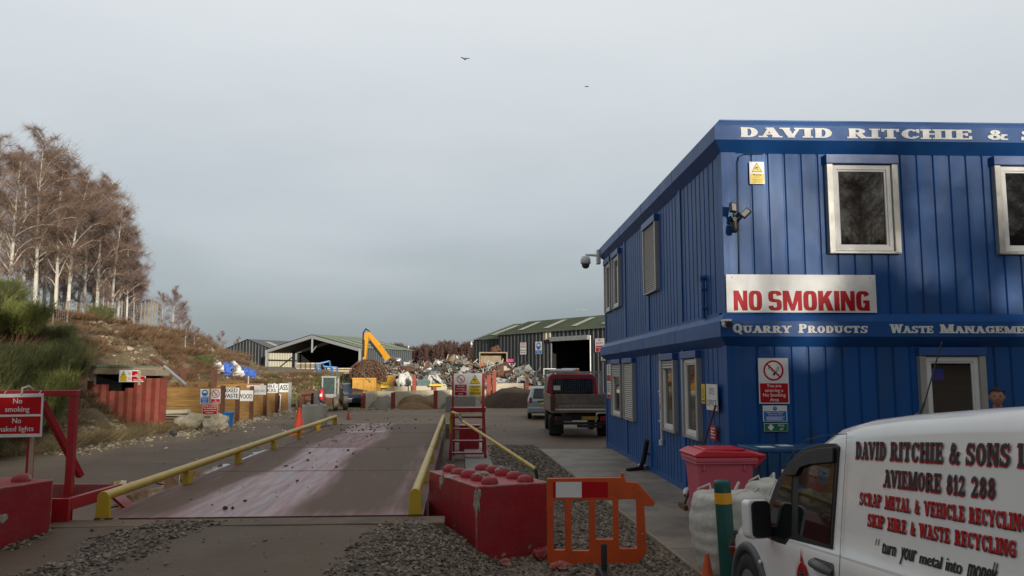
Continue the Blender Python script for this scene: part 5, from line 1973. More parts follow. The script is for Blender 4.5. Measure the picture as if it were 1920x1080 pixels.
bsign('rubble_sign', 'white sign reading RUBBLE / BRICKS between the PLASTERBOARD and GLASS signs', 4, 488, 522, 720, 737, ['RUBBLE /', 'BRICKS'])
bsign('glass_sign', 'white sign reading GLASS on the farthest timber partition', 5, 512, 541, 719, 735.5, ['GLASS'])
def d_m(mb, y, wd, h):
    pic_mask(mb, 0, h*.22, h*.22, y)
    rect(mb, -wd*.45, wd*.45, -h*.46, -h*.04, y, BLU)
    para(mb, ['Respirators', 'must be', 'worn'], -wd*.4, wd*.4, -h*.45, -h*.05, y-.001, WHT)
bsign('mask_sign', 'blue and white sign of a masked head on the nearest timber partition', 0, 375, 393, 729, 756.5, None, d_m)
def d_n(mb, y, wd, h):
    pic_nosmoke(mb, 0, h*.16, h*.28, y)
    rect(mb, -wd*.46, wd*.46, -h*.47, -h*.2, y, RED)
    para(mb, ['No', 'smoking'], -wd*.42, wd*.42, -h*.46, -h*.21, y-.001, WHT)
bsign('no_smoking_bay_sign', 'red and white no smoking sign right of the masked head sign on the timber partition', 0, 395, 414, 729, 756.5, None, d_n)
def d_r(mb, y, wd, h):
    rect(mb, -wd*.48, wd*.48, -h*.47, h*.47, y, RED)
    para(mb, ['Strictly no parking', 'No unauthorised', 'persons allowed', 'in this area'], -wd*.44, wd*.44, -h*.44, h*.44, y-.001, WHT)
bsign('red_parking_notice', 'red notice with white lettering below the masked head sign', 0, 379, 408, 758, 777, None, d_r)
r = thing('plaster_offcut', 'white framed pane leaning on the farthest bay partition', 'frame', T(BAY[5][0]-.72, BAY[5][1]-.16, 0) @ RX(R(-4)))
mb = MB()
for a in ((-.2, .2, .02, .07), (-.2, .2, .85, .9), (-.2, -.15, .071, .849), (.15, .2, .071, .849)): mb.box(a[0], a[1], -.02, .02, a[2], a[3])
mb.build('frame', m_upvc, r)
mb = MB()
mb.box(-.149, .149, -.01, .01, .071, .849)
mb.build('pane', m_glass, r)
for k, (px, yy, pt, lb) in enumerate(((345, 35.5, 690, 'rusty brown steel post standing left behind the timber wall'), (402, 37, 693, 'rusty brown steel post below the pile of blue and white bags'))):
    q = at(px, pt, yy)
    mb = MB()
    mb.box(-.1, .1, -.1, -.075, 0, q.z+.3)
    mb.box(-.1, .1, .075, .1, 0, q.z+.3)
    mb.box(-.02, .02, -.0745, .0745, 0, q.z+.3)
    o = mb.build('steel_post', m_rustd)
    o.location = (q.x, yy, -.3)
    tag(o, lb, 'post')
q = at(466, 705, 45.5)
mb = MB()
mb.tube([(q.x, 45.5, 1.2), (q.x, 45.5, q.z)], .04, 6)
tag(mb.build('marker_post', m_plank), 'thin pale wooden post rising behind the PLASTERBOARD sign', 'post')

# planks, boulders, blue bin before the bays
r = thing('plank_stack', 'untidy stack of long dark and pale planks behind the boulders', 'planks', T(-12.1, 30.1, 0))
for k in range(9):
    mb = MB()
    z = .05+k*.055
    mb.bar((-1.1+.1*rnd.random(), -.25+.13*(k % 4), z+.03*rnd.random()), (1.25+.2*rnd.random(), -.1+.12*(k % 4), z-.02+.25*(1-k/9)*.3), .24, .035)
    mb.build('plank', m_plank if k in (1, 7, 8) else m_rustd if k % 2 else m_woodg, r)
mb = MB()
mb.bar((-.75, -.2, .62), (.15, -.15, .64), .35, .14)
o = mb.build('board_offcut', m_cream, None, bevel=.02)
o.location = (-12.1, 30.1, 0)
tag(o, 'pale cream box section lying on top of the plank stack', 'offcut')
for k, (px, py, w_, h_, lb) in enumerate(((355, 806, .42, .36, 'largest pale boulder, lying left of the other boulders'), (384, 792, .2, .4, 'pale upright boulder wedged between the larger boulders'), (392, 807, .27, .26, 'small grey boulder in front, right of the largest boulder'), (409, 804, .36, .32, 'brown grained boulder right against the blue bin'))):
    p = gnd(px, py)
    mb = MB()
    mb.blob((0, 0, h_*.75), (w_, w_*.8, h_), k*5+2, .38, 3, freq=1.5)
    o = mb.build('boulder', m_bould)
    o.location = (p.x, p.y, -.02)
    tag(o, lb, 'boulder', 'boulders before the timber bays')
p = gnd(419, 800)
r = thing('blue_bin', 'small blue plastic recycling bin between the boulders and the timber partition', 'bin', T(p.x, p.y+.25, 0))
mb = MB()
taper(mb, -.24, .24, -.2, .2, 0, .5, .8)
mb.build('body', m_blu_ink, r, bevel=.015)
mb = MB()
mb.box(-.27, .27, -.23, .23, .5, .545)
mb.build('rim', m_blu_ink, r, bevel=.01)
p = gnd(325, 818)
mb = MB()
mb.blob((0, 0, .1), (.12, .1, .13), 3, .3, 2)
o = mb.build('dark_stone', m_grey)
o.location = p
tag(o, 'small dark blue grey lump alone on the road edge before the plank stack', 'stone')

# sheet pile screen and canopy
p0, p1 = Vector((-16.15, 31.0, 0)), Vector((-12.72, 29.35, 0))
L_ = (p1-p0).length
ang = math.atan2(p1.y-p0.y, p1.x-p0.x)
r = thing('sheet_pile_screen', 'rust red corrugated sheet pile screen with an uneven top edge', 'screen', T(p0.x, p0.y, 0) @ RZ(ang))
edges = [(0, .9, 1.62), (.9, 1.9, 1.38), (1.9, 2.35, 1.5), (2.35, 2.85, 1.7), (2.85, L_, 1.86)]
for (a, b, h) in edges:
    mb = MB()
    pr = []
    n = max(1, int(round((b-a)/.46)))
    pp = (b-a)/n
    for i in range(n):
        x = a+i*pp
        pr += [(x, 0), (x+pp*.18, -.11), (x+pp*.52, -.11), (x+pp*.7, .03), (x+pp*.98, .03)]
    pr.append((b, .0))
    k = len(pr)
    mb.add([(x, y, z) for z in (-.1, h) for x, y in pr], [(i, i+1, k+i+1, k+i) for i in range(k-1)])
    mb.add([(x, y+.02, z) for z in (-.1, h) for x, y in pr], [(i+1, i, k+i, k+i+1) for i in range(k-1)])
    o = mb.build('sheet', m_rust, r)
mb = MB()
mb.box(L_, L_+.05, -.13, .15, 0, 1.85)
mb.build('end_post', m_rust, r)
mb = MB()
mb.box(-.2, .0, -.06, .06, 0, 1.75)
mb.build('end_post', m_rust, r)
r = thing('canopy_store', 'low open store with grey timber roof edge and black inside behind the rusty screen', 'store', T(p0.x, p0.y, 0) @ RZ(ang))
mb = MB()
mb.box(.0, 2.4, -.15, 1.2, 2.02, 2.26)
mb.box(2.42, 3.55, -.1, .5, 1.95, 2.17)
mb.build('roof', m_woodg, r, bevel=.01)
mb = MB()
ribwall(mb, -.3, 2.0, 2.3, 2.36, None, .2, .03, -.2)
mb.box(-.3, 2.2, -.2, 1.3, 2.27, 2.31)
mb.build('roof_sheet', m_roofg, r)
mb = MB()
mb.box(-.05, 2.35, 1.1, 1.2, 0, 2.0)
mb.box(-.05, .05, .2, 1.099, 0, 2.0)
mb.build('wall', m_dark, r)
mb = MB()
mb.box(2.76, 2.82, -.2, -.16, 1.6, 2.15)
mb.build('prop', m_plank, r)
def d_can(mb, y):
    pic_warn(mb, -.36, .06, .15, y)
    rect(mb, -.5, -.22, -.2, -.06, y, YEL)
    para(mb, ['CCTV', 'in operation'], -.48, -.24, -.19, -.07, y-.001, BLK)
    pic_nosmoke(mb, -.12, .09, .06, y)
    pic_nosmoke(mb, -.12, -.09, .06, y)
    rect(mb, -.02, .5, .015, .18, y, RED)
    rect(mb, -.02, .5, -.19, -.015, y, RED)
    para(mb, ['No', 'smoking'], .02, .46, .02, .175, y-.001, WHT)
    para(mb, ['No', 'naked lights'], .02, .46, -.185, -.02, y-.001, WHT)
q = at(248.5, 705, 29.8)
sign('store_sign', 'wide white sign with yellow triangle and red panels on the low store roof edge', T(q.x, q.y, q.z) @ RZ(R(-8)), 1.06, .44, d_can)
mb = MB()
a, b = at(308, 687, 33.5), at(349, 722, 33)
mb.tube([a, b], .07, 8)
tag(mb.build('steel_pipe', m_galv), 'grey steel pipe lying aslant on the bank above the timber wall', 'pipe')
mb = MB()
mb.bar(at(284, 670, 35), at(335, 703, 34.2), .2, .1)
tag(mb.build('rusty_beam', m_rustd), 'rusty brown beam lying aslant on the bank above the grey pipe', 'beam')

# ------------------------------------------------------------------ grey concrete blocks, machine parts, old loader
m_blockg = mat('grey_block', (0.27, 0.265, 0.24), 0.85, var=0.15, scale=4, bump=.3, dirt=((.17, .16, .13), .5, .8, 2))
p = gnd(613, 800)
lego('concrete_block', 'pair sized grey concrete block behind the far end of the left yellow rail', T(p.x, p.y, 0) @ RZ(R(14)) @ T(-.95, 0, 0), 1.5, .95, .8, 2, 4, m_blockg)
q = Vector((-5.05, 44.0, 0))
lego('concrete_block', 'grey concrete block seen between the red steps and the gravel bays', T(-3.55, 43.2, 0) @ RZ(R(3)), 1.0, 1.6, .82, 4, 2, m_blockg)
LO = Vector((-10.25, 45.4, 0))
m_mudtyre = mat('muddy_tyre', (.2, .165, .115), .9, var=.3, scale=5, dirt=((.06, .05, .04), .5, .75, 4))
r = thing('old_loader', 'old muddy wheeled loader with a glazed cab and rusty parts', 'loader', T(*LO))
mb = MB()
for a in (-.36, .36):
    mb.box(a-.04, a+.04, -.3, -.24, .9, 1.82)
    mb.box(a-.04, a+.04, .5, .56, .9, 1.82)
mb.box(-.42, .42, -.34, .6, 1.82, 1.9)
mb.box(-.42, .42, -.3, .56, .62, .9)
mb.build('cab', m_galv, r)
mb = MB()
mb.box(-.318, .318, -.285, -.27, .92, 1.8)
mb.build('windscreen', mat('green_glass', (.06, .09, .085), .15, var=.3), r)
mb = MB()
mb.box(-1.2, .3, -.5, .7, .35, .7)
mb.bar((-1.45, -.5, .75), (.1, -.4, .55), .25, .3)
mb.build('chassis', m_rustd, r, bevel=.03)
mb = MB()
mb.tube([(-1.45, -.7, .95), (-.7, -.5, 1.02)], .16, 10)
mb.bar((-1.4, -.75, .8), (-1.35, -.75, .1), .22, .3)
mb.bar((-.7, -.75, .5), (-.1, -.75, .75), .4, .25)
mb.build('lifting_arm', m_rustd, r)
for (x, y, rr_) in ((.45, -.5, .38), (.85, .2, .4), (-1.7, -.3, .3), (-.9, 1.3, .38)):
    mb = MB()
    mb.lathe([(rr_*.5, -.12), (rr_*.92, -.13), (rr_, -.08), (rr_, .08), (rr_*.92, .13), (rr_*.5, .12)], 24, T(x, y, rr_) @ RZ(R(15)), axis='x')
    wh = mb.build('wheel', m_mudtyre, r)
    mb = MB()
    mb.lathe([(0, -.1), (rr_*.5, -.14), (rr_*.5, .14), (0, .1)], 16, T(x, y, rr_) @ RZ(R(15)), axis='x')
    mb.build('rim', m_bould, wh)
q = gnd(603, 764)
r = thing('fire_extinguisher', 'red fire extinguisher on a stand before the old loader', 'extinguisher', T(at(603, 740, 43.9).x, 43.9, .62))
mb = MB()
mb.lathe([(0, 0), (.13, 0), (.14, .03), (.14, .42), (.1, .52), (.045, .56), (.045, .62), (0, .62)], 16)
mb.build('cylinder', m_binlid, r)
mb = MB()
mb.box(-.1, .04, -.03, .03, .62, .68)
mb.tube([(.04, 0, .62), (.15, -.02, .5), (.17, -.03, .2)], .02, 6)
mb.build('valve', m_black, r)
mb = MB()
mb.box(-.07, .07, -.143, -.135, .18, .33)
mb.build('label', m_white, r)
r = thing('grey_stand', 'dark grey plate stand holding the fire extinguisher', 'stand', T(at(594, 740, 44).x, 44.0, 0))
mb = MB()
mb.box(-.16, .16, -.02, .02, .35, 1.1)
mb.build('plate', m_grey, r)
mb = MB()
mb.box(-.14, -.1, .02, .06, 0, 1.0)
mb.box(.1, .14, .02, .06, 0, 1.0)
mb.box(.13, .5, .02, .3, .56, .6)
mb.build('leg', m_grey, r)

# ------------------------------------------------------------------ concrete aggregate bays
def cpanel(name, label, a, b, h, th=.14, m=None, z0=0):
    a, b = Vector((a[0], a[1], 0)), Vector((b[0], b[1], 0))
    mb = MB()
    mb.bar((a.x, a.y, z0+h/2), (b.x, b.y, z0+h/2), th, h)
    o = mb.build(name, m or m_concl, bevel=.012)
    return tag(o, label, 'wall')
def px_x(px, Y): return at(px, 700, Y).x
def hpost(px, Y, ptop, label, pw=.24):
    q = at(px, ptop, Y)
    mb = MB()
    mb.box(-pw/2, pw/2, -.09, -.065, 0, q.z)
    mb.box(-pw/2, pw/2, .065, .09, 0, q.z)
    mb.box(-.02, .02, -.064, .064, 0, q.z)
    o = mb.build('steel_post', m_post)
    o.location = (q.x, Y, 0)
    tag(o, label, 'post', 'red oxide posts of the concrete bays')
Yf, Yb = 47.2, 50.2
hpost(681.5, Yf, 736, 'red oxide steel post at the left front of the gravel bay, beside the yellow skip')
hpost(737.5, Yf, 736, 'red oxide steel post between the gravel bay and the sand bay')
hpost(817, Yf, 732, 'red oxide steel post at the right front of the sand bay')
cpanel('concrete_wall', 'pale concrete side wall of the gravel bay, furthest left', (px_x(683, Yf), Yf), (px_x(707, Yb), Yb), .99)
cpanel('concrete_wall', 'pale concrete back wall of the gravel bay', (px_x(707.5, Yb), Yb), (px_x(778, Yb), Yb), .96)
cpanel('concrete_wall', 'pale concrete side wall of the sand bay', (px_x(740, Yf), Yf), (px_x(779, Yb), Yb), 1.0)
cpanel('concrete_wall', 'pale concrete back wall of the sand bay', (px_x(780, Yb), Yb), (px_x(842, Yb), Yb), 1.02)
cpanel('concrete_wall', 'pale concrete side wall right of the sand bay, behind the red steps', (px_x(819, Yf), Yf), (px_x(843, Yb), Yb), 1.06)
cpanel('concrete_wall', 'pale concrete back wall behind the sign on the red steps', (px_x(844, Yb), Yb), (px_x(918, Yb), Yb), 1.05)
cpanel('concrete_wall', 'stained concrete wall below the scrap behind the two gravel bays', (px_x(716, 53.6), 53.6), (px_x(765, 53.6), 53.6), 1.2)
cpanel('concrete_wall', 'stained concrete wall below the green skip', (px_x(767, 53.6), 53.6), (px_x(838, 53.6), 53.6), 1.24)
cpanel('concrete_wall', 'stained concrete wall behind the dark soil heap', (px_x(926, 53.0), 53.0), (px_x(986, 53.0), 53.0), 1.42)
cpanel('concrete_wall', 'stained concrete wall behind the roof of the silver car', (px_x(990, 53.0), 53.0), (px_x(1060, 53.0), 53.0), 1.25)
hpost(707, 53.3, 690, 'tall red oxide post rising before the yellow skip and the wire tangle')
hpost(777, 53.3, 703, 'tall red oxide post at the left end of the green skip')
hpost(815, 53.3, 722, 'short red oxide post with a yellow bar right of the green skip')
hpost(917, 50.1, 703, 'red oxide post at the left edge of the dark soil heap')
hpost(927, 52.8, 695, 'red oxide post just behind and right of the red steps')
hpost(988, 52.8, 715, 'low rusty post among the scrap above the soil heap')
q = at(818, 722, 53.1)
mb = MB()
mb.bar((q.x-.45, 53.1, q.z), (q.x+.45, 53.1, q.z), .1, .12)
tag(mb.build('yellow_bar', m_yel_ink), 'short bright yellow bar fixed across a post right of the green skip', 'bar')
q = at(717, 725, 53.0)
mb = MB()
mb.bar((q.x-.5, 53.0, q.z), (q.x+.45, 53.0, q.z), .15, .16)
for k in range(3): mb.tube([(q.x-.5, 53.0, q.z+.2+.12*k), (q.x+.4, 53.0, q.z+.25+.12*k)], .02, 5)
mb.tube([(q.x-.5, 53, q.z), (q.x-.5, 53, q.z+.5)], .02, 5)
tag(mb.build('tube_rack', m_yel_ink), 'yellow tubular frame before the right end of the yellow skip', 'rack')
def pile(name, label, cx, cy, rx, ry, h, m, seed, cat='heap', ex=1.3):
    mb = MB()
    def fn(a, b):
        t = a*2*PI
        rr_ = b
        wob = 1+.13*noise.noise(Vector((math.cos(t)*1.5, math.sin(t)*1.5, seed)))
        x, y = rx*rr_*wob*math.cos(t), ry*rr_*wob*math.sin(t)
        z = h*(1-rr_**ex)+.06*h*noise.noise(Vector((x*1.3, y*1.3, seed)))+.05*noise.noise(Vector((x*4, y*4, seed)))-.02
        return (x, y, z)
    mb.grid(fn, 48, 16)
    o = mb.build(name, m)
    o.location = (cx, cy, 0)
    return tag(o, label, cat)
pile('gravel_heap', 'grey gravel heap in the left concrete bay', px_x(725, 49), 49.0, 1.25, 1.5, .75, m_chip, 3)
pile('sand_heap', 'brown sand heap in the middle concrete bay', px_x(778, 48.4), 48.4, 1.35, 1.6, .82, m_sand, 5, ex=1.9)
pile('sand_heap', 'low brown sand heap spilling in front of the middle concrete bay', px_x(775, 47.0), 47.0, 1.3, .9, .42, m_sand, 8, ex=1.8)
pile('chipping_heap', 'grey chippings heap behind the red steps', px_x(866, 48.5), 48.5, 1.4, 1.5, .9, m_chip, 9)
pile('soil_heap', 'large dark brown soil heap between the red steps and the silver car', px_x(962, 50.2), 50.2, 2.3, 2.3, 1.22, m_soil, 4, ex=2.1)

# ------------------------------------------------------------------ skips and scrap
def skip(name, label, pxa, pxb, Y, pyt, z0, m, depth=2.0, group=None):
    a, b = px_x(pxa, Y), px_x(pxb, Y)
    zt = at(pxa, pyt, Y).z
    r = thing(name, label, 'skip', T((a+b)/2, Y, 0))
    hwid = (b-a)/2
    mb = MB()
    mb.box(-hwid, hwid, 0, .06, z0, zt)
    mb.box(-hwid, hwid, depth-.06, depth, z0, zt)
    mb.box(-hwid, -hwid+.06, .061, depth-.061, z0, zt)
    mb.box(hwid-.06, hwid, .061, depth-.061, z0, zt)
    mb.box(-hwid+.061, hwid-.061, .061, depth-.061, z0, z0+.06)
    mb.build('shell', m, r, bevel=.01)
    mb = MB()
    n = max(2, int(hwid*2/.6))
    for k in range(n+1):
        x = lerp(-hwid+.04, hwid-.04, k/n)
        mb.box(x-.04, x+.04, -.07, -.003, z0, zt-.1)
    mb.box(-hwid-.02, hwid+.02, -.075, -.0, zt-.099, zt+.02)
    mb.build('rib', m, r, bevel=.008)
    return r
skip('yellow_skip', 'large faded yellow skip heaped with a tangle of wire', 661.5, 705, 50.8, 709, .35, m_skip)
skip('yellow_skip', 'smaller yellow skip right of the tall red post below the grey net', 713, 736, 53.9, 704.5, .5, m_skip)
skip('teal_skip', 'green blue skip below the middle of the scrap heap', 782, 805, 54.2, 713, .5, m_tskip, 1.4)
skip('orange_skip', 'rusty orange skip set high in the scrap heap', 753, 768, 57.5, 685, 1.2, m_oskip, 1.6)
mb = MB()
mb.box(-1.0, 1.0, -.3, .3, 0, .35)
o = mb.build('skip_trailer', m_underb)
o.location = (px_x(673, 50.2), 50.6, 0)
tag(o, 'dark steel base under the large yellow skip', 'base')
# scrap: thousands of bars, sheets and bent plates too mixed to count
m_s = [mat('scrap_galvanised', (.34, .34, .33), .5, metal=.4, var=.3), mat('scrap_rust', (.13, .06, .035), .85, var=.35), mat('scrap_dark', (.05, .048, .045), .7, var=.4),
       mat('scrap_pale', (.55, .52, .46), .55, var=.2), mat('scrap_brown', (.2, .14, .09), .8, var=.3), mat('scrap_green', (.10, .14, .12), .6, var=.3)]
def scrap(name, label, prof, Y, depth, n, seed, wts, smin=.15, smax=1.2, zb=.4):
    """prof: silhouette (px, py) of the heap's top as it stands at depth Y"""
    rg = random.Random(seed)
    P = [(at(px, py, Y).x, at(px, py, Y).z) for px, py in prof]
    def top(x):
        for (a, za), (b, zb_) in zip(P, P[1:]):
            if a <= x <= b: return lerp(za, zb_, (x-a)/(b-a+1e-9))
        return P[0][1] if x < P[0][0] else P[-1][1]
    xa, xb = P[0][0], P[-1][0]
    mb = MB()
    def fn(a, b):
        x = lerp(xa, xb, a)
        y = Y-depth*.75+depth*1.5*b
        s_ = math.sin(PI*(.08+.92*b)) if b < .5 else math.sin(PI*(.5+(b-.5)))
        return (x, y, max(.1, lerp(zb, top(x)-.25, s_)+.25*noise.noise(Vector((x*1.4, y*1.4, seed)))))
    mb.grid(fn, 60, 24, 2, smooth=False)
    tw = sum(wts)
    def pick():
        t = rg.random()*tw
        for i, q in enumerate(wts):
            t -= q
            if t <= 0: return i
        return 0
    for _ in range(n):
        a, b = rg.random(), rg.random()**1.3*.62
        x, y, z = fn(a, b)
        z += rg.uniform(-.1, .16)
        L = smin+(smax-smin)*rg.random()**2
        M = T(x, y, z) @ Euler((rg.gauss(0, .5), rg.gauss(0, .5), rg.uniform(0, 6.28))).to_matrix().to_4x4()
        t = rg.random()
        mi = pick()
        if t < .5:
            mb.box(-L/2, L/2, -.025, .025, -.02, .02, mi, M)
        elif t < .78:
            w2 = L*rg.uniform(.25, .7)*.7
            vs = [(-L*.35, -w2/2, 0), (0, -w2/2, rg.uniform(-.1, .1)), (L*.35, -w2/2, rg.uniform(-.12, .12)), (-L*.35, w2/2, rg.uniform(-.1, .1)), (0, w2/2, rg.uniform(-.1, .1)), (L*.35, w2/2, rg.uniform(-.1, .1))]
            mb.add([M @ Vector(v) for v in vs], [(0, 1, 4, 3), (1, 2, 5, 4)], mi)
        elif t < .9:
            s_ = L*.22
            mb.box(-s_, s_, -s_*.8, s_*.8, -s_*.6, s_*.6, mi, M)
        else:
            c = [M @ Vector((L*.4*math.cos(k*.7), L*.3*math.sin(k*.7), .1*math.sin(k*1.7))) for k in range(6)]
            mb.tube(c, .018, 4, mi, caps=False)
    o = mb.build(name, m_s)
    return tag(o, label, 'scrap heap', kind='stuff')
scrap('scrap_heap', 'tangled heap of mixed scrap metal behind the concrete bays', [(735, 700), (750, 690), (765, 682), (780, 690), (800, 686), (820, 683), (838, 678), (855, 670), (872, 674), (885, 682), (897, 690), (905, 698)], 57.5, 4, 2000, 1, (6, 3, 4, 4, 4, 1.5), .2, 1.8)
scrap('scrap_heap', 'heap of pale light scrap before the big loader bucket and black shed', [(893, 700), (905, 692), (920, 686), (940, 680), (950, 686), (962, 700), (975, 694), (985, 691), (1000, 700), (1015, 705), (1035, 712), (1060, 714)], 56, 3.5, 1800, 2, (6, 2, 3, 5, 4, 1.5), .2, 2.0)
scrap('scrap_heap', 'grey brown tangle of mesh and wire between the yellow skips and the orange skip', [(708, 708), (716, 690), (728, 676), (742, 672), (752, 682), (762, 700)], 57, 3, 1100, 3, (3, 3, 4, 1, 4, 0), .1, .8)
rg = random.Random(5)
mb = MB()                      # ball of wire
c0 = Vector((px_x(690, 51.8), 51.8, at(690, 712, 51.8).z))
for k in range(230):
    ph, tt = rg.uniform(0, PI), rg.uniform(.2, 1)
    axis_ = Vector((rg.gauss(0, 1), rg.gauss(0, 1), rg.gauss(0, .6))).normalized()
    u_ = axis_.orthogonal().normalized()
    v_ = axis_.cross(u_)
    R_ = rg.uniform(.55, 1.0)
    st_, ln = rg.uniform(0, 6.28), rg.uniform(1.5, 4.5)
    pts_ = []
    for j in range(9):
        a = st_+ln*j/8
        q = (u_*math.cos(a)+v_*math.sin(a))*R_+axis_*rg.uniform(-.05, .05)+axis_*rg.uniform(-.2, .2)
        pts_.append(c0+Vector((q.x*1.28, q.y*1.1, max(-.15, q.z*1.15+.18))))
    mb.tube(pts_, .022, 4, 0 if rg.random() < .55 else 1, caps=False)
tag(mb.build('wire_tangle', [m_rustd, mat('brown_wire', (.17, .12, .08), .8, var=.3)]), 'large round tangle of rusty wire heaped in the yellow skip', 'wire tangle')
def lump(name, label, px, py, Y, r3, m, seed, cat='scrap', rough=.4):
    q = at(px, py, Y)
    mb = MB()
    mb.blob((0, 0, 0), r3, seed, rough, 3, freq=1.6)
    o = mb.build(name, m)
    o.location = q
    return tag(o, label, cat)
m_plastic = mat('white_plastic_sheet', (.72, .72, .7), .4, var=.12)
lump('grabbed_bundle', 'grey white bundle hanging at the foot of the yellow machine boom', 737, 680, 57.2, (.5, .4, .36), m_galv, 2)
lump('plastic_bag', 'bright white plastic bag beside the smaller yellow skip', 752, 715, 54.5, (.3, .25, .42), m_plastic, 4, 'bag')
lump('plastic_bag', 'white plastic bag in the middle of the scrap heap', 820, 683.5, 57, (.22, .2, .2), m_plastic, 6, 'bag')
lump('plastic_bag', 'cream plastic bag in the scrap right behind the red steps', 911, 704, 54.8, (.3, .25, .24), mat('cream_sack', (.62, .54, .4), .6), 8, 'bag')
lump('plastic_bag', 'small white bag above the red sheet near the black shed corner', 893, 687, 57, (.2, .16, .18), m_plastic, 9, 'bag')
def sheetp(name, label, pts, Y, m, cat='sheet', dy=.4):
    mb = MB()
    P = [at(px, py, Y+dy*i/(len(pts)-1)) for i, (px, py) in enumerate(pts)]
    n_ = Vector((.1, -.06, .02))
    k = len(P)
    mb.add([p for p in P]+[p-n_ for p in P], [list(range(k)), list(range(2*k-1, k-1, -1))]+[(i, i+k, (i+1) % k+k, (i+1) % k) for i in range(k)])
    return tag(mb.build(name, m, fix=True), label, cat)
sheetp('red_sheet', 'crumpled bright red metal sheet in the scrap by the black shed corner', [(876, 686), (881, 683), (888, 691), (889, 694), (884, 699), (878, 694)], 56.2, m_binlid)
sheetp('white_sheet', 'white panel sticking up at the top of the scrap heap', [(852, 666), (858, 668), (861, 674), (856, 676)], 56.8, m_plastic)
sheetp('orange_sheet', 'rusty orange sheet leaning before the loader bucket', [(899, 684), (906, 680), (907, 688), (902, 693)], 56, m_oskip)
sheetp('corrugated_sheet', 'pale grey corrugated roofing sheet tipped below the loader bucket', [(908, 695), (925, 685), (947, 682), (951, 694), (930, 699)], 55.5, m_galv)
sheetp('corrugated_sheet', 'long grey sheet lying on the crest of the scrap heap', [(843, 686), (868, 673), (874, 672), (874, 677), (850, 688)], 56.3, m_galv)
sheetp('white_sheet', 'white curved panel lying left of the middle of the scrap heap', [(800, 692), (808, 689), (811, 694), (803, 696)], 56, m_plastic)
for k, (a, b, lb) in enumerate((((811, 704), (833, 722), 'white bar of a leaning frame above the yellow cross bar'), ((818, 704), (836, 723), 'second white bar leaning to the right above the yellow cross bar'), ((970, 711), (974, 719), 'short white bar leaning in the scrap above the soil heap'), ((1007, 708), (1006, 721), 'white strip hanging in the scrap left of the silver car'), ((1018, 706), (1032, 722), 'white bar leaning in the scrap at the left of the truck'))):
    mb = MB()
    mb.bar(at(*a, 54.6), at(*b, 54.2), .1, .06)
    tag(mb.build('white_bar', m_plastic), lb, 'bar')
q = at(1030, 702, 55)
mb = MB()
for z in (-.4, .35): mb.box(-.4, .45, 0, .6, z, z+.06)
for x in (-.4, .39): mb.box(x, x+.06, 0, .6, -.339, .349)
o = mb.build('white_box_frame', m_plastic)
o.location = q
tag(o, 'white open box frame on the scrap left of the truck headboard', 'frame')

# yellow material handler
r = thing('scrap_handler', 'yellow scrap handling machine with its boom folded high above the wire tangle', 'excavator', T(px_x(712, 61), 61, 0))
Ox = Vector((px_x(712, 61), 61, 0))
def A_(px, py, Y): return at(px, py, Y)-Ox
def tapbar(mb, a, b, w0, w1, th):
    a, b = Vector(a), Vector(b)
    d = (b-a).normalized()
    n = d.cross(Vector((0, 1, 0))).normalized()
    vs = []
    for y in (-th/2, th/2):
        for p, w_ in ((a, w0), (b, w1)): vs += [p+n*w_/2+Vector((0, y, 0)), p-n*w_/2+Vector((0, y, 0))]
    mb.add(vs, [(0, 1, 3, 2), (4, 6, 7, 5), (0, 4, 5, 1), (2, 3, 7, 6), (0, 2, 6, 4), (1, 5, 7, 3)])
mb = MB()
tapbar(mb, A_(683.5, 676, 59), A_(688, 624, 60), .2, .34, .3)
mb.build('dipper_arm', m_yelm, r, bevel=.02)
mb = MB()
tapbar(mb, A_(690, 624, 60), A_(711, 650, 60.4), .26, .42, .32)
tapbar(mb, A_(711, 650, 60.4), A_(732, 680, 61), .42, .46, .32)
mb.build('boom', m_yelm, r, bevel=.02)
mb = MB()
mb.tube([A_(693, 640, 59.9), A_(716, 668, 60.6)], .1, 8)
mb.tube([A_(681, 668, 58.8), A_(682, 638, 59.6)], .08, 8)
mb.build('hydraulic_ram', m_underb, r)
mb = MB()
for k in range(4):
    mb.tube([A_(681-.4*k, 645, 59.6), A_(682-.5*k, 624, 59.8), A_(686, 617.5-.6*k, 60), A_(692+.4*k, 621, 60.1), A_(696, 632, 60.2)], .03, 5)
mb.build('hose', m_black, r)
mb = MB()
mb.box(-.2, 2.2, .3, 3.2, 1.1, 2.4)
mb.build('engine_house', m_yelm, r, bevel=.05)
mb = MB()
mb.box(-1.0, -.25, .4, 1.9, 1.1, 2.6)
mb.build('cab', m_yelm, r, bevel=.05)
for x in (-.9, 1.9):
    mb = MB()
    mb.prism([(-.3, .1), (3.0, .1), (3.4, .45), (3.0, .85), (-.3, .85), (-.6, .45)], x-.25, x+.25, plane='yz')
    mb.build('track', m_underb, r, bevel=.03)
mb = MB()
mb.tube([A_(683, 676, 59), A_(684, 690, 58.8)], .15, 8)
for a in (-.5, 0, .5): mb.bar(A_(684, 688, 58.8), A_(684, 706, 58.8)+Vector((a, .1, 0)), .16, .08)
mb.build('grab', m_underb, r)

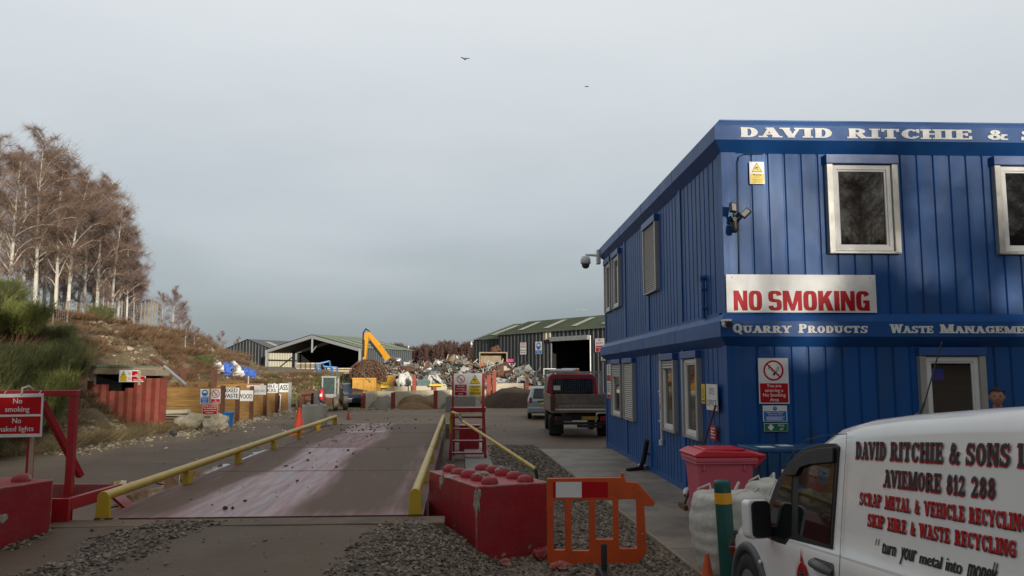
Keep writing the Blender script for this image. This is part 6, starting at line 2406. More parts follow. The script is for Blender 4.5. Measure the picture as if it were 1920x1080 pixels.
# loader with raised bucket
q0, q1 = at(898, 697, 59), at(951.5, 660, 59)
r = thing('bucket_loader', 'wheeled loader behind the scrap holding up a wide rust stained bucket', 'loader', T((q0.x+q1.x)/2, 59, 0))
bw_ = (q1.x-q0.x)/2
mb = MB()
zb_, zt_ = q0.z, q1.z
mb.box(-bw_, -bw_+.09, 0, 1.0, zb_, zt_)
mb.box(bw_-.09, bw_, 0, 1.0, zb_, zt_)
mb.box(-bw_+.091, bw_-.091, 0, 1.0, zt_-.09, zt_)
mb.box(-bw_+.091, bw_-.091, .92, 1.0, zb_, zt_-.091)
mb.box(-bw_+.091, bw_-.091, .1, .919, zb_, zb_+.08)
mb.build('bucket', mat('bucket_steel', (.3, .235, .16), .7, var=.3, dirt=((.16, .09, .05), .5, .8, 2)), r, bevel=.015)
mb = MB()
for x in (-.5, .5): mb.bar((x, 1.0, zb_+.4), (x, 4.0, 1.9), .2, .35)
mb.build('lift_arm', m_rustd, r)
mb = MB()
mb.box(-.8, .8, 2.6, 6.0, .9, 2.2)
mb.build('body', m_yelm, r, bevel=.06)
mb = MB()
mb.box(-.6, .6, 3.0, 4.4, 2.2, 3.4)
mb.build('cab', m_vglass, r, bevel=.04)
for x in (-1.0, 1.0):
    for y in (3.0, 5.4):
        mb = MB()
        mb.lathe([(.3, -.22), (.68, -.22), (.72, 0), (.68, .22), (.3, .22)], 24, T(x, y, .72), axis='x')
        wh = mb.build('wheel', m_rubber, r)
        mb = MB()
        mb.lathe([(0, -.18), (.3, -.21), (.3, .21), (0, .18)], 16, T(x, y, .72), axis='x')
        mb.build('rim', m_yelm, wh)
mb = MB()
mb.blob((.1, .5, zt_+.16), (.42, .3, .2), 5, .5, 2)
mb.blob((.25, .5, zt_+.34), (.2, .2, .16), 6, .5, 2)
mb.build('rusty_linkage', m_rustd, r)
q = at(957, 676, 60)
mb = MB()
mb.box(-.22, .22, -.02, .02, -.11, .11)
o = mb.build('magenta_plate', mat('magenta', (.5, .01, .12), .5))
o.location = q
tag(o, 'small magenta plate before the black shed wall beside the loader bucket', 'plate')

# ------------------------------------------------------------------ sheds
def corr(mb, a, b, zf, z0, pitch=.5, d=.06, mi=0):
    """corrugated wall from a to b; zf(t) gives the top height"""
    a, b = Vector((a[0], a[1], 0)), Vector((b[0], b[1], 0))
    dv = b-a
    L = dv.length
    dv.normalize()
    nv = Vector((dv.y, -dv.x, 0))
    n = int(L/pitch)
    V_, F_ = [], []
    pr = []
    for i in range(n):
        x = i*L/n
        pp = L/n
        pr += [(x, 0), (x+pp*.55, 0), (x+pp*.65, d), (x+pp*.9, d)]
    pr.append((L, 0))
    for x, o_ in pr:
        p = a+dv*x+nv*o_
        V_ += [(p.x, p.y, z0), (p.x, p.y, zf(x/L))]
    for i in range(len(pr)-1): F_.append((2*i, 2*i+2, 2*i+3, 2*i+1))
    mb.add(V_, F_, mi)
def quad(mb, *p, mi=0): mb.add(p, [list(range(len(p)))], mi)
# black shed on the right
D_ = Vector((.588, -.809, 0))
N_ = Vector((.809, .588, 0))
W0 = Vector((-1.2, 70, 0))
r = thing('black_shed', 'long black corrugated shed with a green roof, rooflights and a dark open doorway', 'shed', T(*W0))
def wp(t, n=0, z=0): return D_*t+N_*n+Vector((0, 0, z))
EV, RI, HD_ = 5.45, 6.65, 3.2
t0, t1, tz = 7.5, 12.0, 4.62
mb = MB()
corr(mb, wp(0), wp(t0), lambda t: EV, 0)
corr(mb, wp(t1), wp(24), lambda t: EV, 0)
corr(mb, wp(t0), wp(t1), lambda t: EV, tz+.35)
corr(mb, wp(0, 2*HD_), wp(0), lambda t: lerp(EV, RI, 1-abs(2*t-1)), 0)
mb.build('wall', m_shed, r)
mb = MB()
ns = 70
for i in range(ns):
    a, b = 24.3*i/ns-.15, 24.3*(i+.72)/ns-.15
    c = 24.3*(i+1)/ns-.15
    for n0, za, n1, zb2 in ((-.25, EV-.1+.05, HD_, RI+.05), (2*HD_+.25, EV-.05, HD_, RI+.05)):
        quad(mb, wp(a, n0, za), wp(b, n0, za), wp(b, n1, zb2), wp(a, n1, zb2))
        quad(mb, wp(b, n0, za), wp(c, n0, za+.05), wp(c, n1, zb2+.05), wp(b, n1, zb2))
mb.build('roof', m_roofg, r)
for t in (2.1, 5.6, 9.1, 12.6, 16.1):
    mb = MB()
    f_ = lambda n: lerp(EV-.05, RI+.05, (n+.25)/(HD_+.25))+.08
    quad(mb, wp(t, .55, f_(.55)), wp(t+.75, .55, f_(.55)), wp(t+.75, 2.6, f_(2.6)), wp(t, 2.6, f_(2.6)))
    mb.build('rooflight', m_skyl, r)
mb = MB()
for a, b in ((t0-.15, t0), (t1, t1+.15)):
    p = [wp(a, -.1), wp(b, -.1)]
    mb.bar(wp((a+b)/2, -.02, 0), wp((a+b)/2, -.02, tz+.3), .08, .08, up=(0, 1, 0))
mb.bar(wp(t0, -.12, tz+.16), wp(t1, -.12, tz+.16), .3, .34)
mb.build('door_frame', m_galv, r)
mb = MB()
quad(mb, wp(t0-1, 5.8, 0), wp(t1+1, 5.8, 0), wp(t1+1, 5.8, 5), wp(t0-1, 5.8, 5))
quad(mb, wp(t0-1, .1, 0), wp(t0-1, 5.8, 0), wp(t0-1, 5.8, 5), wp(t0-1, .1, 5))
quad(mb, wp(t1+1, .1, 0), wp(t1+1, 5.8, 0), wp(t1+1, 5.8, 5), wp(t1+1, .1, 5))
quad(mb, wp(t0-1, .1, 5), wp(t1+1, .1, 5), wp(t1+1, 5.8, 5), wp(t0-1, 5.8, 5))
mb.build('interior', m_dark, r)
mb = MB()
corr(mb, wp(6.4, -.07), wp(7.4, -.07), lambda t: EV-.1, 4.75)
mb.build('wall_patch', m_cream, r)
mb = MB()
corr(mb, wp(13.3, -.07), wp(15, -.07), lambda t: 3.35, 3.0)
mb.build('wall_patch', m_cream, r)
DM = Matrix(((D_.x, N_.x, 0, 0), (D_.y, N_.y, 0, 0), (0, 0, 1, 0), (0, 0, 0, 1)))
def shs(t, z): return T(*(W0+wp(t, -.09, z))) @ DM
def d_w1(mb, y):
    para(mb, ['CHECK', 'WHEELS'], -.4, .4, .02, .48, y, RED)
    para(mb, ['before you', 'leave site'], -.38, .38, -.42, -.06, y, BLK)
sign('shed_notice', 'white notice with red and grey lettering, leftmost sign on the black shed', shs(3.75, 4.15), .85, 1.0, d_w1)
def d_w2(mb, y):
    pic_mask(mb, 0, .14, .3, y)
    rect(mb, -.41, .41, -.47, -.2, y, BLU)
    para(mb, ['Masks must', 'be worn'], -.36, .36, -.45, -.22, y-.001, WHT)
sign('shed_mask_sign', 'white and blue masked head sign on the black shed beside the doorway', shs(5.85, 4.15), .87, 1.0, d_w2)
def d_w3(mb, y):
    para(mb, ['NO', 'ENTRY'], -.4, .4, .0, .48, y, RED)
    rect(mb, -.42, .42, -.48, -.04, y, RED)
    para(mb, ['Authorised', 'only'], -.36, .36, -.45, -.08, y-.001, WHT)
sign('shed_red_sign', 'white and red sign on the black shed right of the doorway', shs(13.2, 4.15), 1.0, 1.0, d_w3)
# annex left of it
W1 = Vector((-3.55, 74.2, 0))
D1 = (Vector((-1.0, 70.8, 0))-W1).normalized()
N1 = Vector((-D1.y, D1.x, 0))
r = thing('shed_annex', 'black corrugated annex with a green roof at the left end of the long black shed', 'shed', T(*W1))
def w1(t, n=0, z=0): return D1*t+N1*n+Vector((0, 0, z))
L1 = (Vector((-1.0, 70.8, 0))-W1).length+1.2
E1, R1, H1 = 5.15, 6.75, 4.6
mb = MB()
corr(mb, w1(0), w1(L1), lambda t: E1, 0)
corr(mb, w1(0, 2*H1), w1(0), lambda t: lerp(E1, R1, 1-abs(2*t-1)), 0)
mb.build('wall', m_shed, r)
mb = MB()
for i in range(12):
    a, b, c = (L1+.3)*i/12-.15, (L1+.3)*(i+.7)/12-.15, (L1+.3)*(i+1)/12-.15
    quad(mb, w1(a, -.2, E1), w1(b, -.2, E1), w1(b, H1, R1+.05), w1(a, H1, R1+.05))
    quad(mb, w1(b, -.2, E1), w1(c, -.2, E1+.05), w1(c, H1, R1+.1), w1(b, H1, R1+.05))
    quad(mb, w1(a, 2*H1+.2, E1), w1(c, 2*H1+.2, E1), w1(c, H1, R1+.05), w1(a, H1, R1+.05))
mb.build('roof', m_roofg, r)
mb = MB()
f_ = lambda n: lerp(E1, R1+.05, (n+.2)/(H1+.2))+.08
quad(mb, w1(1.3, .9, f_(.9)), w1(2.1, .9, f_(.9)), w1(2.1, 3.8, f_(3.8)), w1(1.3, 3.8, f_(3.8)))
mb.build('rooflight', m_skyl, r)
# open portal shed on the left
DA, DB_ = Vector((.9, -.436, 0)), Vector((.436, .9, 0))
PR = Vector((-19.7, 105, 0))
WS = 16.3
O2 = PR-DA*WS
r = thing('open_shed', 'open fronted steel portal shed with a green roof and a dark inside', 'shed', T(O2.x, O2.y, 0))
def w2(s, n=0, z=0): return DA*s+DB_*n+Vector((0, 0, z))
E2, A2, Z2, L2 = 5.4, 7.35, 1.7, 12.0
mb = MB()
corr(mb, w2(0, L2), w2(0), lambda t: E2, Z2)
corr(mb, w2(WS, 0), w2(WS, L2), lambda t: E2, Z2)
corr(mb, w2(0, L2), w2(WS, L2), lambda t: lerp(E2, A2, 1-abs(2*t-1)), Z2)
mb.build('wall', mat('grey_cladding', (.065, .075, .08), .6, var=.2), r)
mb = MB()
corr(mb, w2(.12, 0), w2(.12, 5.2), lambda t: E2-.1, Z2)  # cream only where sun reaches this wall; the edge of the light is painted
mb.build('sunlit_lining', m_cream, r)
mb = MB()  # ceiling and inner walls coloured near-black for the shade inside
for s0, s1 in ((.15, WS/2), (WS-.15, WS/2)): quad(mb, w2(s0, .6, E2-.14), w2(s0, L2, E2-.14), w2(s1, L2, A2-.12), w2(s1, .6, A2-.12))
corr(mb, w2(.16, 5.3), w2(.16, L2), lambda t: E2-.15, Z2)  # rest of the cream side wall, painted near-black as its shaded part
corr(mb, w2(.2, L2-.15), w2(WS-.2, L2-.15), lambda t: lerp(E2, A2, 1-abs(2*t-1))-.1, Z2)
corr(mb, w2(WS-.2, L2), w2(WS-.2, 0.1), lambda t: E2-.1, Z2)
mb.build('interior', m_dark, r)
mb = MB()
for i in range(24):
    a, b, c = (L2+.4)*i/24-.2, (L2+.4)*(i+.7)/24-.2, (L2+.4)*(i+1)/24-.2
    for s0, s1 in ((-.3, WS/2), (WS+.3, WS/2)):
        quad(mb, w2(s0, a, E2), w2(s0, b, E2), w2(s1, b, A2+.05), w2(s1, a, A2+.05))
        quad(mb, w2(s0, b, E2), w2(s0, c, E2+.05), w2(s1, c, A2+.1), w2(s1, b, A2+.05))
mb.build('roof', m_roofg, r)
for n in (1.6, 4.2, 6.8, 9.4):
    mb = MB()
    fz = lambda s: lerp(E2, A2+.05, (WS+.3-s)/(WS/2+.3))+.09
    quad(mb, w2(WS-1.2, n, fz(WS-1.2)), w2(WS-1.2, n+.8, fz(WS-1.2)), w2(WS-5, n+.8, fz(WS-5)), w2(WS-5, n, fz(WS-5)))
    mb.build('rooflight', m_skyl, r)
m_portal = mat('portal_steel', (.27, .285, .285), .55, var=.1)
for n in (-.02, 6):
    mb = MB()
    for s in (.2, WS-.2): mb.bar(w2(s, n, Z2-.2), w2(s, n, E2), .34, .34, up=(0, 1, 0))
    mb.bar(w2(.0, n, E2-.25), w2(WS/2, n, A2-.28), .3, .42)
    mb.bar(w2(WS, n, E2-.25), w2(WS/2, n, A2-.28), .3, .42)
    mb.build('portal_frame', m_portal, r)
mb = MB()
mb.bar(w2(WS/2, -.02, A2-.4), w2(WS/2, -.02, A2-2.4), .22, .22, up=(0, 1, 0))
mb.bar(w2(WS/2, -.02, A2-2.3), w2(WS/2+.7, -.02, A2-1.6), .12, .12, up=(0, 1, 0))
mb.build('hanger', m_portal, r)
mb = MB()
mb.bar(w2(.35, .5, Z2+.2), w2(.35, 5.5, E2-.6), .12, .12)
mb.bar(w2(.35, .2, E2-1.4), w2(.35, 6, E2-1.4), .12, .16)
mb.build('brace', m_underb, r)
# gable shed behind
O3 = Vector((-44.2, 121, 0))
r = thing('gable_shed', 'black gabled shed standing on the bank left of the open shed', 'shed', T(O3.x, O3.y, 0))
WG = 11.6
E3, A3, L3 = 5.3, 7.15, 16
mb = MB()
corr(mb, w2(0), w2(WG), lambda t: lerp(E3, A3, 1-abs(2*t-1)), 1.0, .6)
corr(mb, w2(WG), w2(WG, L3), lambda t: E3, 1.0, .6)
corr(mb, w2(0, L3), w2(0), lambda t: E3, 1.0, .6)
mb.build('wall', m_shed, r)
mb = MB()
for i in range(16):
    a, b = L3*i/16-.3, L3*(i+1)/16-.3
    for s0, s1 in ((-.3, WG/2), (WG+.3, WG/2)): quad(mb, w2(s0, a, E3-.05), w2(s0, b, E3-.05), w2(s1, b, A3+.05), w2(s1, a, A3+.05))
mb.build('roof', mat('grey_roof_sheet', (.09, .1, .1), .6, var=.15), r)
mb = MB()
quad(mb, w2(WG/2+1.2, 2, lerp(A3, E3, 1.2/5.8)+.1), w2(WG/2+1.2, 3.2, lerp(A3, E3, 1.2/5.8)+.1), w2(WG-.4, 3.2, E3+.2), w2(WG-.4, 2, E3+.2))
mb.build('rooflight', m_skyl, r)
# timber, blue frames, bags on the earth plateau
Yp = 92
q = at(580, 693, Yp)
r = thing('pallet_stack', 'stack of brown timber pallets in the mouth of the open shed', 'pallets', T(q.x, Yp, 1.75))
for k in range(6):
    mb = MB()
    for j in range(5): mb.box(-1.35+.55*j, -1.35+.55*j+.38, -.5, .5, .02+k*.27, .02+k*.27+.2)
    mb.build('pallet', m_plank if k % 2 else m_woodg, r)
q = at(648, 693, Yp)
r = thing('timber_stack', 'long pale timber lengths stacked behind the blue steel frames', 'timber', T(q.x, Yp+1, 1.75))
for k in range(4):
    mb = MB()
    mb.box(-2.6, 2.4, -.5, .5, .05+k*.26, .05+k*.26+.16)
    mb.build('length', m_plank, r)
Yp = 78
for k, (segs, lb) in enumerate((([((562, 707), (593, 696)), ((593, 683), (600, 707)), ((593, 683), (618, 677)), ((618, 677), (620, 690)), ((600, 690), (603, 706)), ((593, 683), (596, 706)), ((606, 684), (608, 692))], 'bent blue steel frame leaning on the left before the open shed'),
                  ([((607, 687), (632, 689)), ((620, 687), (622, 705)), ((632, 689), (632, 705)), ((623, 688), (625, 705)), ((612, 687), (612, 692))], 'upright blue and white steel frame right of the bent blue frame'))):
    mb = MB()
    o0 = at(*segs[0][0], Yp)
    for i, (a, b) in enumerate(segs): mb.bar(at(*a, Yp+.12*i)-o0, at(*b, Yp+.12*i+.4)-o0, .13, .13, up=(0, 1, 0))
    o = mb.build('steel_rack', m_bframe)
    o.location = o0
    tag(o, lb, 'steel rack')
m_bagb = mat('blue_sack', (.06, .14, .48), .6, var=.3, bump=.5, bscale=10)
for k, (px, py, r3, m, lb) in enumerate(((404, 691, (.5, .4, .42), m_plastic, 'white bulk bag, furthest left of the bags dumped on the bank'), (420, 694, (.58, .5, .62), m_bagb, 'bright blue sack second from the left among the bags on the bank'), (439, 697, (.6, .45, .55), m_plastic, 'large white bag in the middle of the bags dumped on the bank'), (436, 687, (.4, .4, .3), m_plastic, 'small white bag behind, topmost of the bags on the bank'), (455, 699, (.42, .4, .42), m_bagb, 'dark blue sack right of the large white bag on the bank'), (466, 702, (.5, .4, .36), m_bagb, 'blue and grey sack furthest right of the bags on the bank'))):
    Y = 36.0
    while Y < 90 and at(px, py+4, Y).z > bank_h(at(px, py+4, Y).x, Y): Y += .25
    Y -= .2
    r3 = [v*Y/53.5 for v in r3]
    mb = MB()
    r3 = [v*.85 for v in r3]
    mb.blob((0, 0, 0), r3, k*3+1, .45, 4, freq=2.6)
    o = mb.build('dumped_bag', m)
    o.location = at(px, py, Y)
    tag(o, lb, 'bag', 'bags dumped on the bank')

# ------------------------------------------------------------------ cars and truck
def car(name, label, M, paint, sx=1):
    r = thing(name, label, 'car', M)
    Lc, Wc = 4.15, 1.7
    prof = [(-2.08, .5), (-2.06, .82), (-1.98, .92), (-1.5, 1.38), (-1.25, 1.45), (-.2, 1.46), (.3, 1.38), (1.05, .95), (1.9, .78), (2.07, .55), (2.05, .25), (-2.02, .27)]
    mb = MB()
    st_ = [(-.85, .93), (-.8, .985), (-.62, 1.0), (.62, 1.0), (.8, .985), (.85, .93)]
    vs, fs = [], []
    k = len(prof)
    for x, s_ in st_:
        for y, z in prof:
            tp = 1-.2*max(0, (z-.9)/.56)
            vs.append((x*tp, y*s_ if abs(x) > .7 else y, .25+(z-.25)*s_))
    for i in range(len(st_)-1):
        for j in range(k): fs.append((i*k+j, i*k+(j+1) % k, (i+1)*k+(j+1) % k, (i+1)*k+j))
    mb.add(vs, fs, 0, False)
    mb.add(vs[:k], [list(range(k))[::-1]])
    mb.add(vs[-k:], [list(range(k))])
    mb.build('body', paint, r, bevel=.07, seg=3, fix=True)
    mb = MB()
    mb.add([(-.62, -2.0, .97), (.62, -2.0, .97), (.54, -1.55, 1.365), (-.54, -1.55, 1.365)], [(0, 1, 2, 3)])
    mb.build('rear_window', m_vglass, r)
    for sg in (-1, 1):
        mb = MB()
        P = [(-1.45, .97), (.75, .97), (.2, 1.33), (-1.15, 1.36)]
        mb.add([(sg*(.85*(1-.2*max(0, (z-.9)/.56))+.012), y, z) for y, z in P], [(0, 1, 2, 3)])
        mb.build('side_window', m_vglass, r)
        mb = MB()
        mb.box(sg*.72-.06, sg*.72+.06, -2.09, -1.96, .74, .98)
        mb.build('tail_light', m_truck, r, bevel=.02)
        for y in (-1.3, 1.25):
            mb = MB()
            mb.lathe([(.2, -.09), (.29, -.09), (.31, 0), (.29, .09), (.2, .09)], 24, T(sg*.76, y, .31), axis='x')
            wh = mb.build('wheel', m_rubber, r)
            mb = MB()
            mb.lathe([(0, -.085), (.2, -.085), (.2, .085), (0, .085)], 16, T(sg*.76, y, .31), axis='x')
            mb.build('rim', m_rim, wh)
    mb = MB()
    mb.box(-.84, .84, -2.13, -1.95, .3, .55)
    mb.build('bumper', paint, r, bevel=.05, seg=3)
    mb = MB()
    mb.box(-.26, .26, -2.115, -2.085, .66, .77)
    mb.build('number_plate', m_yel_ink, r)
    mb = MB()
    mb.box(-.4, .4, -2.11, -2.08, .8, .84)
    mb.build('boot_grip', m_black, r)
    return r
p = gnd(1012, 787)
car('hatchback_car', 'silver blue hatchback car parked beyond the red truck, seen from behind', T(p.x+.35, p.y+2.1, 0) @ RZ(R(-1)), m_silver)
p = gnd(655, 757)
car('dark_car', 'dark blue car half hidden behind the yellow skip', T(-10.1, 51.5, 0) @ RZ(R(200)), mat('dark_blue_car', (.02, .03, .06), .3, var=.1))

p = gnd(1030, 822)
TM = T(p.x+1.08, p.y+.1, 0) @ RZ(R(1.5))
r = thing('tipper_truck', 'red cabbed flatbed truck with muddy dropsides parked beside the blue office', 'truck', TM)
hw_ = 1.02
mb = MB()
for k in range(3): mb.box(-hw_+.14, hw_-.14, .0, .035, .92+k*.155, .92+k*.155+.148)
tb = mb.build('tailboard', m_dropside, r, bevel=.008)
mb = MB()
put_text(mb, 'www.davidritchieandsons', -.78, .95, .97, 1.06, -.004, 0, bold=.01)
mb.build('lettering', mat('faded_lettering', (.42, .4, .36), .6), tb)
for sg in (-1, 1):
    mb = MB()
    mb.box(sg*hw_-.02, sg*hw_+.02, .08, 3.0, .88, 1.36)
    mb.build('dropside', m_dropside, r)
    mb = MB()
    mb.box(sg*(hw_-.06)-.07, sg*(hw_-.06)+.07, -.04, .06, .86, 1.34)
    mb.build('corner_post', m_rustd, r)
mb = MB()
mb.box(-hw_, hw_, -.03, 3.05, .8, .875)
mb.build('bed', m_dropside, r)
mb = MB()
for sg in (-1, 1): mb.box(sg*hw_*.96-.035, sg*hw_*.96+.035, 3.05, 3.12, .85, 2.12)
mb.box(-hw_*.96+.036, hw_*.96-.036, 3.05, 3.12, 2.04, 2.11)
for k in range(28): mb.box(-.93+.068*k, -.9275+.068*k, 3.07, 3.073, 1.36, 2.04)
for k in range(10): mb.box(-.93, .93, 3.081, 3.083, 1.38+.068*k, 1.382+.068*k)
mb.build('headboard', m_galv, r)
mb = MB()
pf = [(-.93, .7), (.93, .7), (.95, 1.3), (.86, 1.92), (.74, 2.03), (-.74, 2.03), (-.86, 1.92), (-.95, 1.3)]
mb.prism(pf, 3.3, 4.9)
mb.build('cab', m_truck, r, bevel=.06, seg=3)
mb = MB()
mb.prism(rrect(-.72, .74, 1.3, 1.84, .07), 3.285, 3.31)
rw = mb.build('rear_window', m_vglass, r)
mb = MB()
mb.box(-.68, -.44, 3.278, 3.284, 1.44, 1.6)
mb.build('paper', m_white, rw)
mb = MB()
mb.tube([(-.35, 3.6, 2.16), (-.35+.62, 3.6, 2.16)], .06, 8)
mb.tube([(-.8, 3.5, 2.13), (.05, 3.5, 2.13)], .065, 8)
mb.build('tube_holder', m_plastic, r)
mb = MB()
mb.lathe([(.085, 0), (.08, .13), (.0, .16)], 14, T(.2, 3.6, 2.06))
mb.build('beacon', m_amberl, r)
mb = MB()
mb.box(-.42, .42, .1, 5.2, .55, .79)
mb.box(-.9, .9, .0, .08, .42, .5)
mb.box(-.85, -.35, -.02, .0, .52, .68)
mb.bar((-.2, -.05, .38), (.6, -.05, .36), .1, .08)
mb.build('chassis', m_underb, r)
for sg in (-1, 1):
    mb = MB()
    mb.box(sg*.72-.17, sg*.72+.17, .0, .05, .54, .68)
    mb.build('tail_light', m_truck, r)
    mb = MB()
    mb.box(sg*.8-.22, sg*.8+.22, .45, .47, .1, .6)
    mb.build('mudflap', m_rubber, r)
    for y, ww_ in ((1.1, .2), (4.4, .11)):
        mb = MB()
        mb.lathe([(.18, -ww_), (.34, -ww_), (.36, -ww_*.6), (.36, ww_*.6), (.34, ww_), (.18, ww_)], 24, T(sg*.8, y, .36), axis='x')
        wh = mb.build('wheel', m_rubber, r)
        mb = MB()
        mb.lathe([(0, -ww_*.8), (.18, -ww_*.9), (.18, ww_*.9), (0, ww_*.8)], 16, T(sg*.8, y, .36), axis='x')
        mb.build('rim', m_rustd, wh)
mb = MB()
mb.box(-.05, .47, -.035, -.02, .57, .68)
mb.build('number_plate', mat('dirty_yellow_plate', (.4, .26, .03), .6), r)
# ------------------------------------------------------------------ trees
def birch(seed, h, cr, lean=0.0, dens=1.0, fork=False):
    rg = random.Random(seed)
    mb = MB()
    P, D, Wd = [], [], []
    ph = rg.uniform(0, 6)
    def tp(t): return Vector((lean*h*t*t+.16*math.sin(t*5+ph)*t, .14*math.sin(t*4+ph*2)*t, h*t))
    N = 12
    r0 = .0105*h+.02
    mb.tube([tp(i/N) for i in range(N+1)], [r0*(1-.93*i/N) for i in range(N+1)], 7)
    nb_ = int(27*dens)+7
    for k in range(nb_):
        t = .22+.76*((k+rg.random())/nb_)**.9
        a = rg.uniform(0, 6.28)
        base = tp(t)
        L = cr*(1.2-.95*abs(t-.5)*1.35)*rg.uniform(.6, 1.15)*(1 if t < .85 else .6)
        up = rg.uniform(.7, 1.9)
        pts_ = []
        for j in range(6):
            s_ = j/5
            pts_.append(base+Vector((math.cos(a)*L*s_+rg.gauss(0, .04), math.sin(a)*L*s_+rg.gauss(0, .04), L*(up*s_*1.5-.95*up*s_*s_))))
        rb = max(.012, r0*(1-t)*.42)
        mb.tube(pts_, [rb*(1-.8*j/5) for j in range(6)], 4, caps=False)
        for j in range(1, 6):
            for q in range(int(6*dens)+2):
                s_ = (j-rg.random())/5
                i0 = min(4, int(s_*5))
                o_ = pts_[i0].lerp(pts_[i0+1], s_*5-i0)
                a2 = a+rg.gauss(0, .9)
                l2 = L*rg.uniform(.2, .42)
                d2 = Vector((math.cos(a2)*l2, math.sin(a2)*l2, l2*rg.uniform(-.2, 1.3)))
                P.append(o_[:]); D.append(d2[:]); Wd.append(.02)
                for u_ in range(6):
                    f_ = rg.uniform(.15, 1)
                    o2 = o_+d2*f_
                    a3 = a2+rg.gauss(0, 1.2)
                    l3 = rg.uniform(.3, .75)
                    P.append(o2[:]); D.append((math.cos(a3)*l3*.6, math.sin(a3)*l3*.6, l3*rg.uniform(-1.0, .8))); Wd.append(rg.uniform(.007, .013))
    V_, F_ = strips(P, D, np.array(Wd), seed=seed)
    return mb, V_, F_
BV = []
def tree_proto(k, seed, h, cr, lean, dens, m):
    r = thing('birch_tree', '', 'tree')
    mb, V_, F_ = birch(seed, h, cr, lean, dens)
    t = mb.build('trunk', m_birch, r)
    c = npmesh('crown', V_, F_, m, r)
    r['_used'] = 0
    return (r, h, [t, c])
protos = [tree_proto(0, 21, 12, 2.0, .02, 1.0, m_twig), tree_proto(1, 22, 11, 1.7, -.03, .95, m_twig2), tree_proto(2, 23, 12.5, 2.2, .0, 1.1, m_twig), tree_proto(3, 24, 9, 1.5, .05, .85, m_twig2), tree_proto(4, 25, 10.5, 1.6, .06, .9, m_twig)]
def put_tree(k, px, py_top, Y, label, rz, zb=None, name=None, group='bare birches along the top of the bank'):
    pr, h, ch = protos[k]
    x = px_x(px, Y)
    z = bank_h(x, Y)-.1 if zb is None else zb
    top = at(px, py_top, Y).z
    s = max(.12, (top-z)/h)
    M = T(x, Y, z) @ RZ(rz) @ Matrix.Diagonal((s*.5+.5 if s < 1 else s, s*.5+.5 if s < 1 else s, s, 1))
    if s < .6: M = T(x, Y, z) @ RZ(rz) @ Matrix.Scale(s*1.15, 4)
    if not pr['_used']:
        pr['_used'] = 1
        pr.matrix_world = M
        tag(pr, label, 'tree', group)
        return pr
    o = dup(pr, M, label, ch=ch)
    o['group'] = group
    return o
FRONT = [(-40, 300, 36, 2), (6, 300, 37, 0), (56, 254, 40, 2), (74, 300, 43, 1), (96, 322, 41, 0), (120, 330, 41, 4), (33, 290, 46, 1), (150, 330, 46, 3), (176, 352, 47, 0), (204, 392, 48, 4), (216, 432, 50, 3), (232, 455, 50, 1), (246, 505, 52, 3)]
ords = ['cut by the left frame edge', 'first', 'second', 'third', 'fourth', 'fifth', 'sixth', 'seventh', 'eighth', 'ninth', 'tenth', 'eleventh', 'twelfth']
xs_ = sorted(range(1, len(FRONT)), key=lambda i: FRONT[i][0])
rank = {i: k+1 for k, i in enumerate(xs_)}
for i, (px, pt, Y, k) in enumerate(FRONT):
    lb = 'bare birch tree on the bank, cut by the left edge of the photo' if i == 0 else 'bare white trunked birch on the bank, %s from the left edge behind the wire fence' % ords[rank[i]]
    put_tree(k, px, pt, Y, lb, i*1.3)
BACK = [(-15, 290, 52, 1), (22, 300, 54, 2), (62, 290, 55, 0), (88, 318, 56, 3), (112, 350, 57, 2), (140, 350, 55, 1), (166, 330, 57, 4), (190, 390, 58, 0), (205, 428, 58, 1), (222, 450, 60, 3), (238, 490, 60, 4), (252, 540, 60, 1)]
for i, (px, pt, Y, k) in enumerate(BACK):
    put_tree(k, px, pt, Y, 'bare birch of the rear row on the bank, half hidden behind the front birches', i*2.1+.5, group='rear row of birches')
SHR = [(300, 563, 54, 'leafless brown shrub at the right end of the wire fence'), (318, 556, 56, 'leafless round shrub, highest right of the birches'), (335, 580, 57, 'leafless shrub on the falling crest right of the highest shrub'), (352, 612, 58, 'low leafless shrub at the right foot of the crest'), (150, 560, 44, 'brown leafless sapling behind the fence below the tall birches'), (186, 540, 45, 'brown leafless sapling behind the middle of the fence'), (345, 660, 46, 'purple leafless bush on the rubble slope above the timber wall'), (362, 650, 47, 'second purple leafless bush, right on the rubble slope'), (372, 625, 66, 'small bare tree left of the pair of bare trees by the black gabled shed'), (392, 636, 78, 'bare tree left of the black gabled shed'), (411, 630, 82, 'round bare tree next to the black gabled shed'), (443, 640, 130, 'tiny bare tree top over the roof of the gabled shed')]
for i, (px, pt, Y, lb) in enumerate(SHR): put_tree((1, 3)[i % 2], px, pt, Y, lb, i*1.7, name=None, group='bare shrubs and saplings')
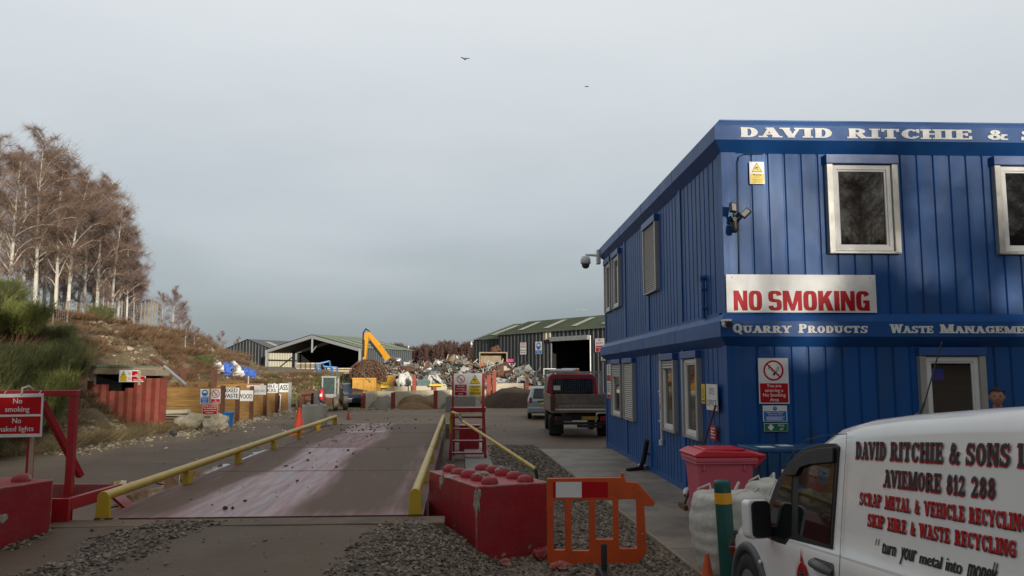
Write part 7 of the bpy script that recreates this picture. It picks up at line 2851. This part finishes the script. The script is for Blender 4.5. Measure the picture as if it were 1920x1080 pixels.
# wire fence along the crest
r = thing('wire_fence', 'tall wire mesh fence on wooden posts along the top of the bank', 'fence')
FP = [(-20, 29), (6, 30), (37, 31), (68, 31.5), (93, 33), (120, 34.5), (136, 36), (165, 38), (196, 40), (209, 41.5), (222, 43), (245, 44.5), (259, 45.5), (266, 46.5), (272, 47.5), (278, 48.5), (283, 49.5), (290, 51)]
fp = []
for i, (px, Y) in enumerate(FP):
    x = px_x(px, Y)
    z = bank_h(x, Y)-.2
    hh = at(px, 566+((i*7) % 5)-2, Y).z-z
    rr_ = .11 if i == 3 else .042
    mb = MB()
    mb.tube([(x, Y, z), (x, Y, z+hh)], rr_, 8)
    mb.build('post', m_woodg, r)
    fp.append(Vector((x, Y, z+hh)))
mb = MB()
for a, b in zip(fp, fp[1:]):
    L = (b-a).length
    for k in range(9):
        mb.tube([a-Vector((0, 0, .05+.17*k)), b-Vector((0, 0, .05+.17*k))], .007, 3, caps=False)
    for k in range(int(L/.22)):
        q = a.lerp(b, (k+.5)/(L/.22))
        mb.tube([q-Vector((0, 0, .05)), q-Vector((0, 0, 1.45))], .006, 3, caps=False)
mb.build('wire_mesh', m_galv, r)

# broom bushes on the near bank
def bush_proto(m, seed, n):
    rg = np.random.RandomState(seed)
    P, D = [], []
    cl = [(rg.uniform(-.75, .75), rg.uniform(-.75, .75), rg.uniform(.55, 1)) for _ in range(26)]
    for (cx, cy, kk) in cl:
        n_ = n//26
        a = rg.rand(n_)*6.28
        L = kk*(.07+.15*rg.rand(n_))
        base = kk*rg.rand(n_)**.7*.85
        sp_ = .05+.3*(base/kk)
        r_ = np.sqrt(rg.rand(n_))*sp_
        P.append(np.stack([cx*(.75+.25*base)+np.cos(a)*r_, cy*(.75+.25*base)+np.sin(a)*r_, base], 1))
        b2 = a+rg.normal(0, .6, n_)
        l_ = rg.uniform(.1, .75, n_)
        D.append(np.stack([np.cos(b2)*L*l_, np.sin(b2)*L*l_, L*rg.uniform(.35, 1.0, n_)], 1))
    V_, F_ = strips(np.concatenate(P), np.concatenate(D), .006, seed=seed)
    r = thing('broom_bush', '', 'bush')
    f_ = npmesh('foliage', V_, F_, m, r)
    mb = MB()
    for cx, cy, kk in cl: mb.tube([(cx*.5, cy*.5, -.2), (cx*.9, cy*.9, kk*.6)], [.02, .006], 5)
    s_ = mb.build('stem', m_rustd, r)
    return r, [f_, s_]
BP = [bush_proto(m_broom, 41, 26000), bush_proto(m_broom, 42, 26000), bush_proto(m_broom2, 43, 24000)]
BU = [(-17.0, 23.5, 1.6, 1.25, 0, 'green broom bush at the left edge, highest below the fence'), (-14.2, 21.0, 1.7, 1.7, 1, 'big green broom bush at the left edge over the hanging sign'), (-16.8, 26.5, 1.6, 1.4, 2, 'bright green broom bush right of the highest bush'), (-14.9, 24.2, 1.6, 1.8, 0, 'dense green broom bush in the middle of the green slope'), (-16.6, 29.3, 1.4, 1.6, 1, 'green broom bush left above the low store'), (-14.0, 23.4, 1.5, 1.7, 2, 'yellowish green broom bush low in front of the others'), (-18.6, 27.8, 1.5, 1.1, 0, 'green broom bush below the thick fence post'), (-15.9, 28.0, 1.2, 1.5, 1, 'green broom bush against the left end of the rust red screen'), (-12.9, 18.6, 1.4, 1.5, 0, 'green broom bush lowest at the left edge behind the red frame'),
      (-19.4, 37.5, .7, .9, 1, 'small green bush among the heather under the fence'), (-17.6, 45.5, .9, .9, 0, 'small green bush on the rubble slope right of the heather'), (-17.2, 34.2, .8, 1.0, 1, 'small green bush above the sign of the low store'), (-16.0, 36.0, .8, .9, 0, 'small dark green bush left of the rusty beam'), (-22.5, 62, 1.0, 1.2, 1, 'green bush near the foot of the black gabled shed'), (-18.6, 25.0, 1.5, 1.2, 1, 'green broom bush behind and left of the bright green one'), (-15.8, 21.9, 1.6, 1.4, 0, 'green broom bush between the two biggest bushes at the left edge'), (-17.9, 30.6, 1.3, 1.4, 0, 'green broom bush highest on the slope beside the heather'), (-13.3, 20.9, 1.5, 1.7, 2, 'low green broom bush right behind the red frame post'), (-19.9, 30.8, 1.3, 1.4, 1, 'green broom bush right under the wire fence')]
for i, (x, y, s, h, k, lb) in enumerate(BU):
    pr, ch = BP[k]
    M = T(x, y, bank_h(x, y)-.1) @ RZ(i*1.9) @ Matrix.Diagonal((s, s, h, 1))
    if not pr.get('label'):
        pr.matrix_world = M
        o = pr
        o['label'] = lb
    else: o = dup(pr, M, lb, ch=ch)
    o['group'] = 'green broom bushes on the bank'
tag(tufts('dead_bracken', [(rs.gauss(-12.6, .55), rs.uniform(19, 29.5), 0.05, rs.uniform(.4, 1.1)) for _ in range(230)], m_dryg, 60, .34, .45, .009, 33, 1.2), 'dead brown bracken along the foot of the green bank', 'bracken', kind='stuff')

# ------------------------------------------------------------------ far wood and the wood behind the camera
def wood(name, label, spots, m, n_tw, cr, tw, seed, under=None, mu=None, twz=(.3, 1.0), cap=99):
    rg = np.random.RandomState(seed)
    P, D, mbv = [], [], MB()
    W_ = []
    for (x, y, z, h) in spots:
        mbv.tube([(x, y, z-.3), (x+rg.normal(0, .1), y, z+h*.5), (x+rg.normal(0, .2), y, z+h*.9)], [.012*h, .009*h, .002*h], 5, mi=1, caps=False)
        n = n_tw
        t = twz[0]+(twz[1]-twz[0])*rg.rand(n)**.8
        a = rg.rand(n)*6.28
        rad = cr*h*(1.15-t)*np.sqrt(rg.rand(n))*1.1
        P.append(np.stack([x+rad*np.cos(a), y+rad*np.sin(a), z+h*t], 1))
        L = h*.09*(.5+rg.rand(n))
        D.append(np.stack([np.cos(a)*L*.6, np.sin(a)*L*.6, L*rg.uniform(-.1, 1, n)], 1))
    V_, F_ = strips(np.concatenate(P), np.concatenate(D), tw, seed=seed)
    k = len(V_)
    vs = np.concatenate([V_, np.array(mbv.v)])
    if under:
        q = []
        for (x, y, z, h) in spots:
            n = under
            zz = z+min(h*.77, cap+.5*rg.normal())*rg.rand(n)**.85
            a = rg.rand(n)*6.28
            rr_ = (2.0-.7*(zz-z)/(h*.77))*np.sqrt(rg.rand(n))
            c = np.stack([x+rr_*np.cos(a), y+rr_*np.sin(a), zz], 1)
            e1 = rg.normal(0, .22, (n, 3))
            e2 = rg.normal(0, .22, (n, 3))
            q.append(np.stack([c-e1-e2, c+e1-e2, c+e1+e2, c-e1+e2], 1).reshape(-1, 3))
        q = np.concatenate(q)
        Fu = np.arange(len(q)).reshape(-1, 4)+len(vs)
        vs = np.concatenate([vs, q])
    Ft = np.array(mbv.f)+k
    allF = np.concatenate([F_, Ft]+([Fu] if under else []))
    o = npmesh(name, vs, allF, [m, m_birch, mu or m])
    mi = np.concatenate([np.zeros(len(F_)), np.ones(len(Ft))]+([np.full(len(Fu), 2)] if under else [])).astype(np.int32)
    o.data.polygons.foreach_set('material_index', mi)
    return tag(o, label, 'woodland', kind='stuff')
rg = random.Random(77)
sp = []
for _ in range(190):
    Y = rg.uniform(150, 185)
    px = rg.uniform(735, 930)
    top = 652+rg.uniform(-5, 9)-(7 if 825 < px < 855 else 0)-(4 if px > 870 else 0)
    sp.append((px_x(px, Y), Y, 0, at(px, top, Y).z))
wood('far_woodland', 'reddish brown leafless wood beyond the scrap heap', sp, m_twigf, 420, .2, .09, 5)
sp = []
for _ in range(70):
    Y = rg.uniform(190, 240)
    px = rg.uniform(350, 560)
    sp.append((px_x(px, Y), Y, 2, at(px, 662+rg.uniform(-6, 8), Y).z-2))
wood('far_woodland', 'low leafless wood on the skyline behind the gabled shed', sp, m_twigf, 300, .22, .1, 6)
# the wood the office windows mirror; it also shades the near yard
SH = Vector((math.sin(SUN_AZ), -math.cos(SUN_AZ), 0))
SP = Vector((math.cos(SUN_AZ), math.sin(SUN_AZ), 0))
sp = []
for _ in range(230):
    a = rg.uniform(-62, 70)
    q = Vector((0, 5, 0))+SH*rg.uniform(43, 54)+SP*a
    sp.append((q.x, q.y, 0, 15.0*rg.uniform(.94, 1.06)))
for _ in range(90):
    q = Vector((0, 5, 0))+SH*rg.uniform(43, 54)+SP*rg.uniform(-14, 24)
    sp.append((q.x, q.y, 0, 15.0*rg.uniform(.94, 1.06)))
wood('near_woodland', 'mixed bare and evergreen wood mirrored in the office windows', sp, m_twig, 90, .15, .035, 8, under=560, mu=m_conif, cap=10.3)

for i, a in enumerate((-26, -15, -5, 3, 11, 20, 33, 47)):
    q = Vector((0, 5, 0))+SH*(40+3*math.sin(i*2.3))+SP*a
    pr, h, ch = protos[(0, 2, 4)[i % 3]]
    s_ = (15.5+1.3*math.sin(i*1.7))/h
    o = dup(pr, T(q.x, q.y, 0) @ RZ(i*1.1) @ Matrix.Diagonal((s_*1.1, s_*1.1, s_, 1)), 'tall bare birch at the edge of the wood mirrored in the office windows', ch=ch)
    o['group'] = 'bare birches before the mirrored wood'
# ------------------------------------------------------------------ birds
def bird(label, px, py, Y, span, m, up=.25, rz=0):
    q = at(px, py, Y)
    r = thing('bird', label, 'bird', T(*q) @ RZ(rz))
    mb = MB()
    mb.lathe([(0, -.2), (.035, -.14), (.06, 0), (.03, .14), (.0, .2)], 10, axis='y')
    mb.prism([(-.05, -.32), (.05, -.32), (.02, -.1), (-.02, -.1)], -.006, .006, plane='xy')
    for sg in (-1, 1):
        s_ = span/2
        P = [(0, .07), (s_*.5, .1), (s_, -.06), (s_*.5, -.07), (0, -.07)]
        zz = [0, up*s_*.8, up*s_*.6, up*s_*.8, 0]
        vs = [(sg*(x+.03), y, z) for (x, y), z in zip(P, zz)]+[(sg*(x+.03), y, z+.012) for (x, y), z in zip(P, zz)]
        mb.add(vs, [(0, 1, 3, 4), (1, 2, 3), (9, 8, 6, 5), (8, 7, 6), (0, 5, 6, 1), (1, 6, 7, 2), (2, 7, 8, 3), (3, 8, 9, 4)])
    mb.build('body', m, r, fix=True)
bird('dark bird gliding highest in the sky', 872, 111, 60, .75, m_black, .3, R(20))
bird('tiny dark bird in the sky right of the highest bird', 1100, 162.5, 90, .55, m_black, .1, R(10))
bird('white gull flying just above the black shed roof', 1090, 582, 75, 1.1, m_white, .12)
for k, (px, py, Y, lb) in enumerate(((884, 645, 73, 'white gull perched at the left corner of the black shed annex'), (1120, 597.5, 66, 'white gull standing on the shed ridge, left of another gull'), (1130, 597, 65, 'white gull standing on the shed ridge next to the office wall'), (766, 651, 112, 'white gull standing on the roof corner of the open shed'))):
    mb = MB()
    mb.blob((0, 0, 0), (.12, .22, .12), k, .15, 2, smooth=True)
    mb.blob((0, -.16, .16), (.07, .08, .07), k, .05, 2, smooth=True)
    mb.tube([(0, -.22, .15), (0, -.3, .13)], [.02, .004], 5)
    for x in (-.04, .04): mb.tube([(x, 0, -.05), (x, 0, -.3)], .012, 4)
    o = mb.build('gull', m_white)
    o.location = at(px, py, Y)
    tag(o, lb, 'bird', 'gulls on the roofs')
for o in S.objects:
    if '_used' in o: del o['_used']
for o in list(S.objects):
    if 'label' in o and o['label'] == '' : bpy.data.objects.remove(o)
